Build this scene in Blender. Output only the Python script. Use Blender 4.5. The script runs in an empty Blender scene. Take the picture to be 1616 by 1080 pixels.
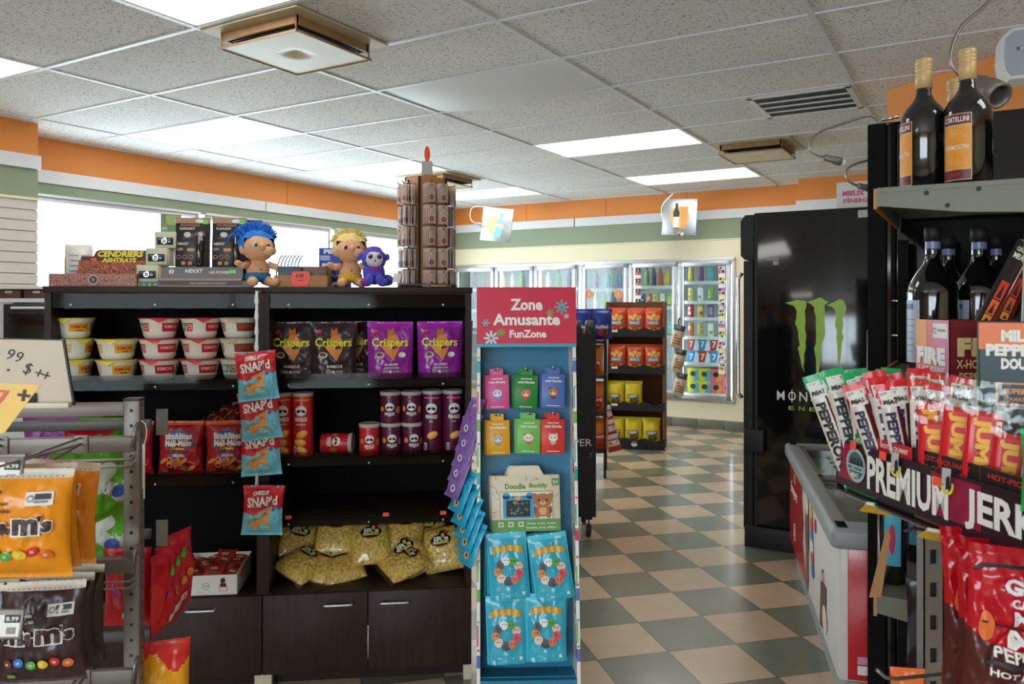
import bpy, bmesh, math, random
from math import sin, cos, pi, radians, atan2, sqrt, floor
from mathutils import Vector, Matrix, noise

SC = bpy.context.scene
COL = SC.collection

# ---------------------------------------------------------------- camera, world, exposure
EYE = 1.40                       # camera height
cam_d = bpy.data.cameras.new('camera'); cam = bpy.data.objects.new('camera', cam_d); COL.objects.link(cam)
cam.location = (0, 0, EYE); cam.rotation_euler = (pi/2, 0, 0)
cam_d.sensor_width = 36; cam_d.lens = 28.0; cam_d.shift_y = -60/1616
cam_d.clip_start = 0.05; cam_d.clip_end = 200
cam_d.dof.use_dof = True; cam_d.dof.focus_distance = 2.7; cam_d.dof.aperture_fstop = 8.0
SC.camera = cam

W = bpy.data.worlds.new('daylight'); SC.world = W; W.use_nodes = True
wn = W.node_tree.nodes; wl = W.node_tree.links
bg = wn['Background']; bg.inputs['Strength'].default_value = 11.5
tc = wn.new('ShaderNodeTexCoord'); sep = wn.new('ShaderNodeSeparateXYZ'); rmp = wn.new('ShaderNodeValToRGB')
wl.new(tc.outputs['Generated'], sep.inputs[0]); wl.new(sep.outputs['Z'], rmp.inputs[0])
rmp.color_ramp.elements[0].position = 0.0; rmp.color_ramp.elements[0].color = (.76, .84, .92, 1)
rmp.color_ramp.elements[1].position = 0.5; rmp.color_ramp.elements[1].color = (.80, .90, 1, 1)
wl.new(rmp.outputs[0], bg.inputs['Color'])

SC.view_settings.view_transform = 'Standard'; SC.view_settings.look = 'None'
SC.view_settings.exposure = 0.0; SC.view_settings.gamma = 1.0; SC.view_settings.use_curve_mapping = False
LIGHT_PANEL = 6.0                # strength of the fluorescent ceiling panels

# ---------------------------------------------------------------- frames
RA = radians(30.5)
CR, SR = cos(RA), sin(RA)
def RM(rx, ry, z=0, rot=0):      # a place in the room's own axes
    return Matrix.Translation((rx*CR+ry*SR, -rx*SR+ry*CR, z)) @ Matrix.Rotation(-RA+rot, 4, 'Z')
def RP(rx, ry, z=0): return Vector((rx*CR+ry*SR, -rx*SR+ry*CR, z))
def TM(x, y, z=0, rot=0): return Matrix.Translation((x, y, z)) @ Matrix.Rotation(rot, 4, 'Z')
GA = radians(6.6); GC = 2.968
def GD(px, off=0):
    u = (px-808)/1257
    return (GC+off)/(cos(GA)-u*sin(GA)), u
def GM(px, off, z, rot=0):       # a place on the shelving unit: seen at px, off metres behind its front
    d, u = GD(px, off)
    return TM(u*d, d, z, GA+rot)

# ---------------------------------------------------------------- materials
def lin(c):
    c = c/255
    return c/12.92 if c <= .04045 else ((c+.055)/1.055)**2.4
MATS = {}
def mat(name, rgb, rough=.5, metal=0, var=.06, nscale=18, bump=0, spec=.5, coat=0, emit=0, bscale=None):
    if name in MATS: return name
    m = bpy.data.materials.new(name); m.use_nodes = True
    nt = m.node_tree; n = nt.nodes; l = nt.links; b = n['Principled BSDF']
    col = tuple(lin(c) for c in rgb)+(1,)
    t = n.new('ShaderNodeTexCoord'); no = n.new('ShaderNodeTexNoise'); no.inputs['Scale'].default_value = nscale
    no.inputs['Detail'].default_value = 3
    l.new(t.outputs['Object'], no.inputs['Vector'])
    mx = n.new('ShaderNodeMix'); mx.data_type = 'RGBA'
    mx.inputs['A'].default_value = tuple(max(0, c*(1-var)) for c in col[:3])+(1,)
    mx.inputs['B'].default_value = tuple(min(1, c*(1+var)) for c in col[:3])+(1,)
    l.new(no.outputs['Fac'], mx.inputs['Factor']); l.new(mx.outputs['Result'], b.inputs['Base Color'])
    b.inputs['Roughness'].default_value = rough; b.inputs['Metallic'].default_value = metal
    b.inputs['Specular IOR Level'].default_value = spec
    b.inputs['Coat Weight'].default_value = coat; b.inputs['Coat Roughness'].default_value = .12
    if bump:
        n2 = n.new('ShaderNodeTexNoise'); n2.inputs['Scale'].default_value = bscale or nscale; n2.inputs['Detail'].default_value = 4
        l.new(t.outputs['Object'], n2.inputs['Vector'])
        bp = n.new('ShaderNodeBump'); bp.inputs['Strength'].default_value = bump; bp.inputs['Distance'].default_value = .01
        l.new(n2.outputs['Fac'], bp.inputs['Height']); l.new(bp.outputs[0], b.inputs['Normal'])
    if emit:
        b.inputs['Emission Color'].default_value = col; b.inputs['Emission Strength'].default_value = emit
    MATS[name] = m
    return name
_flat = {}
def C(r, g, b, rough=.45, **k):  # quick printed colour
    key = (r, g, b, rough, tuple(sorted(k.items())))
    if key not in _flat: _flat[key] = mat('ink_%d_%d_%d_%d' % (r, g, b, len(_flat)), (r, g, b), rough, **k)
    return _flat[key]
def glass(name, tint=(255, 255, 255), refl=.5, rough=.02, ior=1.45, base=.0, gcol=1.0):
    m = bpy.data.materials.new(name); m.use_nodes = True; nt = m.node_tree; n = nt.nodes; l = nt.links
    n.remove(n['Principled BSDF']); out = n['Material Output']
    tr = n.new('ShaderNodeBsdfTransparent'); tr.inputs[0].default_value = tuple(lin(c) for c in tint)+(1,)
    gl = n.new('ShaderNodeBsdfGlossy'); gl.inputs['Roughness'].default_value = rough; gl.inputs[0].default_value = (gcol, gcol, gcol*.95, 1)
    fr = n.new('ShaderNodeLayerWeight'); fr.inputs['Blend'].default_value = .5
    pw = n.new('ShaderNodeMath'); pw.operation = 'POWER'; pw.inputs[1].default_value = 4; l.new(fr.outputs['Facing'], pw.inputs[0])
    no = n.new('ShaderNodeTexNoise'); no.inputs['Scale'].default_value = 3
    ad = n.new('ShaderNodeMath'); ad.operation = 'MULTIPLY_ADD'; ad.inputs[1].default_value = .03; ad.inputs[2].default_value = rough
    l.new(no.outputs['Fac'], ad.inputs[0]); l.new(ad.outputs[0], gl.inputs['Roughness'])
    ma = n.new('ShaderNodeMath'); ma.operation = 'MULTIPLY_ADD'; ma.inputs[1].default_value = refl; ma.inputs[2].default_value = base+.04
    l.new(pw.outputs[0], ma.inputs[0])
    mx = n.new('ShaderNodeMixShader'); l.new(ma.outputs[0], mx.inputs[0]); l.new(tr.outputs[0], mx.inputs[1]); l.new(gl.outputs[0], mx.inputs[2])
    l.new(mx.outputs[0], out.inputs[0]); MATS[name] = m
    return name

# ---------------------------------------------------------------- mesh builder
_txt = {}
def text_geo(s, bold=0.0, shear=0, sub=0):
    k = (s, bold, shear, sub)
    if k in _txt: return _txt[k]
    c = bpy.data.curves.new('t', 'FONT'); c.body = s; c.size = 1; c.offset = bold; c.shear = shear
    c.resolution_u = 2; c.align_x = 'LEFT'
    o = bpy.data.objects.new('t', c); COL.objects.link(o)
    bpy.context.view_layer.update()
    me = bpy.data.meshes.new_from_object(o.evaluated_get(bpy.context.evaluated_depsgraph_get()))
    if sub:
        bm = bmesh.new(); bm.from_mesh(me)
        for _ in range(sub):
            es = [e for e in bm.edges if e.calc_length() > .16]
            if es: bmesh.ops.subdivide_edges(bm, edges=es, cuts=1)
        bmesh.ops.triangulate(bm, faces=bm.faces)
        bm.to_mesh(me); bm.free()
    vs = [(v.co.x, v.co.y) for v in me.vertices]; fs = [tuple(p.vertices) for p in me.polygons]
    if vs:
        x0 = min(v[0] for v in vs); x1 = max(v[0] for v in vs); y0 = min(v[1] for v in vs); y1 = max(v[1] for v in vs)
    else: x0 = x1 = y0 = y1 = 0
    vs = [(x-x0, y-y0) for x, y in vs]
    bpy.data.objects.remove(o); bpy.data.curves.remove(c); bpy.data.meshes.remove(me)
    _txt[k] = (vs, fs, x1-x0, y1-y0)
    return _txt[k]

def flatmap(y=0): return lambda x, z, o: Vector((x, y-o, z))
def cylmap(rf):
    def f(x, z, o):
        r = rf(z) if callable(rf) else rf
        return Vector(((r+o)*sin(x/r), -(r+o)*cos(x/r), z))
    return f
class MB:
    def __init__(s): s.v = []; s.f = []; s.m = []; s.sm = []; s.M = Matrix.Identity(4); s.last = 0
    def add(s, vs, fs, m, smooth=False, M=None):
        T = s.M @ M if M is not None else s.M
        b = len(s.v); s.v += [T @ Vector(v) for v in vs]
        for f in fs: s.f.append(tuple(b+i for i in f)); s.m.append(m); s.sm.append(smooth)
        return s
    def box(s, x0, x1, y0, y1, z0, z1, m, M=None):
        vs = [(x0,y0,z0),(x1,y0,z0),(x1,y1,z0),(x0,y1,z0),(x0,y0,z1),(x1,y0,z1),(x1,y1,z1),(x0,y1,z1)]
        return s.add(vs, [(0,3,2,1),(4,5,6,7),(0,1,5,4),(1,2,6,5),(2,3,7,6),(3,0,4,7)], m, M=M)
    def rbox(s, x0, x1, y0, y1, z0, z1, m, r=.004, M=None, seg=2):
        bm = bmesh.new(); bmesh.ops.create_cube(bm, size=1)
        for v in bm.verts: v.co = Vector(((x0+x1)/2+v.co.x*(x1-x0), (y0+y1)/2+v.co.y*(y1-y0), (z0+z1)/2+v.co.z*(z1-z0)))
        bmesh.ops.bevel(bm, geom=bm.edges[:], offset=r, segments=seg, affect='EDGES', profile=.5)
        bm.verts.index_update()
        s.add([v.co.copy() for v in bm.verts], [tuple(v.index for v in f.verts) for f in bm.faces], m, True, M); bm.free(); return s
    def lathe(s, prof, m, n=24, smooth=True, M=None, cap=True, seam=None):
        vs = []; fs = []
        for r, z in prof:
            for i in range(n): a = 2*pi*i/n; vs.append((r*sin(a), -r*cos(a), z))
        for k in range(len(prof)-1):
            for i in range(n): j = (i+1) % n; fs.append((k*n+i, k*n+j, (k+1)*n+j, (k+1)*n+i))
        if cap:
            fs.append(tuple(reversed(range(n)))); fs.append(tuple((len(prof)-1)*n+i for i in range(n)))
        return s.add(vs, fs, m, smooth, M)
    def tube(s, pts, r, m, n=8, M=None, smooth=True, cap=True):
        pts = [Vector(p) for p in pts]; vs = []; fs = []
        up = None
        for i, p in enumerate(pts):
            t = (pts[min(i+1, len(pts)-1)]-pts[max(i-1, 0)])
            t = t.normalized() if t.length > 1e-9 else Vector((0, 0, 1))
            if up is None: up = Vector((0, 0, 1)) if abs(t.z) < .9 else Vector((1, 0, 0))
            a = t.cross(up).normalized(); b = a.cross(t).normalized(); up = b
            rr = r[i] if isinstance(r, (list, tuple)) else r
            for k in range(n): q = 2*pi*k/n; vs.append(p+a*rr*cos(q)+b*rr*sin(q))
        for i in range(len(pts)-1):
            for k in range(n): j = (k+1) % n; fs.append((i*n+k, i*n+j, (i+1)*n+j, (i+1)*n+k))
        if cap: fs.append(tuple(reversed(range(n)))); fs.append(tuple((len(pts)-1)*n+k for k in range(n)))
        return s.add(vs, fs, m, smooth, M)
    def ball(s, c, r, m, nu=16, nv=10, M=None, fur=0, seed=0):
        r = r if isinstance(r, (tuple, list)) else (r, r, r); vs = []; fs = []
        for j in range(nv+1):
            p = pi*j/nv
            for i in range(nu):
                a = 2*pi*i/nu; d = Vector((sin(p)*cos(a), sin(p)*sin(a), cos(p)))
                k = 1+fur*noise.noise(d*3.1+Vector((seed, 0, 0))) if fur else 1
                vs.append((c[0]+d.x*r[0]*k, c[1]+d.y*r[1]*k, c[2]+d.z*r[2]*k))
        for j in range(nv):
            for i in range(nu): k = (i+1) % nu; fs.append((j*nu+i, (j+1)*nu+i, (j+1)*nu+k, j*nu+k))
        return s.add(vs, fs, m, True, M)
    def prism(s, poly, y0, y1, m, M=None):       # polygon in x,z extruded along y
        n = len(poly); vs = [(x, y0, z) for x, z in poly]+[(x, y1, z) for x, z in poly]
        fs = [tuple(range(n)), tuple(reversed(range(n, 2*n)))]+[(i, i+n, (i+1) % n+n, (i+1) % n) for i in range(n)]
        return s.add(vs, fs, m, M=M)
    # printed shapes that follow a surface
    def rect(s, x0, x1, z0, z1, m, mp, o=.0006, nx=1, nz=1, sk=0):
        vs = []; fs = []
        for j in range(nz+1):
            for i in range(nx+1):
                z = z0+(z1-z0)*j/nz; x = x0+(x1-x0)*i/nx+sk*j/nz; vs.append(mp(x, z, o))
        for j in range(nz):
            for i in range(nx): a = j*(nx+1)+i; fs.append((a, a+1, a+nx+2, a+nx+1))
        return s.add(vs, fs, m, True)
    def oval(s, cx, cz, rx, rz, m, mp, o=.0008, n=20, rings=2, rot=0):
        vs = [mp(cx, cz, o)]; fs = []
        for k in range(1, rings+1):
            for i in range(n):
                a = 2*pi*i/n; x = rx*cos(a)*k/rings; z = rz*sin(a)*k/rings
                vs.append(mp(cx+x*cos(rot)-z*sin(rot), cz+x*sin(rot)+z*cos(rot), o))
        for i in range(n):
            j = (i+1) % n; fs.append((0, 1+i, 1+j))
            for k in range(1, rings): fs.append((1+(k-1)*n+i, 1+k*n+i, 1+k*n+j, 1+(k-1)*n+j))
        return s.add(vs, fs, m, True)
    def poly(s, pts, m, mp, o=.0008):
        return s.add([mp(x, z, o) for x, z in pts], [tuple(range(len(pts)))], m, False)
    def fan(s, c, pts, m, mp, o=.0008):
        n = len(pts); return s.add([mp(c[0], c[1], o)]+[mp(x, z, o) for x, z in pts], [(0, 1+i, 1+(i+1) % n) for i in range(n)], m, False)
    def star(s, cx, cz, r, m, mp, k=8, w=.3, o=.0008):
        for i in range(k//2):
            a = 2*pi*i/k; ca, sa = cos(a), sin(a); h = r*w/2
            s.add([mp(cx+ca*x-sa*z, cz+sa*x+ca*z, o) for x, z in ((-r,-h),(r,-h),(r,h),(-r,h))], [(0,1,2,3)], m)
        return s
    def ring(s, cx, cz, r0, r1, m, mp, o=.0008, n=24, a0=0, a1=2*pi):
        vs = []; fs = []
        for i in range(n+1):
            a = a0+(a1-a0)*i/n; vs += [mp(cx+r0*cos(a), cz+r0*sin(a), o), mp(cx+r1*cos(a), cz+r1*sin(a), o)]
        for i in range(n): fs.append((2*i, 2*i+1, 2*i+3, 2*i+2))
        return s.add(vs, fs, m, True)
    def text(s, t, cx, cz, h, m, mp, width=None, bold=.02, o=.0014, rot=0, shear=0, sub=1, arc=0):
        vs, fs, w, hh = text_geo(t, bold, shear, sub)
        if not vs: return s
        kz = h/max(hh, 1e-6); kx = width/w if width else kz
        out = []
        for x, y in vs:
            X = (x-w/2)*kx; Z = (y-hh/2)*kz
            if arc: Z += arc*(1-(2*X/(w*kx))**2)
            out.append(mp(cx+X*cos(rot)-Z*sin(rot), cz+X*sin(rot)+Z*cos(rot), o))
        return s.add(out, fs, m, False)
    def mesh(s, name):
        me = bpy.data.meshes.new(name); me.from_pydata([tuple(v) for v in s.v], [], s.f)
        names = []; idx = {}
        for q in s.m:
            if q not in idx: idx[q] = len(names); names.append(q)
        for q in names: me.materials.append(MATS[q])
        me.polygons.foreach_set('material_index', [idx[q] for q in s.m])
        me.polygons.foreach_set('use_smooth', s.sm); me.update(); return me
    def obj(s, name, parent=None, M=None, label=None):
        o = bpy.data.objects.new(name, s.mesh(name)); COL.objects.link(o)
        if parent: o.parent = parent
        if M is not None: o.matrix_basis = M
        if label: o['label'] = label
        return o
def tag(o, label, cat, group=None):
    o['label'] = label; o['category'] = cat
    if group: o['group'] = group
    return o
def thing(name, label, cat, M=None, group=None):
    o = bpy.data.objects.new(name, None); COL.objects.link(o); o.empty_display_size = .05
    if M is not None: o.matrix_basis = M
    return tag(o, label, cat, group)
def struct(mb, name, M=None, parent=None):
    o = mb.obj(name, parent, M)
    if not parent: o['kind'] = 'structure'
    return o
PROTO = {}
def place(key, build, label, cat, M, group=None):      # first call builds the thing, later calls copy it with its parts
    if key not in PROTO:
        o = build(); PROTO[key] = (o, list(o.children), {c: list(c.children) for c in o.children})
        o.matrix_basis = M
    else:
        src, ch, gr = PROTO[key]
        o = src.copy(); COL.objects.link(o); o.matrix_basis = M
        for c in ch:
            k = c.copy(); COL.objects.link(k); k.parent = o
            for g in gr[c]: q = g.copy(); COL.objects.link(q); q.parent = k
    if 'group' in o and not group: del o['group']
    return tag(o, label, cat, group)
ORD = ['first', 'second', 'third', 'fourth', 'fifth', 'sixth', 'seventh', 'eighth', 'ninth', 'tenth', 'eleventh', 'twelfth', 'thirteenth', 'fourteenth']

# ---------------------------------------------------------------- common materials
mat('orange_paint', (232, 142, 64), .55, var=.03, nscale=2)
mat('green_paint', (138, 152, 124), .55, var=.03, nscale=2)
mat('cream_paint', (232, 222, 190), .55, var=.03, nscale=2)
mat('trim_grey', (222, 224, 228), .4, var=.03)
mat('slat_white', (205, 200, 192), .45, var=.04)
mat('white_metal', (225, 225, 225), .35, var=.03)
mat('chrome', (215, 218, 222), .2, 1, var=.04)
mat('alu', (200, 203, 208), .32, .85, var=.04)
mat('espresso', (46, 32, 27), .5, var=.2, nscale=7, spec=.25)
mat('black_panel', (13, 11, 11), .7, var=.2, spec=.12)
mat('black_gloss', (10, 10, 12), .08, var=.2, coat=.6)
mat('black_matte', (20, 20, 21), .6)
mat('grey_metal', (128, 120, 112), .42, .35, var=.05)
mat('grey_metal_dark', (92, 88, 84), .45, .3)
mat('wire', (150, 145, 138), .3, .7)
mat('white_plastic', (222, 220, 212), .4)
mat('cream_plastic', (214, 206, 180), .4)
mat('dark_cap', (38, 40, 44), .5)
mat('bottle_glass', (12, 12, 13), .05, var=.1, coat=1)
mat('cardboard', (176, 128, 82), .8, var=.08)
mat('kraft_dark', (120, 78, 50), .8, var=.08)
mat('sticker_red', (255, 84, 60), .5)
mat('print_white', (236, 232, 224), .5, var=.02)
mat('print_black', (18, 16, 16), .5)
glass('acrylic', (205, 200, 192), .4, .04, base=.22, gcol=.028)
glass('window_glass', (240, 246, 246), .5)
glass('cooler_glass', (222, 236, 236), .5, base=.02)
glass('clear_film', (252, 252, 250), .7, .12, base=.01)
glass('freezer_glass', (205, 210, 205), .6, .04, base=.04)
def wood_grain(name, a, b):
    mat(name, a, .45, spec=.3); m = MATS[name]; nt = m.node_tree; n = nt.nodes; l = nt.links
    t = n.new('ShaderNodeTexCoord'); mp = n.new('ShaderNodeMapping'); mp.inputs['Scale'].default_value = (12, 12, 1.2)
    no = n.new('ShaderNodeTexNoise'); no.inputs['Scale'].default_value = 5; no.inputs['Detail'].default_value = 6; no.inputs['Distortion'].default_value = .6
    r = n.new('ShaderNodeValToRGB'); r.color_ramp.elements[0].color = tuple(lin(c) for c in a)+(1,); r.color_ramp.elements[1].color = tuple(lin(c) for c in b)+(1,)
    r.color_ramp.elements[0].position = .3; r.color_ramp.elements[1].position = .7
    l.new(t.outputs['Object'], mp.inputs[0]); l.new(mp.outputs[0], no.inputs['Vector']); l.new(no.outputs['Fac'], r.inputs[0])
    l.new(r.outputs[0], n['Principled BSDF'].inputs['Base Color'])
wood_grain('dark_wood', (44, 28, 23), (62, 42, 34))
# speckled mineral fibre tile
def make_tile():
    mat('ceiling_tile', (196, 190, 182), .9, var=0); m = MATS['ceiling_tile']; nt = m.node_tree; n = nt.nodes; l = nt.links
    t = n.new('ShaderNodeTexCoord'); no = n.new('ShaderNodeTexNoise'); no.inputs['Scale'].default_value = 75; no.inputs['Detail'].default_value = 2
    r = n.new('ShaderNodeValToRGB'); e = r.color_ramp.elements
    e[0].position = .33; e[0].color = (.34, .32, .31, 1); e[1].position = .42; e[1].color = (.80, .79, .78, 1)
    l.new(t.outputs['Object'], no.inputs['Vector']); l.new(no.outputs['Fac'], r.inputs[0])
    n2 = n.new('ShaderNodeTexNoise'); n2.inputs['Scale'].default_value = 1.1; l.new(t.outputs['Object'], n2.inputs['Vector'])
    mr = n.new('ShaderNodeMapRange'); mr.inputs['From Min'].default_value = .3; mr.inputs['From Max'].default_value = .7
    mr.inputs['To Min'].default_value = .92; mr.inputs['To Max'].default_value = 1.06; l.new(n2.outputs['Fac'], mr.inputs[0])
    mx = n.new('ShaderNodeMix'); mx.data_type = 'RGBA'; mx.blend_type = 'MULTIPLY'; mx.inputs['Factor'].default_value = 1
    l.new(r.outputs[0], mx.inputs['A']); l.new(mr.outputs[0], mx.inputs['B']); l.new(mx.outputs['Result'], n['Principled BSDF'].inputs['Base Color'])
    bp = n.new('ShaderNodeBump'); bp.inputs['Strength'].default_value = .3; bp.inputs['Distance'].default_value = .004
    l.new(no.outputs['Fac'], bp.inputs['Height']); l.new(bp.outputs[0], n['Principled BSDF'].inputs['Normal'])
make_tile()
def make_floor_mat():
    TS = .303
    mat('floor_tiles', (200, 180, 150), .30, var=0, coat=.3); m = MATS['floor_tiles']; nt = m.node_tree; n = nt.nodes; l = nt.links
    t = n.new('ShaderNodeTexCoord'); sp = n.new('ShaderNodeSeparateXYZ'); l.new(t.outputs['Object'], sp.inputs[0])
    def M(op, a, b=None, c=None):
        q = n.new('ShaderNodeMath'); q.operation = op
        for i, v in enumerate((a, b, c)):
            if v is None: continue
            if isinstance(v, (int, float)): q.inputs[i].default_value = v
            else: l.new(v, q.inputs[i])
        return q.outputs[0]
    X = M('MULTIPLY', sp.outputs[0], 1/TS); Y = M('MULTIPLY', sp.outputs[1], 1/TS)
    fx = M('FLOOR', X); fy = M('FLOOR', Y); su = M('ADD', fx, fy); par = M('FLOORED_MODULO', su, 2.0)
    gx = M('PINGPONG', X, .5); gy = M('PINGPONG', Y, .5)
    gm = M('MINIMUM', gx, gy); gr = M('LESS_THAN', gm, .011)
    cv = n.new('ShaderNodeCombineXYZ'); l.new(fx, cv.inputs[0]); l.new(fy, cv.inputs[1])
    wnz = n.new('ShaderNodeTexWhiteNoise'); wnz.noise_dimensions = '3D'; l.new(cv.outputs[0], wnz.inputs['Vector'])
    def ramp(a, b):
        q = n.new('ShaderNodeMix'); q.data_type = 'RGBA'; q.inputs['A'].default_value = tuple(lin(c) for c in a)+(1,); q.inputs['B'].default_value = tuple(lin(c) for c in b)+(1,)
        l.new(wnz.outputs['Value'], q.inputs['Factor']); return q.outputs['Result']
    beige = ramp((190, 162, 134), (200, 174, 140)); green = ramp((110, 112, 96), (119, 121, 101))
    mx = n.new('ShaderNodeMix'); mx.data_type = 'RGBA'; l.new(par, mx.inputs['Factor']); l.new(green, mx.inputs['A']); l.new(beige, mx.inputs['B'])
    no = n.new('ShaderNodeTexNoise'); no.inputs['Scale'].default_value = 9; no.inputs['Detail'].default_value = 5; l.new(t.outputs['Object'], no.inputs['Vector'])
    mr = n.new('ShaderNodeMapRange'); mr.inputs['To Min'].default_value = .82; mr.inputs['To Max'].default_value = 1.15; l.new(no.outputs['Fac'], mr.inputs[0])
    m2 = n.new('ShaderNodeMix'); m2.data_type = 'RGBA'; m2.blend_type = 'MULTIPLY'; m2.inputs['Factor'].default_value = 1
    l.new(mx.outputs['Result'], m2.inputs['A']); l.new(mr.outputs[0], m2.inputs['B'])
    m3 = n.new('ShaderNodeMix'); m3.data_type = 'RGBA'; l.new(gr, m3.inputs['Factor']); l.new(m2.outputs['Result'], m3.inputs['A']); m3.inputs['B'].default_value = (.12, .10, .08, 1)
    l.new(m3.outputs['Result'], n['Principled BSDF'].inputs['Base Color'])
    bp = n.new('ShaderNodeBump'); bp.inputs['Strength'].default_value = .25; bp.inputs['Distance'].default_value = .003; bp.invert = True
    l.new(gr, bp.inputs['Height']); l.new(bp.outputs[0], n['Principled BSDF'].inputs['Normal'])
make_floor_mat()

# ---------------------------------------------------------------- the room
CZ = EYE+1.28                    # ceiling height
XL, XR, YN, YF = -6.2, 3.2, -3.2, 8.85
fl = MB(); FT = TM(.702, 4.161, 0, radians(14.0))
fi = FT.inverted()
cs = [RP(XL-.3, YN-.3), RP(XR+.3, YN-.3), RP(XR+.3, YF+1.2), RP(XL-.3, YF+1.2)]
lo = [fi @ Vector((p.x, p.y, 0)) for p in cs]
fl.add([(p.x, p.y, 0) for p in lo]+[(p.x, p.y, -.1) for p in lo], [(0,1,2,3),(7,6,5,4),(0,4,5,1),(1,5,6,2),(2,6,7,3),(3,7,4,0)], 'floor_tiles')
struct(fl, 'floor', FT)
I = RM(0, 0)
BX = [-.645-1.2437*k for k in range(5, -4, -1)]; BX = [b for b in BX if b > XL]; BX = [XL]+[b for b in BX if b < XR]+[XR]
BY = [2.44+.635*k for k in range(-8, 11)]; BY = [YN]+[b for b in BY if YN < b < YF-.05]+[YF]
LIT = []                         # fluorescent panels, by lower left corner index of their cell
def cell(rx, ry):
    i = max(k for k in range(len(BX)-1) if BX[k] <= rx); j = max(k for k in range(len(BY)-1) if BY[k] <= ry); return i, j
lights = [(-2.5, 2.1), (-5, 2.1), (-5, 4.0), (-5, 5.9), (-5, 7.8), (-2.5, 5.9), (-2.5, 7.8), (1.2, 2.1), (1.2, 5.9), (-2.5, -1.7)]
panels = {cell(*p): p for p in lights}
sag = cell(-2.5, 4.0)
half = {cell(-2.5, 2.8): (-3.13, 2.44), cell(-4.7, 6.6): (-5.04, 6.25), cell(-1.6, 6.6): (-1.888, 6.25), cell(-1, 5.3): (-1.267, 4.98)}
ce = MB(); gr = MB()
for i in range(len(BX)-1):
    for j in range(len(BY)-1):
        if (i, j) in panels or (i, j) == sag: continue
        ce.box(BX[i], BX[i+1], BY[j], BY[j+1], CZ+.004, CZ+.02, 'ceiling_tile')
ce.box(XL-.3, XR+.3, YN-.3, YF+.3, CZ+.16, CZ+.22, 'white_metal')
struct(ce, 'ceiling', I)
for x in BX[1:-1]: gr.box(x-.012, x+.012, YN, YF, CZ-.004, CZ+.012, 'trim_grey')
for y in BY[1:-1]: gr.box(XL, XR, y-.012, y+.012, CZ-.003, CZ+.012, 'trim_grey')
for i in (XL+.012, XR-.012): gr.box(i-.012, i+.012, YN, YF, CZ-.004, CZ+.004, 'trim_grey')
gr.box(XL, XR, YF-.024, YF, CZ-.004, CZ+.004, 'trim_grey')
struct(gr, 'trim_1', I)

def wall_bands(mb, x0, x1, y, thick, zs, face=-1, bottom='cream_paint'):
    pass
# far wall with the opening of the walk-in cooler
wf = MB(); wt = MB()
DX = [-6.06, -5.45, -4.868, -4.27, -4.2, -3.59, -2.992, -2.375]   # cooler door edges
wz0, wz1 = .315, 1.90
wf.box(XL-.2, XR, YF, YF+.1, wz1, EYE+.727, 'cream_paint'); wf.box(XL-.2, XR, YF, YF+.1, EYE+.727, EYE+.952, 'green_paint')
wf.box(XL-.2, XR, YF, YF+.1, EYE+.952, CZ+.1, 'orange_paint')
wf.box(XL-.2, XR, YF, YF+.1, 0, wz0, 'cream_paint'); wf.box(XL-.2, DX[0]-.02, YF, YF+.1, wz0, wz1, 'cream_paint'); wf.box(DX[-1]+.03, XR, YF, YF+.1, wz0, wz1, 'cream_paint')
for x in (-5.0, -3.9, -2.9): wf.box(x-.002, x+.002, YF-.0015, YF, EYE+1.055, CZ, 'kraft_dark')
# shallow pier where the wall steps forward near the energy drink fridge
wf.box(-1.62, -.2, YF-.3, YF, EYE+1.05, CZ+.02, 'orange_paint'); wf.box(-1.62, -.2, YF-.3, YF, 0, EYE+.95, 'green_paint')
wt2 = MB(); wt2.box(-1.64, -.2, YF-.325, YF-.3, EYE+.95, EYE+1.06, 'trim_grey')
struct(wf, 'wall_far', I)
wt.box(XL, -4.32, YF-.022, YF, EYE+.952, EYE+1.055, 'trim_grey'); wt.box(-4.30, -1.6, YF-.022, YF, EYE+.952, EYE+1.055, 'trim_grey')
wt.box(XL, XR, YF-.012, YF, EYE+.72, EYE+.73, 'cream_paint')
struct(wt, 'trim_2', I); struct(wt2, 'trim_3', I)
bb = MB()
mat('base_tile', (112, 112, 98), .4, var=.08)
x = -6.1
while x < -1.9: bb.rbox(x, x+.3, YF-.014, YF, 0, .10, 'base_tile', .002); x += .303
struct(bb, 'baseboard_far', I)
# left wall: windows between the dark lower wall and the green band
wlf = MB(); wy0 = 3.17
wlf.box(XL-.1, XL, wy0, YF+.1, 0, 1.02, 'cream_paint'); wlf.box(XL-.1, XL, wy0, YF+.1, EYE+.83, EYE+.929, 'green_paint')
wlf.box(XL-.1, XL, wy0, YF+.1, EYE+.929, CZ+.1, 'orange_paint')
wlf.box(XL-.1, XL, 8.3, YF+.1, 1.0, EYE+.9, 'cream_paint')
wlf.box(XL, XL+.0015, 5.93, 5.934, EYE+1.03, CZ, 'kraft_dark')
struct(wlf, 'wall_left', I)
tl = MB(); tl.box(XL, XL+.022, wy0, 5.62, EYE+.929, EYE+1.027, 'trim_grey'); tl.box(XL, XL+.022, 5.635, YF, EYE+.929, EYE+1.027, 'trim_grey')
struct(tl, 'trim_4', I)
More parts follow.
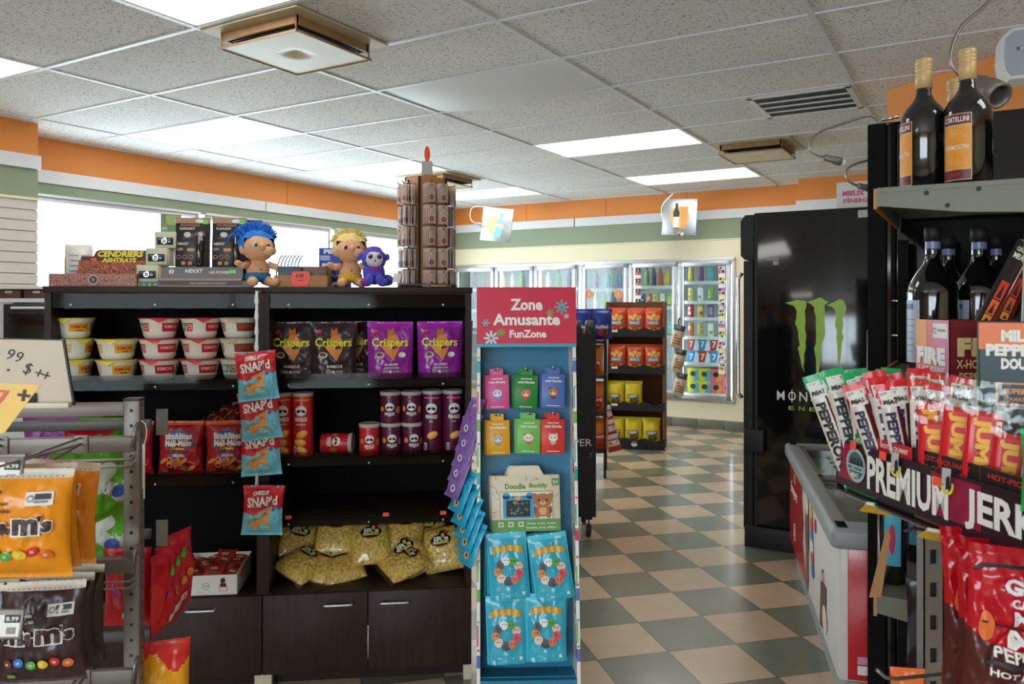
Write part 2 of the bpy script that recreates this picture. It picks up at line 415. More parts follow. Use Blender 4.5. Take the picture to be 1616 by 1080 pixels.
# slatted end section standing forward
ws = MB(); ws.box(XL-.1, -5.8, YN, wy0, 0, EYE+.752, 'slat_white')
ws.box(XL-.1, -5.78, YN, wy0, EYE+.752, EYE+.96, 'green_paint'); ws.box(XL-.1, -5.78, YN, wy0, EYE+.96, CZ+.1, 'orange_paint')
z = EYE+.735
while z > .4:
    ws.box(-5.8, -5.782, YN, wy0, z-.068, z, 'slat_white'); z -= .0748
struct(ws, 'wall_left_slatted', I)
tl = MB(); tl.box(-5.8, -5.755, YN, wy0+.01, EYE+.955, EYE+1.05, 'trim_grey'); tl.box(-5.8, -5.768, YN, wy0, EYE+.735, EYE+.752, 'cream_paint'); struct(tl, 'trim_5', I)
wins = [(3.2, 4.86), (4.92, 6.58), (6.64, 8.28)]
for k, (a, b) in enumerate(wins):
    f = MB()
    f.box(XL-.06, XL-.01, a, a+.04, 1.02, EYE+.83, 'alu'); f.box(XL-.06, XL-.01, b-.04, b, 1.02, EYE+.83, 'alu')
    f.box(XL-.06, XL-.01, a, b, EYE+.79, EYE+.83, 'alu'); f.box(XL-.06, XL-.01, a, b, 1.02, 1.06, 'alu')
    f.box(XL-.01, XL+.015, a, b, EYE+.825, EYE+.845, 'alu')
    w = struct(f, 'window_%d' % (k+1), I)
    g = MB(); g.box(XL-.045, XL-.04, a+.04, b-.04, 1.06, EYE+.79, 'window_glass'); g.obj('pane', w)
sb = MB(); sb.box(XL-.02, XL+.12, wy0, 8.3, 1.0, 1.02, 'black_matte'); struct(sb, 'window_sill', I)
# other walls of the shop
w = MB(); w.box(XR, XR+.1, YN-.1, YF+.1, 0, EYE+.95, 'cream_paint'); w.box(XR, XR+.1, YN-.1, YF+.1, EYE+.95, CZ+.1, 'orange_paint'); struct(w, 'wall_right', I)
w = MB(); w.box(XL-.1, XR+.1, YN-.1, YN, 0, .7, 'cream_paint'); w.box(XL-.1, XR+.1, YN-.1, YN, 2.3, CZ+.1, 'orange_paint'); w.box(XL-.1, -3.6, YN-.1, YN, .7, 2.3, 'cream_paint'); w.box(-3.6, -1.6, YN-.1, YN, .7, 2.3, 'cream_paint'); w.box(1.8, XR+.1, YN-.1, YN, .7, 2.3, 'cream_paint'); struct(w, 'wall_near', I)
f = MB()
for x in (-1.6, 0, 1.76): f.box(x, x+.04, YN-.07, YN-.02, .7, 2.3, 'alu')
f.box(-1.6, 1.8, YN-.07, YN-.02, .7, .74, 'alu'); f.box(-1.6, 1.8, YN-.07, YN-.02, 2.26, 2.3, 'alu')
w = struct(f, 'window_4', I)  # unseen window added behind the camera to light the shelf fronts
g = MB(); g.add([(-1.6, YN-.045, .74), (1.8, YN-.045, .74), (1.8, YN-.045, 2.26), (-1.6, YN-.045, 2.26)], [(0,1,2,3)], 'window_glass'); g.obj('pane', w)
# slanted partition with orange soffit on the right
p1 = Vector((2.26, 4.80, 0)); p2 = p1+Vector((.335, -.942, 0))*2.4
w = MB(); dl = (p2-p1).length; ang = atan2(p2.y-p1.y, p2.x-p1.x)
w.box(0, dl, 0, .08, EYE+.75, CZ+.02, 'orange_paint'); w.box(0, dl, 0, .08, 0, EYE+.75, 'cream_paint')
struct(w, 'wall_right_partition', TM(p1.x, p1.y, 0, ang))
PW = TM(p1.x, p1.y, 0, ang)
# daylight enters through the windows: portals only guide the sky's own light
for k, (a, b) in enumerate(wins):
    ld = bpy.data.lights.new('window_portal', 'AREA'); ld.shape = 'RECTANGLE'; ld.size = b-a; ld.size_y = 1.2; ld.cycles.is_portal = True
    lo_ = bpy.data.objects.new('window_portal', ld); COL.objects.link(lo_)
    lo_.matrix_basis = RM(XL-.12, (a+b)/2, 1.65) @ Matrix.Rotation(-pi/2, 4, 'Y') @ Matrix.Rotation(pi/2, 4, 'Z')

ld = bpy.data.lights.new('window_portal', 'AREA'); ld.shape = 'RECTANGLE'; ld.size = 3.4; ld.size_y = 1.6; ld.cycles.is_portal = True
lo_ = bpy.data.objects.new('window_portal', ld); COL.objects.link(lo_); lo_.matrix_basis = RM(.1, YN-.12, 1.5) @ Matrix.Rotation(pi/2, 4, 'X')
# ---------------------------------------------------------------- ceiling fittings
mat('diffuser_lit', (255, 252, 246), .5, emit=LIGHT_PANEL, var=.01)
mat('diffuser_off', (226, 228, 230), .5, var=.02)
lname = {(-2.5, 2.1): 'big lit ceiling light panel at the top beside the square air vent', (-5, 2.1): 'lit ceiling light panel at the far left edge of the picture',
 (-5, 4.0): 'lit ceiling light panel nearest the orange wall on the left', (-5, 5.9): 'lit ceiling light panel above the plush toys, left of the necklace tower',
 (-5, 7.8): 'lit ceiling light panel right behind the top of the necklace tower', (-2.5, 5.9): 'long lit ceiling light panel in the middle of the ceiling over the aisle',
 (-2.5, 7.8): 'lit ceiling light panel farthest back, above the bottle wall sign'}
for (i, j), p in panels.items():
    a, b, c, d = BX[i]+.012, BX[i+1]-.012, BY[j]+.012, BY[j+1]-.012
    t = thing('ceiling_light', lname.get(p, 'lit ceiling light panel behind the camera'), 'ceiling light', RM((a+b)/2, (c+d)/2, CZ), 'fluorescent ceiling panels')
    hx, hy = (b-a)/2, (d-c)/2
    MB().box(-hx+.012, hx-.012, -hy+.012, hy-.012, .012, .02, 'diffuser_lit').obj('diffuser', t)
    f = MB(); f.box(-hx, hx, -hy, -hy+.012, 0, .1, 'white_metal'); f.box(-hx, hx, hy-.012, hy, 0, .1, 'white_metal'); f.box(-hx, -hx+.012, -hy, hy, 0, .1, 'white_metal'); f.box(hx-.012, hx, -hy, hy, 0, .1, 'white_metal'); f.box(-hx, hx, -hy, hy, .1, .11, 'white_metal')
    f.obj('housing', t)
# the sagging unlit diffuser
i, j = sag; a, b, c, d = BX[i], BX[i+1], BY[j], BY[j+1]
g = MB(); N = 20; vs = []; fs = []
for q in range(N+1):
    for p in range(N+1):
        u = p/N; v = q/N
        z = -.05*sin(pi*u)**1.0*(.12+.88*v)*(.7+.3*cos(3*u)) - .02*sin(pi*u)*sin(pi*v)
        vs.append(((u-.5)*(b-a-.03), (v-.5)*(d-c-.03), z))
for q in range(N):
    for p in range(N): k = q*(N+1)+p; fs.append((k, k+N+1, k+N+2, k+1))
g.add(vs, fs, 'diffuser_off', True)
g.box(-(b-a)/2+.02, (b-a)/2-.02, -(d-c)/2+.02, (d-c)/2-.02, .06, .07, 'white_metal')
tag(g.obj('light_diffuser', None, RM((a+b)/2, (c+d)/2, CZ+.006)), 'sagging unlit white light diffuser panel in the middle of the ceiling', 'ceiling light')
mat('stained_panel', (196, 180, 146), .5, var=.25, nscale=3)
mat('stained_plate', (214, 200, 168), .4, var=.12, nscale=4)
mat('rust_metal', (150, 116, 78), .5, .2, var=.3)
def air_diffuser():
    t = thing('air_diffuser', '', 'air vent')
    b = MB(); b.box(-.31, .31, -.305, .305, -.012, -.004, 'stained_panel'); b.obj('backing_panel', t)
    th = MB()
    for k, (r0, r1) in enumerate(((.24, .225), (.21, .2))):
        for sx in (-1, 1):
            th.box(min(sx*r0, sx*r1), max(sx*r0, sx*r1), -r0, r0, -.05, -.012, 'rust_metal' if k == 0 else 'black_matte'); th.box(-r0, r0, min(sx*r0, sx*r1), max(sx*r0, sx*r1), -.05, -.012, 'rust_metal' if k == 0 else 'black_matte')
    th.box(-.2, .2, -.2, .2, -.018, -.012, 'black_matte'); th.obj('throat', t)
    p = MB(); N = 16; vs = []; fs = []
    for q in range(N+1):
        for r in range(N+1):
            x = (r/N-.5)*.5; y = (q/N-.5)*.5; rr = sqrt(x*x+y*y); vs.append((x, y, -.085+.02*max(0, 1-(rr/.06)**2)))
    for q in range(N):
        for r in range(N): k = q*(N+1)+r; fs.append((k, k+N+1, k+N+2, k+1))
    p.add(vs, fs, 'stained_plate', True)
    p.box(-.25, .25, -.25, -.245, -.09, -.08, 'rust_metal'); p.box(-.25, .25, .245, .25, -.09, -.08, 'rust_metal'); p.box(-.25, -.245, -.25, .25, -.09, -.08, 'rust_metal'); p.box(.245, .25, -.25, .25, -.09, -.08, 'rust_metal')
    p.obj('plate', t)
    for sx in (-1, 1):
        for sy in (-1, 1): MB().tube([(sx*.24, sy*.24, -.09), (sx*.24, sy*.24, -.01)], .004, 'rust_metal', 6).obj('post', t)
    return t
place('airdiff', air_diffuser, 'large square stained air vent plate hanging beside the brightest light panel', 'air vent', RM(-2.82, 2.76, CZ), 'square drop-plate air vents')
place('airdiff', air_diffuser, 'square air vent plate just behind the top of the necklace tower', 'air vent', RM(-4.73, 6.57, CZ), 'square drop-plate air vents')
place('airdiff', air_diffuser, 'yellowed square air vent plate on the ceiling left of the dangling cable socket', 'air vent', RM(-1.56, 6.57, CZ), 'square drop-plate air vents')
t = thing('return_grille', 'rectangular ceiling grille with dark louvres between white slats', 'air vent', RM(-.956, 5.297, CZ))
g = MB(); 
for a, b, c, d in ((-.3, .3, -.3, -.27), (-.3, .3, .27, .3), (-.3, -.27, -.3, .3), (.27, .3, -.3, .3)): g.box(a, b, c, d, -.012, -.002, 'white_metal')
g.obj('frame', t)
for k in range(4):
    y = -.2+k*.135
    if k: MB().box(-.27, .27, y-.07, y-.06, -.012, -.003, 'white_metal').obj('louvre', t)
MB().box(-.27, .27, -.27, .27, -.0035, -.0025, 'black_matte').obj('opening', t)

# ================================================================ packages
def crimp(v, w, n=60, amp=.0012): return 0
def pouch(name, w, h, dep, colf, deco=None, back=None, nx=36, nz=44, wr=.004, seed=0, seal=.045, taper=.0, parent=None, gusset=False, rough_side=None, clear=False):
    """a filled bag facing -y, base at z=0; colf(u,v) names the printed material of each patch"""
    mb = MB()
    def prof(u, v):
        u = max(-.5, min(.5, u)); v = max(0, min(1, v)); a = max(0, 1-abs(2*u)**2.4)**.6
        if gusset: b = max(0, min(1, (1-v-seal)/.35))**.6 if v < 1-seal else 0
        else:
            t = (v-seal)/(1-2*seal); b = 0 if t <= 0 or t >= 1 else (max(0, 1-abs(2*t-1)**3.0))**.7
        return a*b
    def wid(v):
        q = 1-taper*(1-v) if taper else 1
        if not gusset: q *= 1-.07*max(0, sin(pi*v))**.8
        return q
    def surf(x, z, o):
        v = z/h; u = max(-.5, min(.5, x/w))
        p = prof(u, v)
        n = noise.noise(Vector((x*32+seed, z*26, seed*1.7)))+.5*noise.noise(Vector((x*75, z*48+seed, 3)))
        edge = sin(u*70+seed)*.0008*(abs(2*v-1)**8)
        n2 = abs(noise.noise(Vector((x*22, z*60+seed*2, 9.1))))*(abs(2*v-1)**3)
        return Vector((x*wid(v), -(dep*p+wr*n*(.25+p)+edge+wr*1.6*n2*(.2+p))-o, z))
    vs = []; fs = []
    for j in range(nz+1):
        for i in range(nx+1): vs.append(surf((i/nx-.5)*w, j/nz*h, 0))
    for j in range(nz):
        for i in range(nx):
            k = j*(nx+1)+i
            mb.add([], [], 'print_white')
            fs.append((k, k+1, k+nx+2, k+nx+1))
    b = len(mb.v); mb.v += vs
    for q, f in enumerate(fs):
        i = q % nx; j = q//nx
        mb.f.append(tuple(b+t for t in f)); mb.m.append(colf((i+.5)/nx-.5, (j+.5)/nz)); mb.sm.append(True)
    # back sheet
    bk = back or colf(0, .5); mx = max(8, nx//3); mz = max(10, nz//3); vs = []; fs = []
    for j in range(mz+1):
        for i in range(mx+1):
            p = surf((i/mx-.5)*w, j/mz*h, 0); y = -p.y
            if gusset and j == 0: y = -p.y
            vs.append((p.x, y*.8+.0006, p.z))
    for j in range(mz):
        for i in range(mx): k = j*(mx+1)+i; fs.append((k, k+mx+1, k+mx+2, k+1))
    mb.add(vs, fs, bk, True)
    if deco: deco(mb, surf)
    return mb.obj(name, parent)
def box_pack(name, w, h, d, front, side, deco=None, hang=False, tab_m=None, parent=None):
    mb = MB(); mb.rbox(-w/2, w/2, -d/2, d/2, 0, h, side, .0015, seg=1)
    mp = flatmap(-d/2)
    mb.rect(-w/2+.001, w/2-.001, .001, h-.001, front, mp, .0004)
    if hang: mb.prism([(-w*.28, h), (w*.28, h), (w*.28, h+.016), (-w*.28, h+.016)], -d/2, -d/2+.001, tab_m or front)
    if deco: deco(mb, mp)
    return mb.obj(name, parent)
def can(name, r, h, col, deco=None, lid='alu', waist=True, lid_h=.006, parent=None, label=None):
    o = MB(); k = .86 if waist else 1
    o.lathe([(r*k*.9, 0), (r*k, .002), (r, .008), (r, h-.014), (r*k, h-.004), (r*k*.95, h-.003)] if waist else [(r, 0), (r, h)], col, 28)
    if deco: deco(o, cylmap(r))
    o = o.obj(name, parent)
    MB().lathe([(r*k*.98, h-.005), (r*k*1.0, h-.001), (r*k*.9, h), (r*k*.85, h-.003)] if waist else [(r*1.03, h-.004), (r*1.03, h+lid_h), (r*.97, h+lid_h+.001)], lid, 28).obj('lid', o)
    return o

# ================================================================ walk-in cooler in the far wall
PAL = [(212, 60, 52), (240, 240, 236), (60, 120, 180), (225, 200, 60), (120, 180, 90), (230, 130, 50), (150, 80, 160), (40, 60, 110), (205, 215, 120), (90, 190, 200)]
PN = ['red', 'white', 'blue', 'yellow', 'green', 'orange', 'purple', 'navy', 'lime', 'turquoise']
def drink_can(k):
    c, c2 = PAL[k % 10], PAL[(k*3+1) % 10]
    m1, m2 = C(*c, rough=.3), C(*c2, rough=.3)
    def deco(mb, mp):
        mb.rect(-.02, .02, .04, .075, m2, mp, .0005, nx=6); mb.oval(0, .115, .016, .016, 'print_white' if k % 2 else m2, mp, .0008)
        mb.rect(-.012, .012, .085, .092, 'print_white', mp, .0008, nx=3)
    return lambda: can('drink_can', .033, .165, m1, deco)
def drink_bottle(k):
    c = PAL[k % 10]; m1 = C(*c, rough=.3); liq = C(int(c[0]*.7+60), int(c[1]*.7+60), int(c[2]*.7+60), rough=.1)
    def b():
        o = MB().lathe([(.028, 0), (.033, .006), (.033, .14), (.030, .165), (.014, .205), (.013, .225)], liq, 20)
        o.lathe([(.0335, .05), (.0335, .12)], m1, 20, cap=False)
        o = o.obj('drink_bottle'); MB().lathe([(.015, .222), (.015, .24), (.014, .241)], C(*PAL[(k+3) % 10]), 14).obj('cap', o); return o
    return b
ck = thing('walk_in_cooler', 'long white-framed cooler with six glass doors set in the far wall', 'cooler', RM(0, YF))
f = MB()
x0, x1 = DX[0]-.02, DX[-1]+.03
def wbar(a, b, c, d): f.rbox(a, b, -.02, .015, c, d, 'alu', .004)
wbar(x0, x1, wz1-.03, wz1+.02); wbar(x0, x1, wz0-.02, wz0+.03); wbar(x0, x0+.03, wz0, wz1); wbar(x1-.03, x1, wz0, wz1); wbar(-4.265, -4.205, wz0, wz1)
f.obj('frame', ck)
inn = MB(); mat('cooler_white', (224, 232, 232), .45)
inn.box(x0, x1, .78, .8, .2, 2.0, 'cooler_white'); inn.box(x0, x1, .1, .8, 2.0, 2.02, 'cooler_white'); inn.box(x0, x1, .1, .8, .22, .3, 'cooler_white'); inn.box(x0-.02, x0, .1, .8, .2, 2.0, 'cooler_white'); inn.box(x1, x1+.02, .1, .8, .2, 2.0, 'cooler_white')
inn.obj('liner', ck)
mat('cooler_tube', (235, 248, 255), .5, emit=9, var=.01)
doors = [(DX[0], DX[1]), (DX[1], DX[2]), (DX[2], DX[3]), (DX[4], DX[5]), (DX[5], DX[6]), (DX[6], DX[7])]
shz = [[.37, .72, 1.02, 1.32, 1.60]]*3+[[.37, .72, 1.05, 1.33, 1.58], [.37, .72, 1.02, 1.365, 1.61], [.37, .72, 1.02, 1.24, 1.43, 1.657]]
for k, (a, b) in enumerate(doors):
    d = MB(); a += .01; b -= .01
    d.rbox(a, b, -.055, -.02, wz1-.075, wz1-.02, 'alu', .005); d.rbox(a, b, -.055, -.02, wz0+.01, wz0+.07, 'alu', .005)
    d.rbox(a, a+.05, -.055, -.02, wz0+.01, wz1-.02, 'alu', .005); d.rbox(b-.05, b, -.055, -.02, wz0+.01, wz1-.02, 'alu', .005)
    d = d.obj('door', ck)
    MB().add([(a+.05, -.04, wz0+.07), (b-.05, -.04, wz0+.07), (b-.05, -.04, wz1-.075), (a+.05, -.04, wz1-.075)], [(0,1,2,3)], 'cooler_glass').obj('pane', d)
    hx = b-.02 if k in (1, 3, 5) else a+.02
    if k in (1, 3, 5): hx = a+.02 if k == 5 else b-.02
    MB().tube([(hx, -.055, .95), (hx, -.09, .97), (hx, -.09, 1.22), (hx, -.055, 1.24)], .009, 'dark_cap', 8).obj('handle', d)
    MB().tube([(b+.005 if k < 5 else b-.03, .13, .35), (b+.005 if k < 5 else b-.03, .13, 1.85)], .016, 'cooler_tube', 8).obj('light_tube', ck)
    for z in shz[k]:
        s = MB(); s.box(a+.01, b-.01, .16, .7, z-.012, z-.004, 'white_metal'); s.box(a+.01, b-.01, .148, .16, z-.03, z+.008, 'white_metal'); s.obj('shelf', ck)
dn = ['first', 'second', 'third', 'fourth', 'fifth', 'rightmost']
sn = {3: ['second', 'top'], 5: []}
def stock(k, z, n, first, kind, x_from=.075, step=None, what=None, row='', y=.22):
    a, b = doors[k]; W_ = b-a-.15; step = step or W_/max(1, n-1)
    for i in range(n):
        c = (first+i*3) % 10; key = (kind, c)
        bl = drink_can(c) if kind == 'can' else drink_bottle(c)
        place(key, bl, '%s drink %s, %s from left, %s shelf of %s cooler door' % (PN[c], kind, ORD[i], row, dn[k]), kind, RM(a+x_from+i*step, YF+y, z-.004, radians((i*37+c*20) % 50-25)), 'drinks in the wall cooler')
stock(5, 1.657, 5, 3, 'bottle', row='top'); stock(5, 1.43, 5, 8, 'can', row='second'); stock(5, 1.24, 5, 0, 'can', row='third'); stock(5, 1.02, 5, 5, 'can', row='fourth')
stock(4, 1.61, 5, 4, 'bottle', row='top', x_from=.13, step=.085); stock(4, 1.365, 6, 2, 'can', row='second', step=.085); stock(4, 1.02, 6, 7, 'can', row='third', step=.085)
stock(3, 1.58, 4, 6, 'bottle', row='top'); stock(3, 1.33, 5, 1, 'bottle', row='second')
stock(2, 1.60, 4, 1, 'bottle', row='top'); stock(2, 1.32, 5, 3, 'bottle', row='second')
stock(1, 1.60, 4, 1, 'bottle', row='top', y=.3); stock(1, 1.32, 5, 0, 'bottle', row='second')
stock(0, 1.32, 4, 2, 'bottle', row='second'); stock(0, 1.60, 3, 7, 'bottle', row='top', y=.3)
def pack(nm, c1, c2, t, tc_):
    m1, m2, m3 = C(*c1), C(*c2), C(*tc_)
    def deco(mb, mp):
        mb.fan((.03, .02), [(.0, .0), (.066, .0), (.066, .11), (.03, .14), (.015, .07)], m2, mp, .0008)
        if t: mb.text(t, -.02, .075, .07, m3, mp, bold=.03)
        else: mb.oval(0, .08, .035, .03, m3, mp)
    return lambda: box_pack(nm, .132, .145, .2, m1, m1, deco)
a6 = doors[5][0]
for r in range(2):
    for i in range(4):
        v = (i+r) % 2
        place(('p7', v), pack('soda_pack', (60, 150, 200) if v == 0 else (200, 60, 60), (225, 235, 240), '7', (245, 245, 245)), '%s soda pack marked 7, %s from left, %s row, in the rightmost cooler door' % ('blue' if v == 0 else 'red', ORD[i], 'lower' if r == 0 else 'upper'), 'drink pack', RM(a6+.115+i*.134, YF+.27, .716+r*.146), 'boxed soda packs in the cooler')
for r in range(2):
    for i in range(4):
        yl = i < 2
        place(('py', yl), pack('drink_pack', (226, 214, 60) if yl else (226, 110, 130), (90, 180, 200) if yl else (240, 150, 60), '', (60, 60, 50) if yl else (40, 40, 44)), '%s drink pack, %s from left, %s row, bottom of the rightmost cooler door' % ('yellow' if yl else 'pink', ORD[i], 'lower' if r == 0 else 'upper'), 'drink pack', RM(a6+.115+i*.134, YF+.27, .366+r*.146), 'boxed drinks at the cooler bottom')
# printed stickers on the doors
def strip(a, cols, label):
    s = MB(); mp = flatmap(0); random.seed(int(a*100))
    for i in range(30):
        z = i*.04; c = cols[i % len(cols)]; s.rect(0, .075, z, z+.04, C(*c), mp, 0)
        s.poly([(random.uniform(0, .03), z+.005), (random.uniform(.04, .075), z+.008), (random.uniform(.03, .07), z+.034), (random.uniform(0, .03), z+.03)], 'print_black' if i % 3 else 'print_white', mp, .0005)
        s.poly([(.01+.01*(i % 3), z+.01), (.03+.01*(i % 3), z+.01), (.02+.01*(i % 3), z+.03)], 'print_white', mp, .001)
    o = s.obj('door_decal', None, RM(a, YF-.043, .62)); tag(o, label, 'decal')
strip(DX[7]-.145, [(230, 230, 225), (235, 220, 60), (230, 232, 230), (220, 120, 160), (225, 225, 225)], 'patterned white and yellow decal strip down the rightmost cooler door')
strip(DX[5]+.08, [(230, 230, 225), (200, 60, 60), (60, 80, 70)], 'patterned white and red decal strip down the fifth cooler door')
for i, x in enumerate((-4.1, -3.72)):
    s = MB(); s.oval(0, 0, .055, .055, C(226, 150, 96), flatmap(0), .001, rings=2); s.ring(0, 0, .03, .036, C(190, 100, 60), flatmap(0), .0016)
    tag(s.obj('round_sticker', None, RM(x, YF-.044, 1.52)), 'round orange sticker on the fourth cooler door, %s one' % ('left' if i == 0 else 'right'), 'sticker')

# ================================================================ hanging pictures over the cooler
def panel(kind):
    t = MB(); t.rbox(-.19, .19, -.006, .006, 0, .4, 'alu', .002); mp = flatmap(-.006)
    for x in (-.17, .17):
        for z in (.02, .38): t.oval(x, z, .006, .006, 'dark_cap', mp, .0012)
    t.oval(.0 if kind else -.02, .2, .11, .12, C(232, 190, 130), mp, .0008, rings=3)
    if not kind:
        t.M = Matrix.Rotation(radians(8), 4, 'Y')
        m = C(120, 205, 205); t.poly([(-.035, .06), (.05, .06), (.055, .24), (.025, .29), (.02, .33), (-.01, .33), (-.012, .29), (-.04, .24)], m, mp, .0016)
        t.rect(-.018, .028, .325, .35, C(90, 180, 190), mp, .0018); t.rect(-.037, .052, .17, .22, C(170, 215, 150), mp, .002)
        t.M = Matrix.Identity(4)
    else:
        t.poly([(-.07, .07), (.0, .07), (.0, .25), (-.02, .3), (-.02, .35), (-.05, .35), (-.05, .3), (-.07, .25)], C(70, 50, 48), mp, .0014); t.rect(-.069, -.001, .08, .2, 'print_white', mp, .0018)
        t.poly([(.02, .07), (.075, .07), (.095, .31), (.005, .31)], C(226, 160, 80), mp, .0014); t.rect(.002, .098, .31, .345, 'print_white', mp, .0016)
    return t
def wall_sign(px, py, d, kind, roll, yaw, label):
    u = (px-808)/1257; z = EYE-(py-480)/1257*d
    M = TM(u*d, d, z, -RA+yaw) @ Matrix.Rotation(roll, 4, 'Y')
    o = panel(kind).obj('picture_panel', None, M); tag(o, label, 'picture'); return M
M1 = wall_sign(781, 381, 9.6, 0, radians(7), radians(14), 'square metal picture panel of a turquoise bottle hanging left over the cooler')
M2 = wall_sign(1071, 371, 8.8, 1, radians(3), radians(4), 'square metal picture panel of a beer bottle and glass over the cooler')
def spot(name, pts, label, sock, r=.012, lr=.05, sm='clear'):
    t = thing(name, label, 'lamp'); MB().tube(pts, .004, 'wire' if sm != 'white' else 'white_plastic', 8).obj('cable', t)
    a, b = Vector(sock[0]), Vector(sock[1]); v = (b-a).normalized(); q = v.to_track_quat('Z', 'Y').to_matrix().to_4x4(); L = (b-a).length
    MB().lathe([(r*.5, 0), (r, .006), (r, L*.45), (r*1.25, L*.55), (r*1.25, L*.8), (r*.9, L*.82)], 'grey_metal', 16, M=Matrix.Translation(a) @ q).obj('socket', t)
    MB().lathe([(r*.8, L*.82), (r*1.1, L*.9), (r*.7, L), (r*.2, L*1.02)], 'white_plastic', 12, M=Matrix.Translation(a) @ q).obj('connector', t)
    return t
def PX(px, py, d): return Vector(((px-808)/1257*d, d, EYE-(py-480)/1257*d))
def bez(pts, n=6):
    out = []; P = [Vector(p) for p in pts]; P = [P[0]]+P+[P[-1]]
    for i in range(1, len(P)-2):
        for k in range(n):
            t = k/n; a, b, c, d = P[i-1], P[i], P[i+1], P[i+2]
            out.append(.5*((2*b)+(-a+c)*t+(2*a-5*b+4*c-d)*t*t+(-a+3*b-3*c+d)*t**3))
    out.append(P[-2]); return out
spot('cable_lamp', bez([PX(775, 328, 9.3), PX(750, 326, 9.3), PX(742, 335, 9.3), PX(744, 348, 9.3), PX(756, 355, 9.3)]), 'small socket on a looping white cable beside the turquoise bottle picture', (PX(754, 353, 9.3), PX(763, 357, 9.2)), .018, sm='white')
spot('cable_lamp', bez([PX(1062, 306, 8.5), PX(1045, 325, 8.5), PX(1046, 345, 8.5), PX(1058, 364, 8.5), PX(1066, 368, 8.5)]), 'small socket on a looping white cable in front of the beer picture', (PX(1064, 366, 8.5), PX(1078, 371, 8.4)), .02, sm='white')

# ================================================================ black energy drink fridge
FM = RM(-1.13, 4.67)
fr = thing('drink_fridge', 'tall black fridge with green clawed M on its glossy side panel', 'fridge', FM)
FI = FM.inverted()
def fr_pt(px, py):
    u = (px-808)/1257; d = 4.67/(u*SR+CR); p = FI @ Vector((u*d, d, EYE-(py-480)/1257*d)); return (p.x, p.z)
b = MB(); b.rbox(0, .635, 0, .68, .09, 1.925, 'black_gloss', .006); b.box(.03, .6, .03, .62, 0, .09, 'black_matte'); b.obj('body', fr)
h = MB(); h.prism([(-.075, 1.68), (-.05, 1.655), (.0, 1.655), (.0, 1.915), (-.05, 1.915), (-.075, 1.88)], -.005, .68, 'black_matte'); h.obj('header', fr)
dd = MB(); dd.rbox(-.06, -.005, .0, .68, .1, 1.65, 'black_matte', .004); dd = dd.obj('door', fr)
MB().box(-.064, -.06, .05, .63, .3, 1.6, 'black_gloss').obj('pane', dd)
MB().tube([(-.075, .03, .85), (-.1, .03, .88), (-.1, .03, 1.55), (-.075, .03, 1.58)], .012, 'chrome', 10).obj('handle', dd)
g = MB(); g.box(.003, .02, -.002, 0, .1, 1.91, 'black_matte'); g.tube([(.605, -.012, .35), (.605, -.012, 1.26)], .006, 'chrome', 8); g.obj('trim_strip', fr)
kp = MB(); kp.rbox(-.05, .3, -.02, 0, .0, .12, 'black_matte', .004); kp.obj('kick_plate', fr); kp = MB(); kp.rbox(-.05, .06, -.03, .0, .55, .68, 'black_matte', .004); kp.obj('latch_box', fr)
# claw marks
cr6 = lambda x, y: fr_pt(1160+x*.2592, 320+y*.2592)
claws = [
 [(305,610),(350,600),(378,592),(436,600),(432,640),(425,660),(430,720),(425,760),(434,810),(428,850),(432,880),(420,930),(422,960),(416,1000),(424,1035),(408,1000),(400,960),(392,920),(382,885),(394,868),(386,820),(384,780),(366,735),(374,700),(376,660),(360,630)],
 [(438,605),(480,592),(520,576),(540,590),(570,605),(545,625),(548,680),(545,730),(550,790),(546,820),(532,850),(524,890),(520,940),(516,990),(508,1040),(500,1070),(494,1020),(494,960),(482,885),(492,860),(494,800),(492,740),(494,700),(482,660),(484,640),(462,618)],
 [(556,625),(600,606),(640,588),(664,600),(678,640),(672,680),(652,700),(660,740),(652,790),(662,820),(650,860),(646,920),(638,980),(628,1000),(624,940),(622,870),(616,820),(620,780),(608,750),(612,715),(616,690),(608,650),(590,636)]]
mat('claw_green', (150, 190, 40), .35, var=.1)
m = MB(); fm = flatmap(0)
random.seed(4)
for c in claws:
    pts = [cr6(x, y) for x, y in c]; n_ = len(pts)
    # split into a strip between the two sides so the outline stays exact
    m.poly(pts, 'claw_green', fm, .0012)
mo = m.obj('claw_logo', fr)
bm = bmesh.new(); bm.from_mesh(mo.data); bmesh.ops.triangulate(bm, faces=bm.faces[:], ngon_method='EAR_CLIP'); bm.to_mesh(mo.data); bm.free()
l = MB()
x0, z0 = fr_pt(1226, 624)
for i, ch in enumerate('MONSTER'):
    X = x0+.022+i*.061
    l.text(ch, X, z0, .052, 'print_white', fm, bold=.004, width=.042)
    if ch == 'O': l.rect(X-.002, X+.002, z0-.036, z0+.036, 'print_white', fm, .002)
l.obj('lettering', fr); l = MB()
xa, za = fr_pt(1246, 644)
for i, ch in enumerate('ENERGY'):
    l.text(ch, xa+.01+i*.056, za, .022, 'claw_green', fm, bold=.01, width=.03)
l.obj('lettering', fr)
s = MB(); q = fr_pt(1210, 408); s.rect(q[0], q[0]+.07, q[1]-.012, q[1], C(140, 140, 145), fm, .001); s.rect(q[0]+.035, q[0]+.065, q[1]-.04, q[1]-.015, C(150, 150, 155), fm, .001)
s.obj('rating_label', fr); s = MB(); q = fr_pt(1354, 332); s.rect(q[0], q[0]+.08, q[1]-.04, q[1], C(190, 190, 190), fm, .001); s.obj('rating_label', fr)
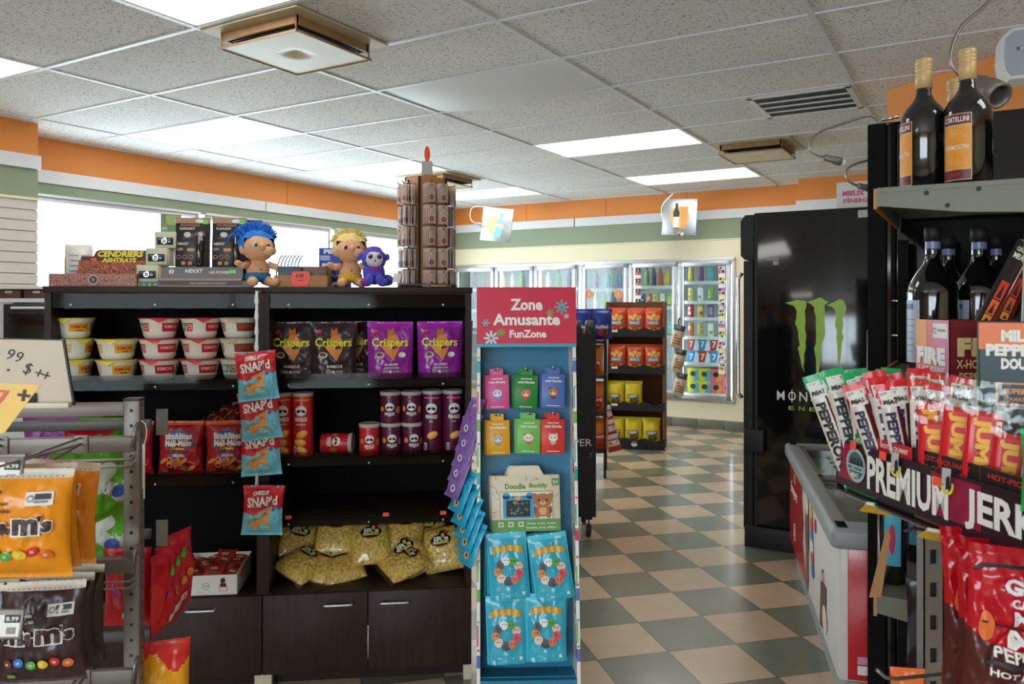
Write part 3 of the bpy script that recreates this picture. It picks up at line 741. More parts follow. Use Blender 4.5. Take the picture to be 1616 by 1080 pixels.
# card sign on its top
s = MB(); s.rbox(-.11, .13, 0, .004, 0, .16, 'print_white', .001); mp = flatmap(0)
s.text('MIEUX', -.02, .095, .03, C(216, 70, 150), mp, width=.115, bold=.05); s.text("S'ÉNERGISER", .02, .055, .03, C(216, 70, 150), mp, width=.19, bold=.04)
tag(s.obj('card_sign', None, TM(*PX(1353, 331, 4.5), -RA)), "white card sign with pink words MIEUX S'ÉNERGISER on top of the black fridge", 'sign')

# ================================================================ snack display stand in the aisle
RSX, RSY = -3.15, 7.14
RS = RM(RSX, RSY, 0, radians(15))
st = thing('snack_display', 'dark cardboard snack display stand with four tiers of chip bags', 'display stand', RS)
for x in (0, .56):
    s = MB(); s.prism([(0, 0), (.34, 0), (.34, 1.42), (.10, 1.42), (.0, 1.2)], 0, .012, 'kraft_dark', M=TM(x+.0, 0, 0) @ Matrix.Rotation(pi/2, 4, 'Z')); s.obj('side_panel', st)
MB().box(0, .56, .33, .34, .0, 1.42, 'kraft_dark').obj('back_panel', st)
for k, z in enumerate((.07, .42, .778, 1.133)):
    MB().box(0, .56, .0, .34, z-.03, z-.02, 'kraft_dark').obj('shelf', st)
    lp = MB(); pts = [(0, z-.05 if k else 0), (.57, z-.05 if k else 0)]
    for i in range(20, -1, -1): x = .57*i/20; pts.append((x, z+.025+.014*cos(i*pi/3.3)))
    n_ = len(pts); lp.prism(pts, -.012, -.004, 'black_matte')
    if k == 0: lp.ring(.28, .05, .022, .026, 'print_white', flatmap(-.012), .001); lp.oval(.28, .045, .03, .012, 'print_white', flatmap(-.012), .001)
    else: lp.rect(.06, .12, z-.005, z+.015, 'print_white', flatmap(-.012), .001)
    lp.obj('front_lip', st)
def chip_bag(main, acc, word, wcol, chips=True):
    A, B_ = C(*main, rough=.25), C(*acc, rough=.3)
    def colf(u, v): return A
    def deco(mb, mp):
        if chips:
            for q, (x, z) in enumerate([(-.045, .16), (0, .175), (.045, .16), (-.05, .045), (0, .03), (.05, .045), (-.02, .145), (.03, .14)]): mb.oval(x, z, .021, .019, B_, mp, .001+q*.0002, n=14)
        else:
            mb.oval(.01, .06, .045, .035, B_, mp, .001)
        mb.rect(-.058, .058, .085, .125, C(*wcol), mp, .003, nx=6); mb.text(word, 0, .105, .028, 'print_white', mp, width=.105, bold=.05, o=.004)
    return lambda: pouch('chip_bag', .18, .25, .04, colf, deco, nx=16, nz=20, wr=.003)
rows = [(1.133, 3, 'r', 'top'), (.778, 3, 'r', 'second'), (.42, 2, 'y', 'third'), (.07, 3, 'y', 'bottom')]
for z, n_, kd, rw in rows:
    for i in range(n_):
        if kd == 'r': bl = chip_bag((222, 84, 44), (236, 190, 100), 'SNACK', (88, 120, 170)); nm = 'red-orange chip bag'
        else: bl = chip_bag((232, 206, 40), (120, 100, 60), 'CRISPY', (70, 66, 60), False); nm = 'yellow crisp bag'
        place(('sn', kd), bl, '%s, %s from left on the %s tier of the aisle snack display' % (nm, ORD[i], rw), 'snack bag', RS @ TM(.105+i*.175-(.02 if kd == 'y' else 0), .07+.01*i, z-.02, radians(-3+4*i)), 'bags on the aisle snack display')
# hanging strip of nut bags at its right
ns = thing('clip_strip', 'thin clip strip hanging at the right side of the aisle snack display', 'clip strip', TM(1.50, 7.35, .55))
MB().box(-.008, .008, 0, .002, -.0, .85, 'white_plastic').obj('strip', ns)
for i in range(3):
    def nb():
        def deco(mb, mp):
            for q in range(14): mb.oval(-.03+.02*(q % 4), .04+.025*(q//4), .011, .009, C(178, 110, 60), mp, .002+q*.0001, n=8, rings=1)
        return pouch('nut_bag', .11, .21, .03, lambda u, v: C(60, 60, 52, rough=.3) if v > .72 else C(206, 190, 160, rough=.3), deco, nx=12, nz=16)
    place('nut', nb, 'small nut bag, %s from top on the strip right of the aisle snack display' % ORD[i], 'snack bag', TM(1.5+.01*i, 7.32, 1.0-.22*i, radians(-20)) @ Matrix.Rotation(radians(12), 4, 'Y'), 'nut bags on the strip')
# cream pole with candy bags hung low, left of the display
tag(MB().tube([(.815, 6.95, .35), (.83, 6.95, 1.25)], .013, 'cream_plastic', 8).obj('clip_strip'), 'long cream plastic strip hanging left of the aisle snack display', 'clip strip')
for i in range(3):
    def cb():
        def deco(mb, mp): mb.rect(-.05, .05, .06, .1, 'print_white', mp, .002, nx=4); mb.text('Rosa', 0, .08, .03, C(190, 40, 40), mp, bold=.04); mb.rect(-.05, .05, .02, .035, C(200, 50, 60), mp, .002, nx=4)
        return pouch('candy_bag', .12, .15, .02, lambda u, v: C(196, 52, 48) if v < .3 or .75 > v > .6 else C(206, 200, 192), deco, nx=12, nz=12)
    place('cbag', cb, 'small red and white candy bag, %s from top on the cream strip' % ORD[i], 'snack bag', TM(.86+.03*i-.03, 6.9-.02*i, .37-.12*i, 0) @ Matrix.Rotation(radians(-14), 4, 'Y'), 'candy bags on the cream strip')
# dark shelving behind with blue ruffled chip bags
sh = thing('wire_shelving', 'black narrow shelving behind the wheeled black cabinet', 'shelving', TM(.42, 6.45, 0, radians(-8)))
for x in (0, .33):
    for y in (0, .35): MB().box(x-.01, x+.01, y-.01, y+.01, 0, 1.2, 'black_matte').obj('post', sh)
for z in (.2, .5, .8, 1.08): MB().box(-.01, .34, -.01, .36, z, z+.02, 'black_matte').obj('shelf', sh)
for i in range(2):
    place('blue', chip_bag((38, 58, 150), (210, 60, 50), 'Ruffled', (60, 90, 190), False), 'blue ruffled chip bag on top of the black shelving, %s' % ('left' if i == 0 else 'right'), 'snack bag', TM(.56+.17*i, 6.5, 1.1+.01, radians(-6+5*i)), 'blue chip bags')
place('orange', chip_bag((236, 130, 40), (210, 60, 40), 'Doré', (200, 60, 40), False), 'orange chip bag behind the blue ruffled ones', 'snack bag', TM(.63, 6.68, 1.15, 0) @ Matrix.Translation((0, 0, -.05)))
for i, z in enumerate((.22, .52, .82)):
    place('orange', None, 'orange chip bag on the %s shelf of the black shelving' % ['low', 'middle', 'upper'][i], 'snack bag', TM(.70-.02*i, 6.5, z, radians(5)))
# black wheeled cabinet
wc = thing('wheeled_cabinet', 'black wheeled merchandiser cabinet with white lettering behind the red FunZone stand', 'cabinet', TM(0, 4.74, 0))
c = MB(); c.prism([(.10, .13), (.5, .13), (.5, 1.2), (.44, 1.225), (.10, 1.27)], 0, .03, 'black_matte'); c.box(.1, .5, .03, .4, .13, 1.15, 'black_panel'); c.obj('body', wc)
t_ = MB(); mp = flatmap(0); t_.text('PEPPER', .37, .575, .042, 'print_white', mp, width=.21, bold=.0, o=.001); t_.text('y', .47, .50, .03, C(120, 120, 120), mp, bold=.0, o=.001); t_.obj('lettering', wc)
for x, y in ((.46, .04), (.14, .04), (.46, .36), (.14, .36)):
    w_ = MB(); w_.lathe([(.02, -.012), (.036, -.012), (.04, -.006), (.04, .006), (.036, .012), (.02, .012)], 'dark_cap', 20, M=TM(x, y, .04) @ Matrix.Rotation(pi/2, 4, 'Y') @ Matrix.Rotation(.3, 4, 'X')); w_.box(x-.004, x+.004, y-.02, y+.02, .04, .13, 'black_matte'); w_.box(x-.02, x+.02, y-.02, y+.02, .11, .132, 'black_matte'); w_.obj('caster', wc)
for i, x in enumerate((.40, .475)):
    def sbt():
        o = MB().lathe([(.03, 0), (.033, .01), (.033, .09), (.015, .12)], 'dark_cap', 18).obj('bottle'); MB().lathe([(.026, .10), (.026, .14), (.02, .15)], 'grey_metal', 18).obj('cap', o); return o
    place('silvercap', sbt, 'bottle with grey cap on the wheeled black cabinet, %s one' % ('left' if i == 0 else 'right'), 'bottle', TM(x, 4.88, 1.15), 'bottles on the wheeled cabinet')

# ================================================================ the two dark shelving units
def world_at(px, off): d, u = GD(px, off); return Vector((u*d, d, 0))
GL = world_at(70, 0)                         # front left foot of the left unit
GT = TM(GL.x, GL.y, 0, GA)
def gx(px): p = world_at(px, 0); return (p-GL).length
XS = [0, gx(415), gx(744)]
TOPZ = 1.462
for k in range(2):
    a, b = XS[k], XS[k+1]; w = b-a
    t = thing('shelving_unit', ['left dark brown shelving unit with noodle bowls and snack mix', 'right dark brown shelving unit with popcorn bags above two cabinet doors'][k], 'shelving unit', GT @ TM(a, 0, 0))
    for x in (0, w-.022): q = MB(); q.box(x, x+.022, .0, .42, .06, TOPZ-.02, 'espresso'); q.obj('side_panel', t)
    q = MB(); q.box(.022, w-.022, .40, .415, .06, TOPZ-.02, 'black_panel'); q.obj('back_panel', t)
    q = MB(); q.rbox(-.004, w+.004, -.005, .42, TOPZ-.022, TOPZ, 'espresso', .002); q.obj('top_panel', t)
    zs = [(1.402, .04, .0)] if 0 else []
    levels = [1.12, .773 if k == 0 else .833] + ([] if k == 0 else [.615])
    for z in levels+[.35]:
        sh = MB(); sh.box(.022, w-.022, .0 if z == .35 else .03, .40, z-.018, z, 'espresso'); sh = sh.obj('shelf' if z > .36 else 'counter', t)
        if z > .36:
            r = MB(); r.add([(.024, .0, z-.028), (w-.024, .0, z-.028), (w-.024, .004, z+.026), (.024, .004, z+.026)], [(0,1,2,3)], 'acrylic')
            r.box(.024, w-.024, .006, .03, z-.026, z-.004, 'espresso')
            r.obj('price_rail', sh)
            for x in (w*.12, w*.5, w*.86): q = MB(); q.ball((x, -.002, z-.016), .0035, 'print_white', 8, 6); q.obj('screw', sh)
    r = MB(); r.add([(.026, -.003, TOPZ-.078), (w-.026, -.003, TOPZ-.078), (w-.026, .0, TOPZ-.026), (.026, .0, TOPZ-.026)], [(0,1,2,3)], 'acrylic'); r.obj('header_rail', t)
    q = MB(); q.box(.022, w-.022, .012, .03, TOPZ-.075, TOPZ-.022, 'espresso'); q.obj('header_board', t)
    for x in (w*.12, w*.5, w*.86): q = MB(); q.ball((x, -.005, TOPZ-.065), .004, 'print_white', 8, 6); q.obj('screw', t)
    # cabinet
    ds = [(0.002, w-.002, w*.72)] if k == 0 else [(.002, gx(581)-a-.0015, gx(535)-a), (gx(581)-a+.0015, w-.002, gx(623)-a)]
    for (x0, x1, hx) in ds:
        d = MB(); d.rbox(x0, x1, -.018, -.0005, .063, .348, 'dark_wood', .0015); d = d.obj('door', t)
        MB().tube(bez([(hx-.048, -.018, .312), (hx-.048, -.04, .312), (hx-.04, -.044, .312), (hx+.04, -.044, .312), (hx+.048, -.04, .312), (hx+.048, -.018, .312)], 4), .0045, 'alu', 8).obj('handle', d)
    MB().box(.03, w-.03, .06, .08, 0, .06, 'espresso').obj('kick_board', t)
    for x in (.0, w-.03): MB().box(x, x+.03, .0, .03, 0, .06, 'cream_plastic').obj('leg', t)
for px, y in ((0.09, .62), (.44, .62), (.65, .62)):
    s = MB(); s.rect(-.011, .011, 0, .014, 'sticker_red', flatmap(0), 0); o = s.obj('price_sticker', None, GT @ TM(XS[1]+px, -.0035, .618)); tag(o, 'small red price sticker on the low acrylic rail, %s from left' % ORD[(.09, .44, .65).index(px)], 'sticker', 'red price stickers')

# ---------------------------------------------------------------- noodle bowls
def bowl(kind):
    lidc = {'y': (238, 212, 40), 'r': (224, 52, 60), 'b': (206, 168, 120)}[kind]
    band = {'y': (232, 168, 44), 'r': (200, 30, 42), 'b': (140, 78, 44)}[kind]
    W_ = C(236, 232, 216, rough=.4)
    def b():
        o = MB(); rf = lambda z: .052+(.069-.052)*min(1, z/.068)
        o.lathe([(.045, .0), (.05, .001), (.052, .008), (.055, .01), (.0575, .022), (.069, .068), (.0715, .07), (.072, .0735), (.069, .074)], W_, 40)
        mp = cylmap(lambda z: .0575+(z-.022)*.25+.0002)
        z0, z1 = .0255, .057; A = C(*band); G = C(84, 150, 60)
        for base in (-.21, 0.0):
            pass
        # band wraps the bowl: word field, green field, coloured field, repeated
        per = 2*pi*.06
        for rep in range(2):
            s = -per/2+rep*per/2+.01
            o.rect(s, s+.072, z0, z1, A, mp, .0004, nx=12); 
            o.text('KIMCHI' if kind != 'y' else 'KIMCHI', s+.034, .0435, .012, C(190, 24, 40) if kind == 'y' else C(250, 190, 190) if kind == 'r' else C(226, 60, 50), mp, width=.05, bold=.03, o=.0009)
            if kind != 'r': o.text('Chicken' if kind == 'y' else 'Bœuf', s+.035, .0305, .0055, 'print_black', mp, bold=.03, o=.0009)
            o.rect(s+.077, s+.110, z0, z1, G, mp, .0004, nx=6, sk=.006); o.rect(s+.117, s+.142, z0, z1, A, mp, .0004, nx=5, sk=.0)
            for q in (0, 1):
                cx = s+.095+q*.036; m = 'print_white'
                for (a, b_, c, d) in ((-.009, .009, .0495, .0515), (-.008, .008, .0445, .0463), (-.0085, -.0065, .036, .046), (.006, .008, .036, .046), (-.008, .008, .035, .0368), (-.001, .001, .028, .036), (-.009, .009, .0275, .029)): o.rect(cx+a, cx+b_, c, d, m, mp, .0009)
        o = o.obj('noodle_bowl')
        l = MB(); lm = C(*lidc, rough=.3); l.lathe([(.0725, .0715), (.0745, .0735), (.0735, .0755), (.068, .076), (.03, .0765)], lm, 40)
        l.oval(0, 0, .055, .055, C(60, 52, 40) if kind != 'y' else C(70, 66, 40), lambda x, z, oo: Vector((x, z, .0768+oo)), .0004)
        tb = [(-.028, .072), (.0, .0715), (.028, .072), (.012, .064), (.0, .057), (-.012, .064)]
        l.add([(x, -.0752-.002*(z < .07), z) for x, z in tb], [(0, 1, 2, 3, 4, 5)], lm); l.obj('lid', o); return o
    return b
def bowls(px, n, kind, off, cname, ords):
    for i in range(n):
        place(('bowl', kind), bowl(kind), '%s-lidded noodle bowl, %s of its stack, in the %s' % (cname, ['bottom', 'second', 'top'][i] if n == 3 else ['bottom', 'top'][i], ords), 'noodle bowl', GM(px, off, 1.121+.0765*i, radians([0, 118, 30, 200, 64][(i*2+int(px)) % 5]*.25-14+(px % 7)*3)), 'noodle bowls on the top shelf')
bowls(116, 3, 'y', .13, 'yellow', 'leftmost stack')
bowls(185, 2, 'y', .10, 'yellow', 'short second stack')
bowls(252, 3, 'r', .11, 'red', 'third stack from left')
bowls(317, 3, 'r', .11, 'red', 'fourth stack from left')
bowls(378, 3, 'b', .12, 'tan', 'rightmost stack behind the hanging snack bags')

# ---------------------------------------------------------------- snack mix bags, left unit
def bits():
    R = C(176, 28, 38, rough=.22); D = C(120, 30, 44, rough=.25)
    def colf(u, v): return C(226, 110, 60, rough=.25) if v > .93 else (R if noise.noise(Vector((u*5, v*4, 1))) > -.25 or v > .6 else D)
    def deco(mb, mp):
        B = C(24, 96, 176); random.seed(3)
        mb.fan((0, .125), [(-.055, .12), (-.045, .15), (-.01, .165), (.03, .16), (.055, .135), (.052, .108), (.03, .09), (.03, .06), (-.03, .06), (-.03, .09), (-.05, .1)], B, mp, .0025)
        mb.text('Bits&Bites', 0, .143, .024, 'print_white', mp, width=.1, bold=.05, o=.004); mb.text('Méli-Mélo', 0, .118, .024, 'print_white', mp, width=.1, bold=.05, o=.004)
        mb.text('Crispers', 0, .098, .013, C(240, 220, 50), mp, width=.05, bold=.04, o=.004); mb.text('ORIGINAL', 0, .073, .011, 'print_white', mp, width=.046, bold=.03, o=.004)
        for q in range(16):
            x = -.065+.13*random.random(); z = .012+.045*random.random(); k = q % 4
            if k == 0: mb.ring(x, z, .006, .012, C(226, 120, 50), mp, .003+q*.0001, n=14)
            elif k == 1: a = random.random()*3; mb.oval(x, z, .02, .004, C(206, 120, 60), mp, .003+q*.0001, n=10, rot=a)
            elif k == 2: mb.poly([(x-.013, z-.008), (x+.013, z-.01), (x+.012, z+.01), (x-.01, z+.012)], C(150, 92, 56), mp, .003+q*.0001)
            else: mb.oval(x, z, .018, .007, C(232, 150, 60), mp, .003+q*.0001, n=12, rot=.6)
    return pouch('snack_mix_bag', .165, .195, .032, colf, deco, wr=.009, nx=34, nz=40, seed=2)
for i, (px, off, r) in enumerate(((286, .085, -3), (361, .075, 4))):
    place('bits', bits, 'shiny red snack mix bag with blue diamond, %s at the front of the shelf' % ['left one', 'right one'][i], 'snack bag', GM(px, off, .775, radians(r)), 'red snack mix bags')
for i in range(5):
    place('bits', bits, 'shiny red snack mix bag lying in the pile, %s layer from bottom' % ORD[i], 'snack bag', GM(300+22*i, .22+.015*i, .87+.022*i, radians(6*i-8)) @ Matrix.Rotation(radians(-78), 4, 'X') @ TM(0, 0, -.06), 'red snack mix bags')
place('bits', bits, 'shiny red snack mix bag half hidden behind the grey rack post', 'snack bag', GM(205, .09, .775, radians(5)), 'red snack mix bags')

# ---------------------------------------------------------------- crispers pouches, right unit
def crisp(kind):
    base = (58, 42, 46) if kind == 'b' else (150, 40, 150)
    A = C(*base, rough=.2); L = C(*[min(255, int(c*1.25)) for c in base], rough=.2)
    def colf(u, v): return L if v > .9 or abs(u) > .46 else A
    def deco(mb, mp):
        mb.fan((.0, .125), [(-.035, .12), (-.012, .15), (.002, .18), (.02, .16), (.04, .135), (.03, .10), (.012, .065), (-.005, .085)], C(222, 136, 50), mp, .003)
        mb.poly([(-.012, .16), (-.008, .188), (.0, .178), (.012, .19), (.018, .165)], C(200, 112, 44), mp, .002)
        mb.text('Crispers', .0, .131, .042, C(236, 226, 40), mp, width=.138, bold=.025, o=.006, sub=2)
        mb.oval(-.04, .087, .017, .012, C(206, 190, 170), mp, .003); mb.oval(-.04, .089, .012, .007, C(96, 50, 40), mp, .0036)
        if kind == 'b': mb.text('BARBECUE', .004, .045, .011, 'print_white', mp, width=.06, bold=.03, o=.004)
        else:
            mb.text('ALL DRESSED', .004, .052, .009, 'print_white', mp, width=.055, bold=.03, o=.004); mb.text('ASSAISONNÉES', .004, .04, .008, 'print_white', mp, width=.058, bold=.02, o=.004); mb.oval(.045, .088, .014, .01, C(226, 222, 190), mp, .003)
        mb.rect(-.03, -.01, .018, .03, C(150, 140, 140), mp, .002); mb.rect(.01, .035, .018, .03, C(150, 140, 140), mp, .002); mb.star(0, .024, .007, 'print_white', mp, 6, .5, .002)
        mb.poly([(-.064, .168), (-.056, .182), (-.042, .18), (-.046, .164)], C(200, 30, 60), mp, .002)
    return lambda: pouch('crisps_pouch', .172, .212, .03, colf, deco, wr=.007, nx=34, nz=40, seed=5, gusset=True, taper=.06)
for i, (px, k, off, lab) in enumerate(((462, 'b', .11, 'dark barbecue Crispers pouch, left one of the front pair'), (527, 'b', .10, 'dark barbecue Crispers pouch, right one of the front pair'), (560, 'b', .20, 'dark barbecue Crispers pouch peeking out behind the others'), (616, 'p', .08, 'shiny purple Crispers pouch, left one'), (694, 'p', .09, 'shiny purple Crispers pouch, right one'), (712, 'p', .19, 'shiny purple Crispers pouch standing behind the right one'))):
    lab = lab.replace('Crispers ', 'crisps ')
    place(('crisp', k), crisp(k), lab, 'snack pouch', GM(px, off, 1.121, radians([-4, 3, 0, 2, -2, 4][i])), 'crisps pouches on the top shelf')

# ---------------------------------------------------------------- stacked-chip cans
def chipcan(h, col, hi, purple):
    A = C(*col, rough=.3)
    def deco(mb, mp):
        t = h-.012; mb.rect(-.03, .03, t-.016, t-.01, C(*hi), mp, .0004, nx=8)
        k = 1 if h > .15 else .8
        cz = t-.052*k
        mb.oval(0, cz, .021*k, .019*k, 'print_white', mp, .0006); mb.oval(-.0085*k, cz-.002, .0085*k, .0055*k, 'print_black', mp, .001, rot=.45); mb.oval(.0085*k, cz-.002, .0085*k, .0055*k, 'print_black', mp, .001, rot=-.45)
        mb.text('PRINGLES', 0, cz-.032*k, .014*k, 'print_white', mp, width=.046*k, bold=.04, o=.0012)
        if h > .15:
            mb.text('BBQ' if purple else 'ORIGINAL', 0, cz-.05, .006, 'print_white', mp, bold=.03)
            for q in range(3 if not purple else 1): mb.oval(.004*(-1)**q, .085-q*.03 if not purple else .07, .022, .013, C(236, 160, 50), mp, .0008+q*.0002, rot=.4-q*.5); mb.oval(.004*(-1)**q, .089-q*.03 if not purple else .074, .015, .007, C(248, 196, 90), mp, .0016+q*.0002, rot=.4-q*.5)
            mb.rect(-.03, -.018, .012, .04, 'print_white', mp, .001); mb.rect(-.028, -.02, .014, .036, C(120, 120, 120), mp, .0016)
        else:
            mb.oval(-.031, cz-.008, .008, .01, C(236, 150, 44), mp, .001); mb.oval(.036, cz-.012, .012, .014, C(196, 120, 60), mp, .001); mb.text('BBQ' if purple else 'ORIGINAL', 0, .028, .005, 'print_white', mp, bold=.03)
    def b():
        o = MB(); r = .0375; o.lathe([(r*.97, 0), (r, .003), (r, h-.006), (r*.96, h-.002)], A, 32); deco(o, cylmap(r)); o = o.obj('chip_can')
        MB().lathe([(r*1.01, h-.012), (r*1.05, h-.010), (r*1.05, h+.001), (r*.95, h+.003), (r*.9, h+.001)], C(196, 184, 176, rough=.35), 32).obj('lid', o); return o
    return b
RD, PU = (206, 32, 36), (92, 20, 58)
Z2 = .835
def cc(key, px, off, z, lab, rot=0):
    d = {'tr': (.235, RD, (232, 150, 60), 0), 'tp': (.235, PU, (236, 90, 150), 1), 'sr': (.115, RD, RD, 0), 'sp': (.115, PU, PU, 1)}[key]
    place(('can', key), chipcan(d[0], *d[1:]), lab, 'chip can', GM(px, off, z, radians(rot)), 'stacked-chip cans')
cc('tr', 445, .08, Z2, 'tall red chip can half hidden behind the hanging snack bags', 12); cc('tr', 478, .07, Z2, 'tall red chip can, right one of the tall red pair', -4)
cc('tp', 682, .09, Z2, 'tall purple chip can, left one', -6); cc('tp', 714, .09, Z2, 'tall purple chip can, right one by the shelf side', 8)
cc('sr', 583, .07, Z2, 'short red chip can standing alone left of the purple ones', 4)
cc('sp', 617, .08, Z2, 'short purple chip can, lower left of the four', 8); cc('sp', 650, .08, Z2, 'short purple chip can, lower right of the four', 14)
cc('sp', 616, .08, Z2+.118, 'short purple chip can, upper left of the four', -2); cc('sp', 649, .08, Z2+.118, 'short purple chip can, upper right of the four', 2)
place(('can', 'sr'), None, 'short red chip can lying on its side on the shelf', 'chip can', GM(508, .10, Z2+.0395, radians(-6)) @ Matrix.Rotation(radians(90), 4, 'Y') @ Matrix.Rotation(radians(-20), 4, 'Z'), 'stacked-chip cans')

# ---------------------------------------------------------------- popcorn bags
def popmat():
    mat('popcorn', (230, 190, 80), .5, var=0, coat=.1); m = MATS['popcorn']; nt = m.node_tree; n = nt.nodes; l = nt.links
    t = n.new('ShaderNodeTexCoord'); v = n.new('ShaderNodeTexVoronoi'); v.inputs['Scale'].default_value = 92; v2 = n.new('ShaderNodeTexNoise'); v2.inputs['Scale'].default_value = 150
    l.new(t.outputs['Object'], v.inputs['Vector']); l.new(t.outputs['Object'], v2.inputs['Vector'])
    r = n.new('ShaderNodeValToRGB'); e = r.color_ramp.elements; e[0].position = 0; e[0].color = (1, .86, .40, 1); e[1].position = .95; e[1].color = (.50, .20, .02, 1)
    q = e.new(.45); q.color = (1, .60, .08, 1)
    l.new(v.outputs['Distance'], r.inputs[0])
    mx = n.new('ShaderNodeMix'); mx.data_type = 'RGBA'; l.new(v2.outputs['Fac'], mx.inputs['Factor']); l.new(r.outputs[0], mx.inputs['A']); mx.inputs['B'].default_value = (1, .80, .26, 1)
    rr = n.new('ShaderNodeMath'); rr.operation = 'MULTIPLY'; rr.inputs[1].default_value = .5; l.new(v2.outputs['Fac'], rr.inputs[0]); l.new(rr.outputs[0], mx.inputs['Factor'])
    l.new(mx.outputs['Result'], n['Principled BSDF'].inputs['Base Color'])
    bp = n.new('ShaderNodeBump'); bp.inputs['Strength'].default_value = .6; bp.inputs['Distance'].default_value = .005; bp.invert = True
    l.new(v.outputs['Distance'], bp.inputs['Height']); l.new(bp.outputs[0], n['Principled BSDF'].inputs['Normal'])
popmat()
def popbag(w=.155, h=.17, dep=.04):
    o = MB(); N, Mz = 26, 26
    def surf(x, z, oo, side=1):
        u = x/w; v = z/h
        p = max(0, 1-abs(2*u)**2.2)**.5*max(0, 1-abs((2*v-1))**2.4)**.5
        bmp = .0045*noise.noise(Vector((x*70, z*70, side)))+.003*noise.noise(Vector((x*160, z*160, side)))
        sx = 1-.25*max(0, (v-.7)/.3)
        return Vector((x*sx, -side*(dep*p+bmp*min(1, p*2))-side*oo, z))
    for side in (1, -1):
        vs = []; fs = []; ms = []
        for j in range(Mz+1):
            for i in range(N+1): vs.append(surf((i/N-.5)*w, j/Mz*h, 0, side))
        for j in range(Mz):
            for i in range(N): k = j*(N+1)+i; fs.append((k, k+1, k+N+2, k+N+1) if side == 1 else (k, k+N+1, k+N+2, k+1))
        o.add(vs, fs, 'popcorn', True)
    o = o.obj('popcorn_bag')
    # clear film with a frilled edge
    f = MB(); K = 30; vs = []
    for j in range(K+1):
        for i in range(K+1):
            u = (i/K-.5)*2; v = j/K*2-1
            p = max(0, 1-abs(u)**2.6)**.5*max(0, 1-abs(v)**2.6)**.5
            x = u*w*.56; z = h/2+v*h*.6
            vs.append((x*(1-.2*max(0, v)), -(dep*1.12*p+.004*noise.noise(Vector((x*50, z*40, 5)))+.006*noise.noise(Vector((x*60, z*60, 2)))*(1-p)), z))
    fs = [(j*(K+1)+i, j*(K+1)+i+1, (j+1)*(K+1)+i+1, (j+1)*(K+1)+i) for j in range(K) for i in range(K)]
    f.add(vs, fs, 'clear_film', True); f.obj('film', o)
    lb = MB(); mp = lambda x, z, oo: surf(x, z, oo+.009); mp2 = lambda x, z, oo: Vector((x*(1-.25*max(0, (z/h-.7)/.3)), -(dep*max(0, 1-abs(2*x/w)**2.2)**.5*max(0, 1-abs((2*z/h-1))**2.4)**.5)-.009-oo, z))
    lb.oval(0, .112, .04, .024, 'print_black', mp2, .000, n=24, rings=3); lb.oval(.012, .136, .016, .014, 'print_black', mp2, .0003)
    lb.text("JR's", 0, .115, .026, 'print_white', mp2, width=.064, bold=.05, o=.001); lb.oval(.012, .13, .007, .008, C(226, 214, 60), mp2, .0016); lb.rect(-.028, .03, .098, .106, C(232, 206, 50), mp2, .001, nx=6)
    lb.rect(.018, .034, .136, .146, C(226, 36, 30), mp2, .0016); lb.text('POP', 0, .088, .006, C(190, 30, 30), mp2, width=.03, o=.001)
    lb.obj('label', o); return o
POPS = [ # px, off, z, yaw, lean back, roll, words
 (452, .09, .352, 16, -66, 52, 'lying at the bottom left end of the heap'),
 (458, .20, .40, 14, -34, 20, 'leaning at the upper left of the heap'),
 (527, .17, .432, -2, -40, 2, 'second from left in the upper row'),
 (493, .10, .352, 6, -58, 30, 'second from left in the lower row'),
 (548, .09, .352, 0, -62, -18, 'third from left in the lower row'),
 (587, .13, .40, 2, -36, -3, 'in the middle in front, with red sticker on top'),
 (606, .09, .352, -8, -68, 52, 'lying flat right of the middle in the lower row'),
 (632, .18, .432, -4, -40, 6, 'upper right with the label facing straight out'),
 (657, .11, .355, -6, -38, -28, 'leaning right in the lower row below the upper right one'),
 (704, .14, .36, -10, -26, -12, 'standing at the far right end of the heap'),
 (672, .25, .40, -4, -24, 0, 'dim one at the back between the two rightmost')]
for i, (px, off, z, yw, ln, rl, wd) in enumerate(POPS):
    place('pop', popbag, 'clear popcorn bag %s' % wd, 'popcorn bag', GM(px, off, z+(.03 if abs(rl) > 50 else 0), radians(yw)) @ Matrix.Rotation(radians(ln), 4, 'X') @ Matrix.Rotation(radians(rl), 4, 'Y') @ TM(0, 0, 0), 'popcorn bags on the counter')

# ---------------------------------------------------------------- open carton of wrapped sweets
ct = thing('open_carton', 'open white cardboard tray with small printed marks on the counter', 'carton', GM(329, -.0, .352, radians(0)))
b = MB(); W2, D2, H2 = .2, .24, .072
for a_, b_, c_, d_, e_, f_ in ((-W2/2-.045, W2/2, 0, .003, 0, H2), (-W2/2-.045, W2/2, D2, D2+.003, 0, H2+.01), (W2/2-.003, W2/2, 0, D2, 0, H2+.005), (-W2/2-.045, -W2/2-.042, 0, D2, 0, H2), (-W2/2-.045, W2/2, 0, D2, 0, .003)): b.box(a_, b_, c_, d_, e_, f_, 'print_white')
b.obj('tray', ct)
s = MB(); mp = flatmap(0); s.ring(-.01, .034, .011, .0125, 'print_black', mp); s.rect(-.018, -.002, .033, .035, 'print_black', mp); s.obj('round_mark', ct)
s = MB(); s.oval(.05, .052, .009, .01, 'print_black', mp); s.rect(.04, .062, .03, .042, 'print_black', mp); s.rect(.036, .066, .014, .03, C(200, 60, 50), mp); s.rect(.038, .064, .016, .028, 'print_white', mp, .001); s.obj('picture_mark', ct)
def sweet():
    return pouch('wrapped_sweet', .075, .06, .012, lambda u, v: C(150, 60, 40, rough=.25) if abs(u) < .3 else C(196, 60, 50, rough=.25), lambda mb, mp: mb.rect(-.014, .014, .02, .034, C(216, 160, 140), mp, .002, nx=2), nx=14, nz=12, wr=.003, seed=8)
random.seed(11)
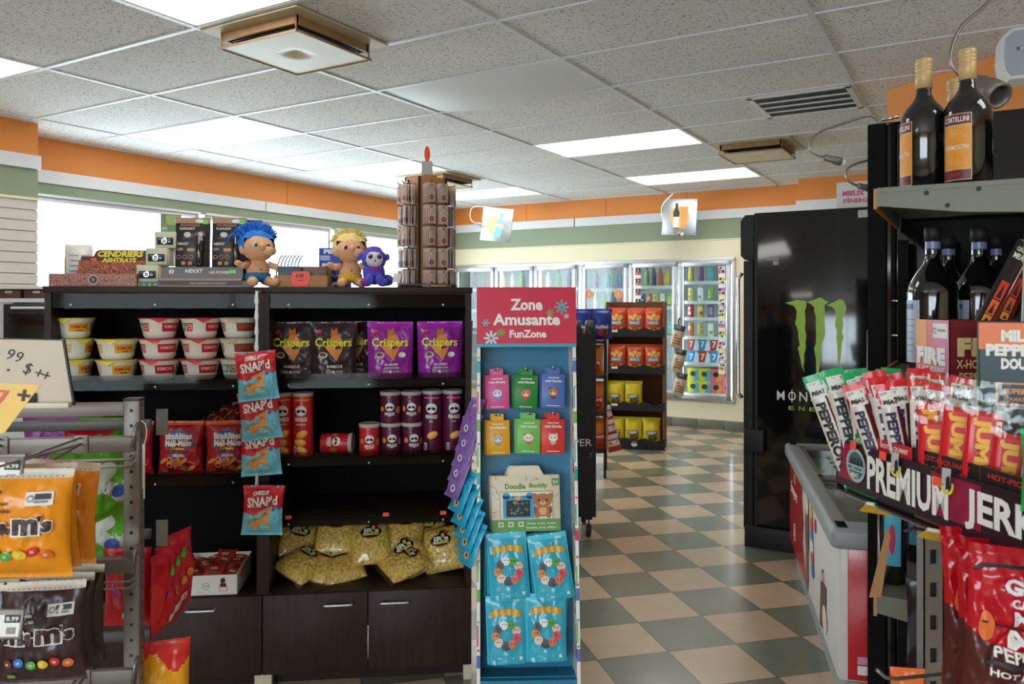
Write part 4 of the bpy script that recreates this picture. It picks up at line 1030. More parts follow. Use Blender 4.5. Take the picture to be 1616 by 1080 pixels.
for i in range(16):
    col = i % 4; row = (i//4)
    place('sweet', sweet, 'small red-brown wrapped sweet in the white tray, row %s, %s from left' % (['front', 'second', 'third', 'back'][row], ORD[col]), 'sweet', GM(329, 0, .352+.045+.006*(i % 3)) @ TM(-.105+.055*col, .04+.055*row, 0, random.uniform(-.8, .8)) @ Matrix.Rotation(radians(-68+random.uniform(-15, 15)), 4, 'X'), 'wrapped sweets in the tray')

# ---------------------------------------------------------------- hanging strip of cheese crackers
cs_ = thing('clip_strip', 'white plastic clip strip hanging in front of the shelving with cracker bags', 'clip strip', GM(405, -.07, 0))
b = MB(); b.box(-.0045, .0045, 0, .0015, .66, 1.445, 'white_plastic'); b.box(-.0045, .0045, 0, .068, 1.443, 1.4465, 'white_plastic')
b.obj('strip', cs_)
for k in range(14):
    z = 1.42-k*.055; q = MB(); q.prism([(-.006, z-.018), (.006, z-.018), (.007, z-.008), (.0045, z+.012), (-.0045, z+.012), (-.007, z-.008)], -.006, .0, 'white_plastic'); q.obj('clip', cs_)
def snapd():
    R = C(206, 28, 40, rough=.28); B = C(110, 196, 216, rough=.28)
    def colf(u, v): return R if v > .5+.14*u*1.2+.05*sin(u*9) else B
    def deco(mb, mp):
        mb.text('CHEEZ-IT', -.005, .146, .013, 'print_white', mp, width=.056, bold=.05, o=.004, rot=.06); mb.text("SNAP'd", .0, .118, .034, 'print_white', mp, width=.106, bold=.035, o=.004, rot=.08)
        O = C(240, 150, 50); mb.poly([(-.02, .05), (.03, .045), (.036, .095), (-.012, .085)], O, mp, .003); mb.poly([(-.055, .035), (-.01, .028), (.0, .06), (-.035, .058)], C(230, 130, 40), mp, .0036); mb.poly([(-.025, .022), (.03, .026), (.02, .06), (-.015, .055)], C(244, 168, 66), mp, .0042); mb.oval(.014, .076, .008, .006, C(226, 100, 40), mp, .005)
        mb.poly([(.036, .085), (.064, .088), (.062, .098), (.037, .096)], C(60, 96, 150), mp, .003); mb.rect(.04, .058, .05, .08, C(150, 206, 226), mp, .003); mb.rect(-.05, .0, .098, .1, C(236, 190, 190), mp, .003)
    return pouch('cracker_bag', .142, .17, .026, colf, deco, wr=.010, nx=40, nz=44, seed=7, seal=.06)
for i, (px, zt, rl, wd) in enumerate(((409, 1.225, -6, 'topmost of the three close together'), (414, 1.085, -7, 'middle one of the three close together'), (413, .955, -3, 'lowest of the three close together'), (413, .755, 2, 'hanging alone at the bottom of the strip'))):
    off = -.115+.02*i if i < 3 else -.11
    place('snapd', snapd, "red and blue cracker bag, %s" % wd, 'snack bag', GM(px, off, zt-.16) @ Matrix.Rotation(radians(rl), 4, 'Y') @ Matrix.Rotation(radians(-5), 4, 'X'), 'cracker bags on the clip strip')

# ================================================================ things on top of the units
T = TOPZ
def swirl_mat():
    mat('swirl_print', (90, 30, 20), .4, var=0); m = MATS['swirl_print']; nt = m.node_tree; n = nt.nodes; l = nt.links
    t = n.new('ShaderNodeTexCoord'); w = n.new('ShaderNodeTexWave'); w.wave_type = 'RINGS'; w.inputs['Scale'].default_value = 30; w.inputs['Distortion'].default_value = 26; w.inputs['Detail'].default_value = 1; w.inputs['Detail Scale'].default_value = 1.6
    l.new(t.outputs['Object'], w.inputs['Vector']); r = n.new('ShaderNodeValToRGB'); e = r.color_ramp.elements
    e[0].position = .35; e[0].color = (.10, .03, .02, 1); e[1].position = .8; e[1].color = (.62, .16, .05, 1); l.new(w.outputs['Fac'], r.inputs[0]); l.new(r.outputs[0], n['Principled BSDF'].inputs['Base Color'])
swirl_mat()
mat('maroon_print', (84, 40, 34), .4)
a = thing('ashtray_display', 'dark red swirl-patterned cardboard display reading CENDRIERS ASHTRAYS', 'display box', GM(147, .07, T))
s = 2.9/1257
b = MB(); b.box(-.152, .152, 0, .004, 0, .048, 'swirl_print'); b.box(-.152, .152, .17, .174, 0, .048, 'swirl_print'); b.box(-.152, -.148, 0, .17, 0, .048, 'swirl_print'); b.box(.148, .152, 0, .17, 0, .048, 'swirl_print'); b.box(-.152, .152, 0, .17, 0, .004, 'swirl_print')
b.ring(.0, .026, .014, .017, C(190, 186, 180), flatmap(0)); b.oval(0, .026, .014, .014, 'print_black', flatmap(0), .0009); b.text('$', 0, .026, .014, C(220, 150, 50), flatmap(0), o=.0016); b.obj('tray', a)
b = MB(); b.prism([(-.125, .03), (.14, .03), (.145, .14), (.14, .146), (-.05, .146), (-.06, .14), (-.068, .12), (-.11, .12)], .0, .004, 'maroon_print', M=TM(.02, .10, 0) @ Matrix.Rotation(radians(-12), 4, 'X'))
b.M = TM(.02, .10, 0) @ Matrix.Rotation(radians(-12), 4, 'X'); mp = flatmap(0)
b.rect(-.118, .138, .034, .105, 'swirl_print', mp, .0008)
b.text('CENDRIERS', .03, .130, .024, C(232, 214, 60), mp, width=.165, bold=.05, shear=.15); b.text('ASHTRAYS', .026, .106, .018, C(226, 206, 50), mp, width=.125, bold=.05, shear=.15); b.rect(-.075, -.055, .104, .113, 'sticker_red', mp, .002); b.M = Matrix.Identity(4); b.obj('header_card', a)
# roll of paper behind it
p = MB(); p.lathe([(.085, -.045), (.085, .045)], C(214, 212, 200), 36, M=TM(0, 0, .085) @ Matrix.Rotation(pi/2, 4, 'Y') , cap=True)
p.lathe([(.03, -.046), (.03, .046)], 'cardboard', 20, M=TM(0, 0, .085) @ Matrix.Rotation(pi/2, 4, 'Y'))
for i in range(5):
    for j in range(2): p.rect(-.035+.04*j, -.005+.04*j, .04+.02*i, .046+.02*i, C(150, 150, 160), lambda x, z, o: Vector((x, -sqrt(max(0, (.0852+o)**2-(z-.085)**2)), z)), .0006, nz=2)
tag(p.obj('label_roll', None, GM(124, .31, T, radians(25))), 'white roll of printed labels standing behind the ashtray display', 'label roll')
# headlamp display
green, pale = C(70, 110, 60), C(206, 206, 176)
hd = thing('headlamp_stand', 'narrow green and pale stepped display holding headlamp boxes', 'display stand', GM(232, .08, T))
b = MB(); b.prism([(-.045, 0), (.045, 0), (.045, .018), (-.045, .018)], -.002, .10, green)
for i in range(4): b.text('★', -.03+.02*i, .01, .006, 'print_white', flatmap(-.002)) if 0 else b.star(-.03+.02*i, .009, .004, 'print_white', flatmap(-.002), 6, .4)
b.obj('tray', hd)
b = MB()
for q in range(3): b.rbox(-.04+.022*q, .04+.022*q, .035+.03*q, .14, .018+.064*q, .018+.064*(q+1)-.001, pale, .001, seg=1)
b.obj('steps', hd)
b = MB(); b.M = TM(.03, 0, 0); b.prism([(-.02, .20), (.055, .20), (.055, .278), (-.02, .282)], .12, .124, C(96, 132, 80)); mp = flatmap(.12)
b.rect(.0, .05, .24, .276, C(150, 170, 90), mp); b.rect(-.012, .048, .205, .213, C(30, 70, 50), mp); b.rect(-.014, .004, .222, .232, C(150, 190, 150), mp); b.oval(.0, .24, .007, .01, C(170, 110, 70), mp, .0012); b.poly([(.03, .25), (.04, .27), (.05, .26)], C(200, 214, 90), mp, .001); b.obj('header_card', hd)
def hbox():
    o = MB(); o.rbox(-.038, .038, -.002, .028, 0, .062, pale, .002, seg=1); o.rect(-.03, .03, .012, .04, 'print_black', flatmap(-.002), .0006)
    o = o.obj('headlamp_box'); g = MB(); g.rbox(-.026, .026, -.010, -.003, .014, .038, 'black_gloss', .004); g.lathe([(.011, 0), (.013, .003), (.008, .005), (.004, .001)], 'chrome', 16, M=TM(0, -.010, .026) @ Matrix.Rotation(pi/2, 4, 'X')); g.rect(-.02, .02, .032, .034, C(150, 170, 190), flatmap(-.010), .001); g.obj('headlamp', o); return o
for i, (x, z) in enumerate(((0, .019), (.022, .083), (.044, .147))):
    place('hbox', hbox, 'boxed black headlamp on the pale display, %s one' % ['lowest', 'middle', 'topmost'][i], 'headlamp', GM(232, .08, T) @ TM(x, .005+.03*i, z), 'boxed headlamps')
# flashlight display
fd = thing('flashlight_display', 'grey and copper counter display tray for packaged flashlights', 'display box', GM(316, .06, T))
gg, cop, blk = C(96, 94, 92), C(176, 128, 92), C(34, 32, 34)
b = MB(); b.box(-.145, .145, 0, .16, 0, .028, blk); b.box(-.146, .146, -.001, 0.161, 0, .006, cop); b.box(-.146, .146, -.001, .161, .024, .032, cop); b.prism([(-.145, .032), (.145, .032), (.145, .075), (-.13, .075)], .03, .034, gg)
b.M = TM(0, 0, 0); mp = flatmap(.03); b.text('NEXXT', -.03, .06, .014, 'print_white', mp, bold=.03, shear=.2); b.oval(-.11, .057, .009, .009, 'print_white', mp, .001); b.text('2', -.11, .057, .012, blk, mp, o=.002); b.text('GO POWER', .06, .055, .010, 'print_white', mp, bold=.03); b.rect(.095, .12, .052, .064, C(110, 220, 60), mp, .002)
b.text('RECHARGEABLE FLASHLIGHT', .03, .014, .007, C(190, 180, 170), flatmap(0), width=.13, o=.002); b.obj('tray', fd)
b = MB(); b.prism([(.05, .03), (.18, .03), (.195, .262), (.05, .262)], .14, .144, C(74, 74, 78)); b.obj('header_card', fd)
def flash():
    o = MB(); mp = flatmap(-.003); o.rbox(-.063, .063, -.003, .003, 0, .205, blk, .002, seg=1)
    o.rect(-.063, .063, .183, .205, cop, mp); o.text('RECHARGEABLE', -.01, .176, .009, C(190, 130, 90), mp, width=.07); o.text('FLASHLIGHT', -.02, .163, .009, 'print_white', mp, width=.055)
    o.oval(.025, .192, .017, .007, 'print_white', mp, .001); o.rect(.036, .054, .180, .197, C(90, 220, 60), mp, .0016)
    o.poly([(-.045, .125), (.03, .155), (.045, .150), (.035, .135), (-.02, .125)], C(70, 70, 74), mp, .001); o.oval(-.02, .14, .013, .010, C(210, 200, 190), mp, .0016)
    o.text('NEXXT', -.035, .105, .010, 'print_white', mp, width=.04, shear=.2); o.rect(-.02, .008, .077, .088, C(226, 150, 50), mp); o.text('LED', -.045, .085, .009, C(220, 190, 120), mp)
    for i in range(3): o.ring(-.05+.022*i, .055, .006, .008, C(190, 120, 60), mp)
    for i in range(2): o.rect(-.04+.024*i, -.026+.024*i, .025, .038, C(190, 130, 60), mp)
    o = o.obj('flashlight_pack'); g = MB()
    g.lathe([(.013, 0), (.013, .02), (.011, .025), (.011, .06), (.016, .068), (.018, .12), (.0185, .125)], 'black_gloss', 20, M=TM(.03, -.018, .01)); g.lathe([(.0187, .0), (.019, .006)], cop, 20, M=TM(.03, -.018, .133)); g.obj('flashlight', o)
    c = MB(); c.lathe([(.021, 0), (.021, .14)], 'clear_film', 16, M=TM(.03, -.018, .005)); c.obj('blister', o); return o
for i in range(2): place('flash', flash, 'black flashlight blister pack with green sticker, %s one' % ['left', 'right'][i], 'flashlight', GM(316, .06, T) @ TM(-.052+.135*i, .09-.01*i, .06) @ Matrix.Rotation(radians(-4), 4, 'X'), 'flashlight packs')

# ---------------------------------------------------------------- plush toys
def fuzzy(name, rgb): return mat(name, rgb, .95, var=.18, nscale=90, bump=.6, bscale=160)
fuzzy('plush_skin', (226, 170, 128)); fuzzy('plush_blue', (50, 130, 226)); fuzzy('plush_yellow', (250, 216, 140)); fuzzy('plush_violet', (84, 84, 200)); fuzzy('plush_white', (225, 215, 214)); fuzzy('plush_short_blue', (40, 120, 170)); fuzzy('plush_short_yellow', (226, 180, 40)); fuzzy('plush_purple', (130, 60, 150))
def hair(mb, c, r, m, n, L, rad, seed, back=(0, 1, .4), spread=1.0):
    random.seed(seed)
    for i in range(n):
        a = random.uniform(0, 2*pi); p = random.uniform(0, 1.25)
        d = Vector((sin(p)*cos(a), .55*sin(p)*sin(a)+.35, cos(p))).normalized(); b0 = Vector(c)+Vector((d.x*r[0], d.y*r[1], d.z*r[2]))*.95
        e = Vector(back).normalized(); l = L*random.uniform(.7, 1.15)
        p1 = b0+d*l*.45+Vector((0, 0, .004)); p2 = b0+d*l*.6*spread+e*l*.4
        mb.tube([b0, p1, p2], [rad, rad*.8, rad*.1], m, 5, cap=False)
def doll(name, body, hairm, shorts, label, M, ang, eyec, hb):
    t = thing(name, label, 'plush toy', M)
    b = MB(); H = (0, -.004, .115)
    b.ball(H, (.045, .042, .04), body, 22, 16); b.ball((.018, -.04, .105), (.02, .016, .015), body, 14, 10); b.ball((.0, -.044, .118), (.010, .012, .012), body, 12, 8); b.ball((-.043, 0, .11), (.012, .008, .014), body, 12, 8); b.ball((.043, 0, .11), (.012, .008, .014), body, 12, 8)
    b.ball((0, 0, .052), (.034, .028, .036), body, 20, 14)
    for sx in (-1, 1):
        b.tube([(sx*.028, -.004, .068), (sx*.048, -.012, .062), (sx*.062, -.02, .068 if sx < 0 else .05)], [.012, .010, .009], body, 10); b.ball((sx*.064, -.022, .069 if sx < 0 else .049), (.011, .009, .009), body, 10, 8)
        b.tube([(sx*.016, -.01, .024), (sx*.026, -.03, .016), (sx*.03, -.045, .014)], [.016, .015, .014], body, 10); b.ball((sx*.031, -.052, .015), (.016, .02, .014), body, 14, 10)
    b.ball((0, -.0285, .052), (.0025, .0025, .0025), 'print_black', 8, 6)
    b.obj('body', t)
    s = MB(); s.lathe([(.030, .016), (.038, .022), (.037, .040), (.033, .043)], shorts, 24, M=Matrix.Scale(.88, 4, (0, 1, 0))); s.obj('shorts', t)
    for sx in (-1, 1):
        e = MB(); e.ball((sx*.018, -.0365, .122), (.0085, .005, .0095), 'print_white', 12, 8); e.ball((sx*.018, -.0395, .1215), (.0066, .004, .0076), eyec, 12, 8); e.ball((sx*.018, -.0425, .1215), (.0040, .0025, .0046), 'print_black', 10, 6); e.ball((sx*.019-.003, -.047, .128), (.0018, .0018, .0018), 'print_white', 6, 5); e.obj('eye', t)
    h = MB(); h.ball((0, .012, .126), (.053, .044, .044), hairm, 22, 16, fur=.15)
    hair(h, (0, .012, .126), (.05, .044, .044), hairm, 620, hb, .0026, 5, back=(-.6, .5, -.6), spread=.8)
    h = h.obj('hair', t)
    # keep the hair off the face
    bm = bmesh.new(); bm.from_mesh(h.data); bmesh.ops.delete(bm, geom=[v for v in bm.verts if v.co.y < -.018 and v.co.z < .140 and abs(v.co.x) < .04], context='VERTS'); bm.to_mesh(h.data); bm.free()
    return t
k_ = 1.28
doll('plush_doll', 'plush_skin', 'plush_blue', 'plush_short_blue', 'sitting plush doll with messy blue hair and blue shorts', GM(407, .12, T, radians(28)) @ Matrix.Scale(k_, 4), 0, C(60, 190, 200), .05)
doll('plush_doll', 'plush_skin', 'plush_yellow', 'plush_short_yellow', 'sitting plush doll with fluffy blond hair and yellow shorts', GM(553, .14, T, radians(12)) @ Matrix.Scale(1.24, 4), 0, C(90, 70, 60), .028)
t = thing('plush_sloth', 'small blue and purple plush animal with white face and paper tag', 'plush toy', GM(590, .07, T, radians(8)))
b = MB(); b.ball((0, 0, .055), (.042, .036, .045), 'plush_violet', 20, 14, fur=.08); b.ball((0, -.002, .12-.012), (.047, .04, .042), 'plush_violet', 22, 16, fur=.07)
for sx in (-1, 1):
    b.ball((sx*.03, -.03, .02), (.022, .026, .018), 'plush_purple' if sx < 0 else 'plush_violet', 14, 10); b.ball((sx*.018, -.04, .03), (.017, .017, .022), 'plush_violet', 14, 10); b.ball((sx*.05, 0, .115), (.010, .008, .014), 'plush_violet', 10, 8)
b.ball((.05, .0, .028), (.025, .02, .022), 'plush_violet', 14, 10); b.ball((0, -.02, .066), (.03, .022, .012), 'plush_purple', 14, 10); b.ball((0, 0, .142), (.03, .026, .014), 'plush_purple', 14, 10); b.obj('body', t)
f = MB(); f.ball((0, -.018, .106), (.036, .03, .032), 'plush_white', 20, 14); f.obj('face', t)
for sx in (-1, 1): e = MB(); e.ball((sx*.016, -.044, .114), (.009, .006, .010), C(110, 50, 110), 12, 8); e.ball((sx*.016, -.0475, .114), (.006, .004, .007), 'print_black', 10, 8); e.ball((sx*.016-.002, -.051, .117), (.0015, .0015, .0015), 'print_white', 6, 5); e.obj('eye', t)
e = MB(); e.ball((0, -.05, .098), (.004, .003, .003), 'print_black', 8, 6); e.obj('nose', t)
e = MB(); e.rbox(.062, .09, -.03, -.029, .03, .065, 'print_white', .002, M=Matrix.Rotation(.15, 4, 'Y')); e.obj('paper_tag', t)

# small open box, eyeglass-like rack, soda carton
b = MB(); cb = thing('small_carton', 'low tan cardboard box with a bright red price tag in front', 'carton', GM(475, .08, T)); b = MB()
for a_, b_, c_, d_, e_, f_ in ((-.098, .098, 0, .003, 0, .045), (-.098, .098, .14, .143, 0, .085), (-.098, -.095, 0, .14, 0, .045), (.095, .098, 0, .14, 0, .045), (-.098, .098, 0, .14, 0, .003)): b.box(a_, b_, c_, d_, e_, f_, 'cardboard')
b.obj('box', cb); b = MB()
b.prism([(-.034, .012), (-.024, -.0), (.02, -.0), (.032, .016), (.033, .05), (.024, .058), (-.03, .056), (-.036, .03)], -.004, -.003, 'sticker_red', M=TM(0, 0, .003)); b.text('2.00', -.005, .044, .013, 'print_black', flatmap(-.004), bold=.02, shear=.2); b.text('lighters', .0, .026, .006, 'print_black', flatmap(-.004)); b.obj('price_tag', cb)
for i in range(2):
    q = MB(); q.rbox(-.044, .044, .0, .06, 0, .075, C(66, 76, 86) if i == 0 else C(110, 84, 66), .003); tag(q.obj('wallet_box', None, GM(475, .08, T) @ TM(-.046+.093*i, .03, .005)), '%s box standing in the low tan carton' % ('blue-grey' if i == 0 else 'brown'), 'box')
gl_ = thing('ring_rack', 'small rack of curved dark bands behind the blue haired doll', 'rack', GM(452, .26, T))
MB().box(-.05, .05, -.03, .03, 0, .02, 'black_matte').obj('base', gl_)
for i in range(7):
    MB().tube([( -.04+.013*i+.03*(1-cos(a*.25)), 0, .02+.11*sin(a*.26)+.012*i*0) for a in range(0, 7)], .003, C(70, 96, 104), 6).obj('band', gl_)
pc = MB(); pc.rbox(-.055, .055, 0, .09, 0, .16, C(38, 70, 170), .002, seg=1); mp = flatmap(0)
for z, w_ in ((.145, .07), (.09, .085), (.015, .1)): pc.text('PEPSI', .0, z, .018, 'print_white', mp, width=w_, bold=.05)
pc.rect(-.05, -.01, .11, .13, C(150, 160, 190), mp); pc.text('COLA', 0, .05, .012, C(150, 170, 220), mp); tag(pc.obj('soda_carton', None, GM(525, .24, T, radians(-8))), 'blue soda carton with white letters behind the plush toys', 'carton')

# ---------------------------------------------------------------- necklace tower
nt_ = thing('necklace_tower', 'tall wooden four-sided spinner rack hung with brown necklace cards', 'spinner rack', GM(674, .15, T, radians(22)))
mat('tower_wood', (164, 112, 66), .5, var=.2, nscale=14)
MB().lathe([(.11, 0), (.115, .004), (.115, .012), (.1, .016)], 'black_matte', 40).obj('base', nt_)
TB = .055
b = MB(); b.rbox(-TB, TB, -TB, TB, .016, .425, 'tower_wood', .002)
for x in (-TB, TB):
    for y in (-TB, TB): b.box(x-.004, x+.004, y-.004, y+.004, .016, .425, 'black_matte')
b.obj('column', nt_); b = MB(); b.rbox(-.03, .03, -.03, .03, .425, .437, 'tower_wood', .002); b.obj('cap', nt_)
b = MB(); b.prism([(-.022, .437), (.022, .437), (.022, .485), (.016, .495), (-.016, .495), (-.022, .485)], -.002, .002, C(150, 148, 140), M=Matrix.Rotation(radians(-28), 4, 'Z')); b.obj('top_card', nt_)
b = MB(); b.oval(.0, .522, .012, .03, 'sticker_red', flatmap(0)); b.oval(.0, .522, .012, .03, 'sticker_red', flatmap(-.0015)); b.obj('red_flag', nt_)
b = MB(); b.rect(-.06, .06, .003, .011, C(120, 100, 80), lambda x, z, o: Vector((x, -sqrt(.115**2-x*x)-.001, z)), 0, nx=10); b.text('NATURE', 0, .007, .007, C(230, 200, 120), lambda x, z, o: Vector((x*1, -sqrt(.115**2-x*x)-.003, z)), width=.06); b.M = Matrix.Identity(4); b.obj('base_print', nt_)
def ncard():
    o = MB(); mp = flatmap(-.0015); o.rbox(-.019, .019, -.0015, 0, -.072, .0, C(186, 160, 146), .0007, seg=1)
    o.ring(0, -.009, .003, .005, 'print_black', mp); br = C(92, 48, 34)
    o.poly([(-.012, -.012), (-.0105, -.012), (.0, -.042), (.001, -.046)], br, mp, .001); o.poly([(.012, -.012), (.0105, -.012), (.0, -.042), (-.001, -.046)], br, mp, .0013); o.oval(0, -.054, .009, .010, C(120, 60, 40), mp, .002); o.oval(0, -.054, .004, .005, C(170, 100, 60), mp, .003)
    o.rect(-.016, -.0145, -.07, -.015, C(70, 50, 44), mp)
    return o.obj('necklace_card')
TMx = GM(674, .15, T, radians(22))
for r in range(5):
    z = .398-r*.082
    for face in range(3):      # 0 front right, 1 front left, 2 far right
        for c_ in range(2 if face != 2 else 1):
            x = (-.026+.05*c_) if face != 2 else -.02
            F = TMx @ Matrix.Rotation([0, -pi/2, pi/2][face], 4, 'Z')
            hk = MB(); hk.tube([(x, -TB, z), (x, -TB-.05, z), (x, -TB-.056, z+.008)], .0022, C(110, 66, 44), 6); hk.M = Matrix.Identity(4)
            o = hk.obj('hook', nt_, Matrix.Rotation([0, -pi/2, pi/2][face], 4, 'Z'))
            for k in range(4 if face != 2 else 3):
                fn = ['right face', 'left face', 'hidden side'][face]
                place('ncard', ncard, 'brown necklace card, tower %s, row %s from top, column %s, card %s from front' % (fn, r+1, c_+1, k+1), 'necklace card', F @ TM(x, -TB-.048+.012*k, z-.003, radians([6, -5, 8, -3][(k+r) % 4])), 'necklace cards on the tower')

# ================================================================ red and blue FunZone stand
FL = radians(-7.3)
FZ = TM(.050, 2.27, 0, radians(2)) @ Matrix.Rotation(FL, 4, 'X')
fz = thing('toy_display_stand', 'tall blue cardboard stand with red header reading Zone Amusante FunZone', 'display stand', FZ)
mat('fz_blue', (38, 122, 158), .4, var=.08); mat('fz_red', (206, 32, 66), .4); mat('fz_teal', (44, 160, 190), .35)
HW = .151
def conf(mb, mp, x0, x1, z0, z1, seed, n):
    random.seed(seed); cols = [C(214, 30, 90), C(40, 160, 150), C(110, 180, 80), C(90, 110, 190), C(60, 170, 200)]
    for i in range(n):
        z = z0+(z1-z0)*(i+random.random()*.6)/n; x = random.uniform(x0+.002, x1-.002); c = random.choice(cols); r = (x1-x0)*.35
        k = i % 4; cx = (x0+x1)/2
        if k == 0: mb.rect(x0, x1, z, z+.035, c, mp, .0006+i*1e-5)
        elif k == 1: mb.oval(cx, z, r, r, c, mp, .0008, n=12)
        elif k == 2: mb.rect(x0+r*.3, x0+r*1.4, z-.03, z+.03, c, mp, .0007)
        else: mb.star(cx, z, r*1.3, c, mp, 6, .35)
b = MB()
for sx in (-1, 1):
    x0, x1 = (HW-.010, HW) if sx > 0 else (-HW, -HW+.010)
    b.box(x0, x1, .0, .13, .0, 1.30, 'print_white')
    conf(b, flatmap(0), x0, x1, .34, 1.28, 5+sx, 22)
conf(b, lambda x, z, o: Vector((-HW-o, x, z)), .01, .12, .3, 1.28, 9, 26); conf(b, lambda x, z, o: Vector((HW+o, x, z)), .01, .12, .3, 1.28, 12, 26)
conf(b, lambda x, z, o: Vector((HW-.010-o, x, z)), .0, .03, .34, 1.25, 15, 20)
b.obj('side_wall', fz)
b = MB(); b.box(-HW+.010, HW-.010, .12, .13, .0, 1.30, 'fz_blue')
for i in range(24):
    b.oval(-.13+.0113*i, 1.245, .0015, .0015, 'print_black', flatmap(.12), .0006, n=6, rings=1)
b.obj('back_panel', fz)
b = MB(); b.box(-HW+.010, HW-.010, .0, .12, .30, .31, 'fz_blue'); b.add([(-HW, -.004, .288), (HW, -.004, .288), (HW-.01, .03, .312), (-HW+.01, .03, .312)], [(0,1,2,3)], 'fz_teal'); b.obj('ledge', fz)
b = MB(); b.box(-HW-.002, HW+.002, -.006, .13, .0, .288, 'fz_red'); b.obj('plinth', fz)
b = MB(); b.box(-HW-.001, HW+.001, -.012, .10, 1.288, 1.462, 'fz_red'); mp = flatmap(-.012)
b.text('Zone', .0, 1.408, .036, 'print_white', mp, width=.098, bold=.035); b.text('Amusante', .0, 1.362, .036, 'print_white', mp, width=.205, bold=.035); b.text('FunZone', .004, 1.318, .024, 'print_white', mp, width=.112, bold=.035)
b.star(.108, 1.400, .022, C(90, 176, 190), mp, 8, .22); b.star(.072, 1.382, .013, C(110, 180, 80), mp, 8, .22); b.star(.122, 1.372, .009, C(206, 200, 200), mp, 8, .25); b.star(-.124, 1.352, .012, C(110, 190, 200), mp, 6, .25); b.star(-.108, 1.305, .022, C(200, 210, 220), mp, 8, .3); b.star(-.078, 1.322, .014, C(110, 180, 80), mp, 8, .22)
b.box(-HW+.0, HW-.0, -.014, .0, 1.278, 1.288, 'fz_teal'); b.obj('header', fz)
FZI = FZ.inverted()
def fzp(px, py, y=.0):      # where the sight line meets the stand's own plane y = const
    o = FZI @ Vector((0, 0, EYE)); q = FZI @ Vector(((px-808)/1257, 1, EYE-(py-480)/1257)); d = q-o; t = (y-o.y)/d.y; r = o+d*t; return r.x, r.z
def FM_(px, py, y=.05, roll=0, yaw=0): x, z = fzp(px, py, y); return FZ @ TM(x, y, z, yaw) @ Matrix.Rotation(roll, 4, 'Y')
def hook_at(px, py, n): pass
def critter(mb, mp, x, z, s, body, ear, belly, horn=None):
    k = .0012
    for sx in (-1, 1): mb.oval(x+sx*.62*s, z+.75*s, .26*s, .3*s, ear, mp, k, n=10, rings=1)
    mb.oval(x, z-.55*s, .55*s, .55*s, ear, mp, k+.0001, n=12, rings=1); mb.oval(x, z+.2*s, .85*s, .7*s, body, mp, k+.0003, n=16, rings=1); mb.oval(x, z, .5*s, .35*s, belly, mp, k+.0005, n=12, rings=1)
    for sx in (-1, 1): mb.oval(x+sx*.32*s, z+.2*s, .12*s, .14*s, 'print_black', mp, k+.0008, n=8, rings=1)
    mb.oval(x, z+.02*s, .08*s, .06*s, 'print_black', mp, k+.0009, n=6, rings=1)
def blocks(col, body, ear, belly):
    m = C(*col)
    def deco(mb, mp):
        mb.text('magical', 0, .093, .007, 'print_white', mp, width=.034, bold=.04); mb.text('mini blocks', 0, .083, .008, 'print_white', mp, width=.052, bold=.04)
        critter(mb, mp, .0, .045, .017, C(*body), C(*ear), C(*belly))
        mb.rect(-.02, .02, .006, .008, 'print_white', mp)
        mb.oval(0, .120, .010, .0022, 'print_black', lambda x, z, o: Vector((x, -.0085-o, z)), .0018, n=10, rings=1)
    def b():
        mb = MB(); mb.rbox(-.037, .037, -.008, .008, 0, .105, m, .001, seg=1); mb.prism([(-.019, .105), (.019, .105), (.019, .124), (-.019, .124)], -.0085, -.0075, m); deco(mb, flatmap(-.008)); return mb.obj('toy_box')
    return b
BL = [(785, 646, (224, 92, 150), (206, 206, 226), (120, 130, 200), (240, 240, 240), 'pink toy box with a grey critter, upper row left'),
      (829, 646, (40, 136, 60), (214, 120, 90), (196, 60, 50), (240, 220, 200), 'dark green toy box with a red critter, upper row middle'),
      (872, 644, (92, 120, 190), (210, 120, 60), (120, 70, 50), (240, 220, 200), 'blue toy box with an orange critter, upper row right'),
      (786, 718, (232, 166, 30), (190, 180, 176), (150, 140, 140), (230, 226, 220), 'yellow toy box with a grey critter, lower row left'),
      (833, 716, (116, 190, 92), (240, 226, 200), (206, 100, 40), (240, 220, 200), 'light green toy box with an orange-haired critter, lower row middle'),
      (872, 716, (220, 60, 52), (236, 226, 210), (206, 180, 150), (250, 240, 230), 'red toy box with a cream critter, lower row right')]
for i, (px, py, c, bd, er, bl, lab) in enumerate(BL):
    for k in range(2):
        place(('blk', i), blocks(c, bd, er, bl), lab if k == 0 else lab.replace('toy box', 'rear toy box'), 'toy box', FM_(px-(3*k), py+(0 if k == 0 else -1), .062+.024*k, radians([-1, 2, 1.5, -1, 2, 1][i]*(1-k)), radians(6 if i % 3 == 2 else 2)), 'toy boxes on the blue stand')
    h = MB(); x, z = fzp(px, py-62, .06); h.tube([(x, .12, z), (x, .045, z), (x, .04, z+.006)], .0018, 'white_plastic', 6); h.obj('hook', fz)
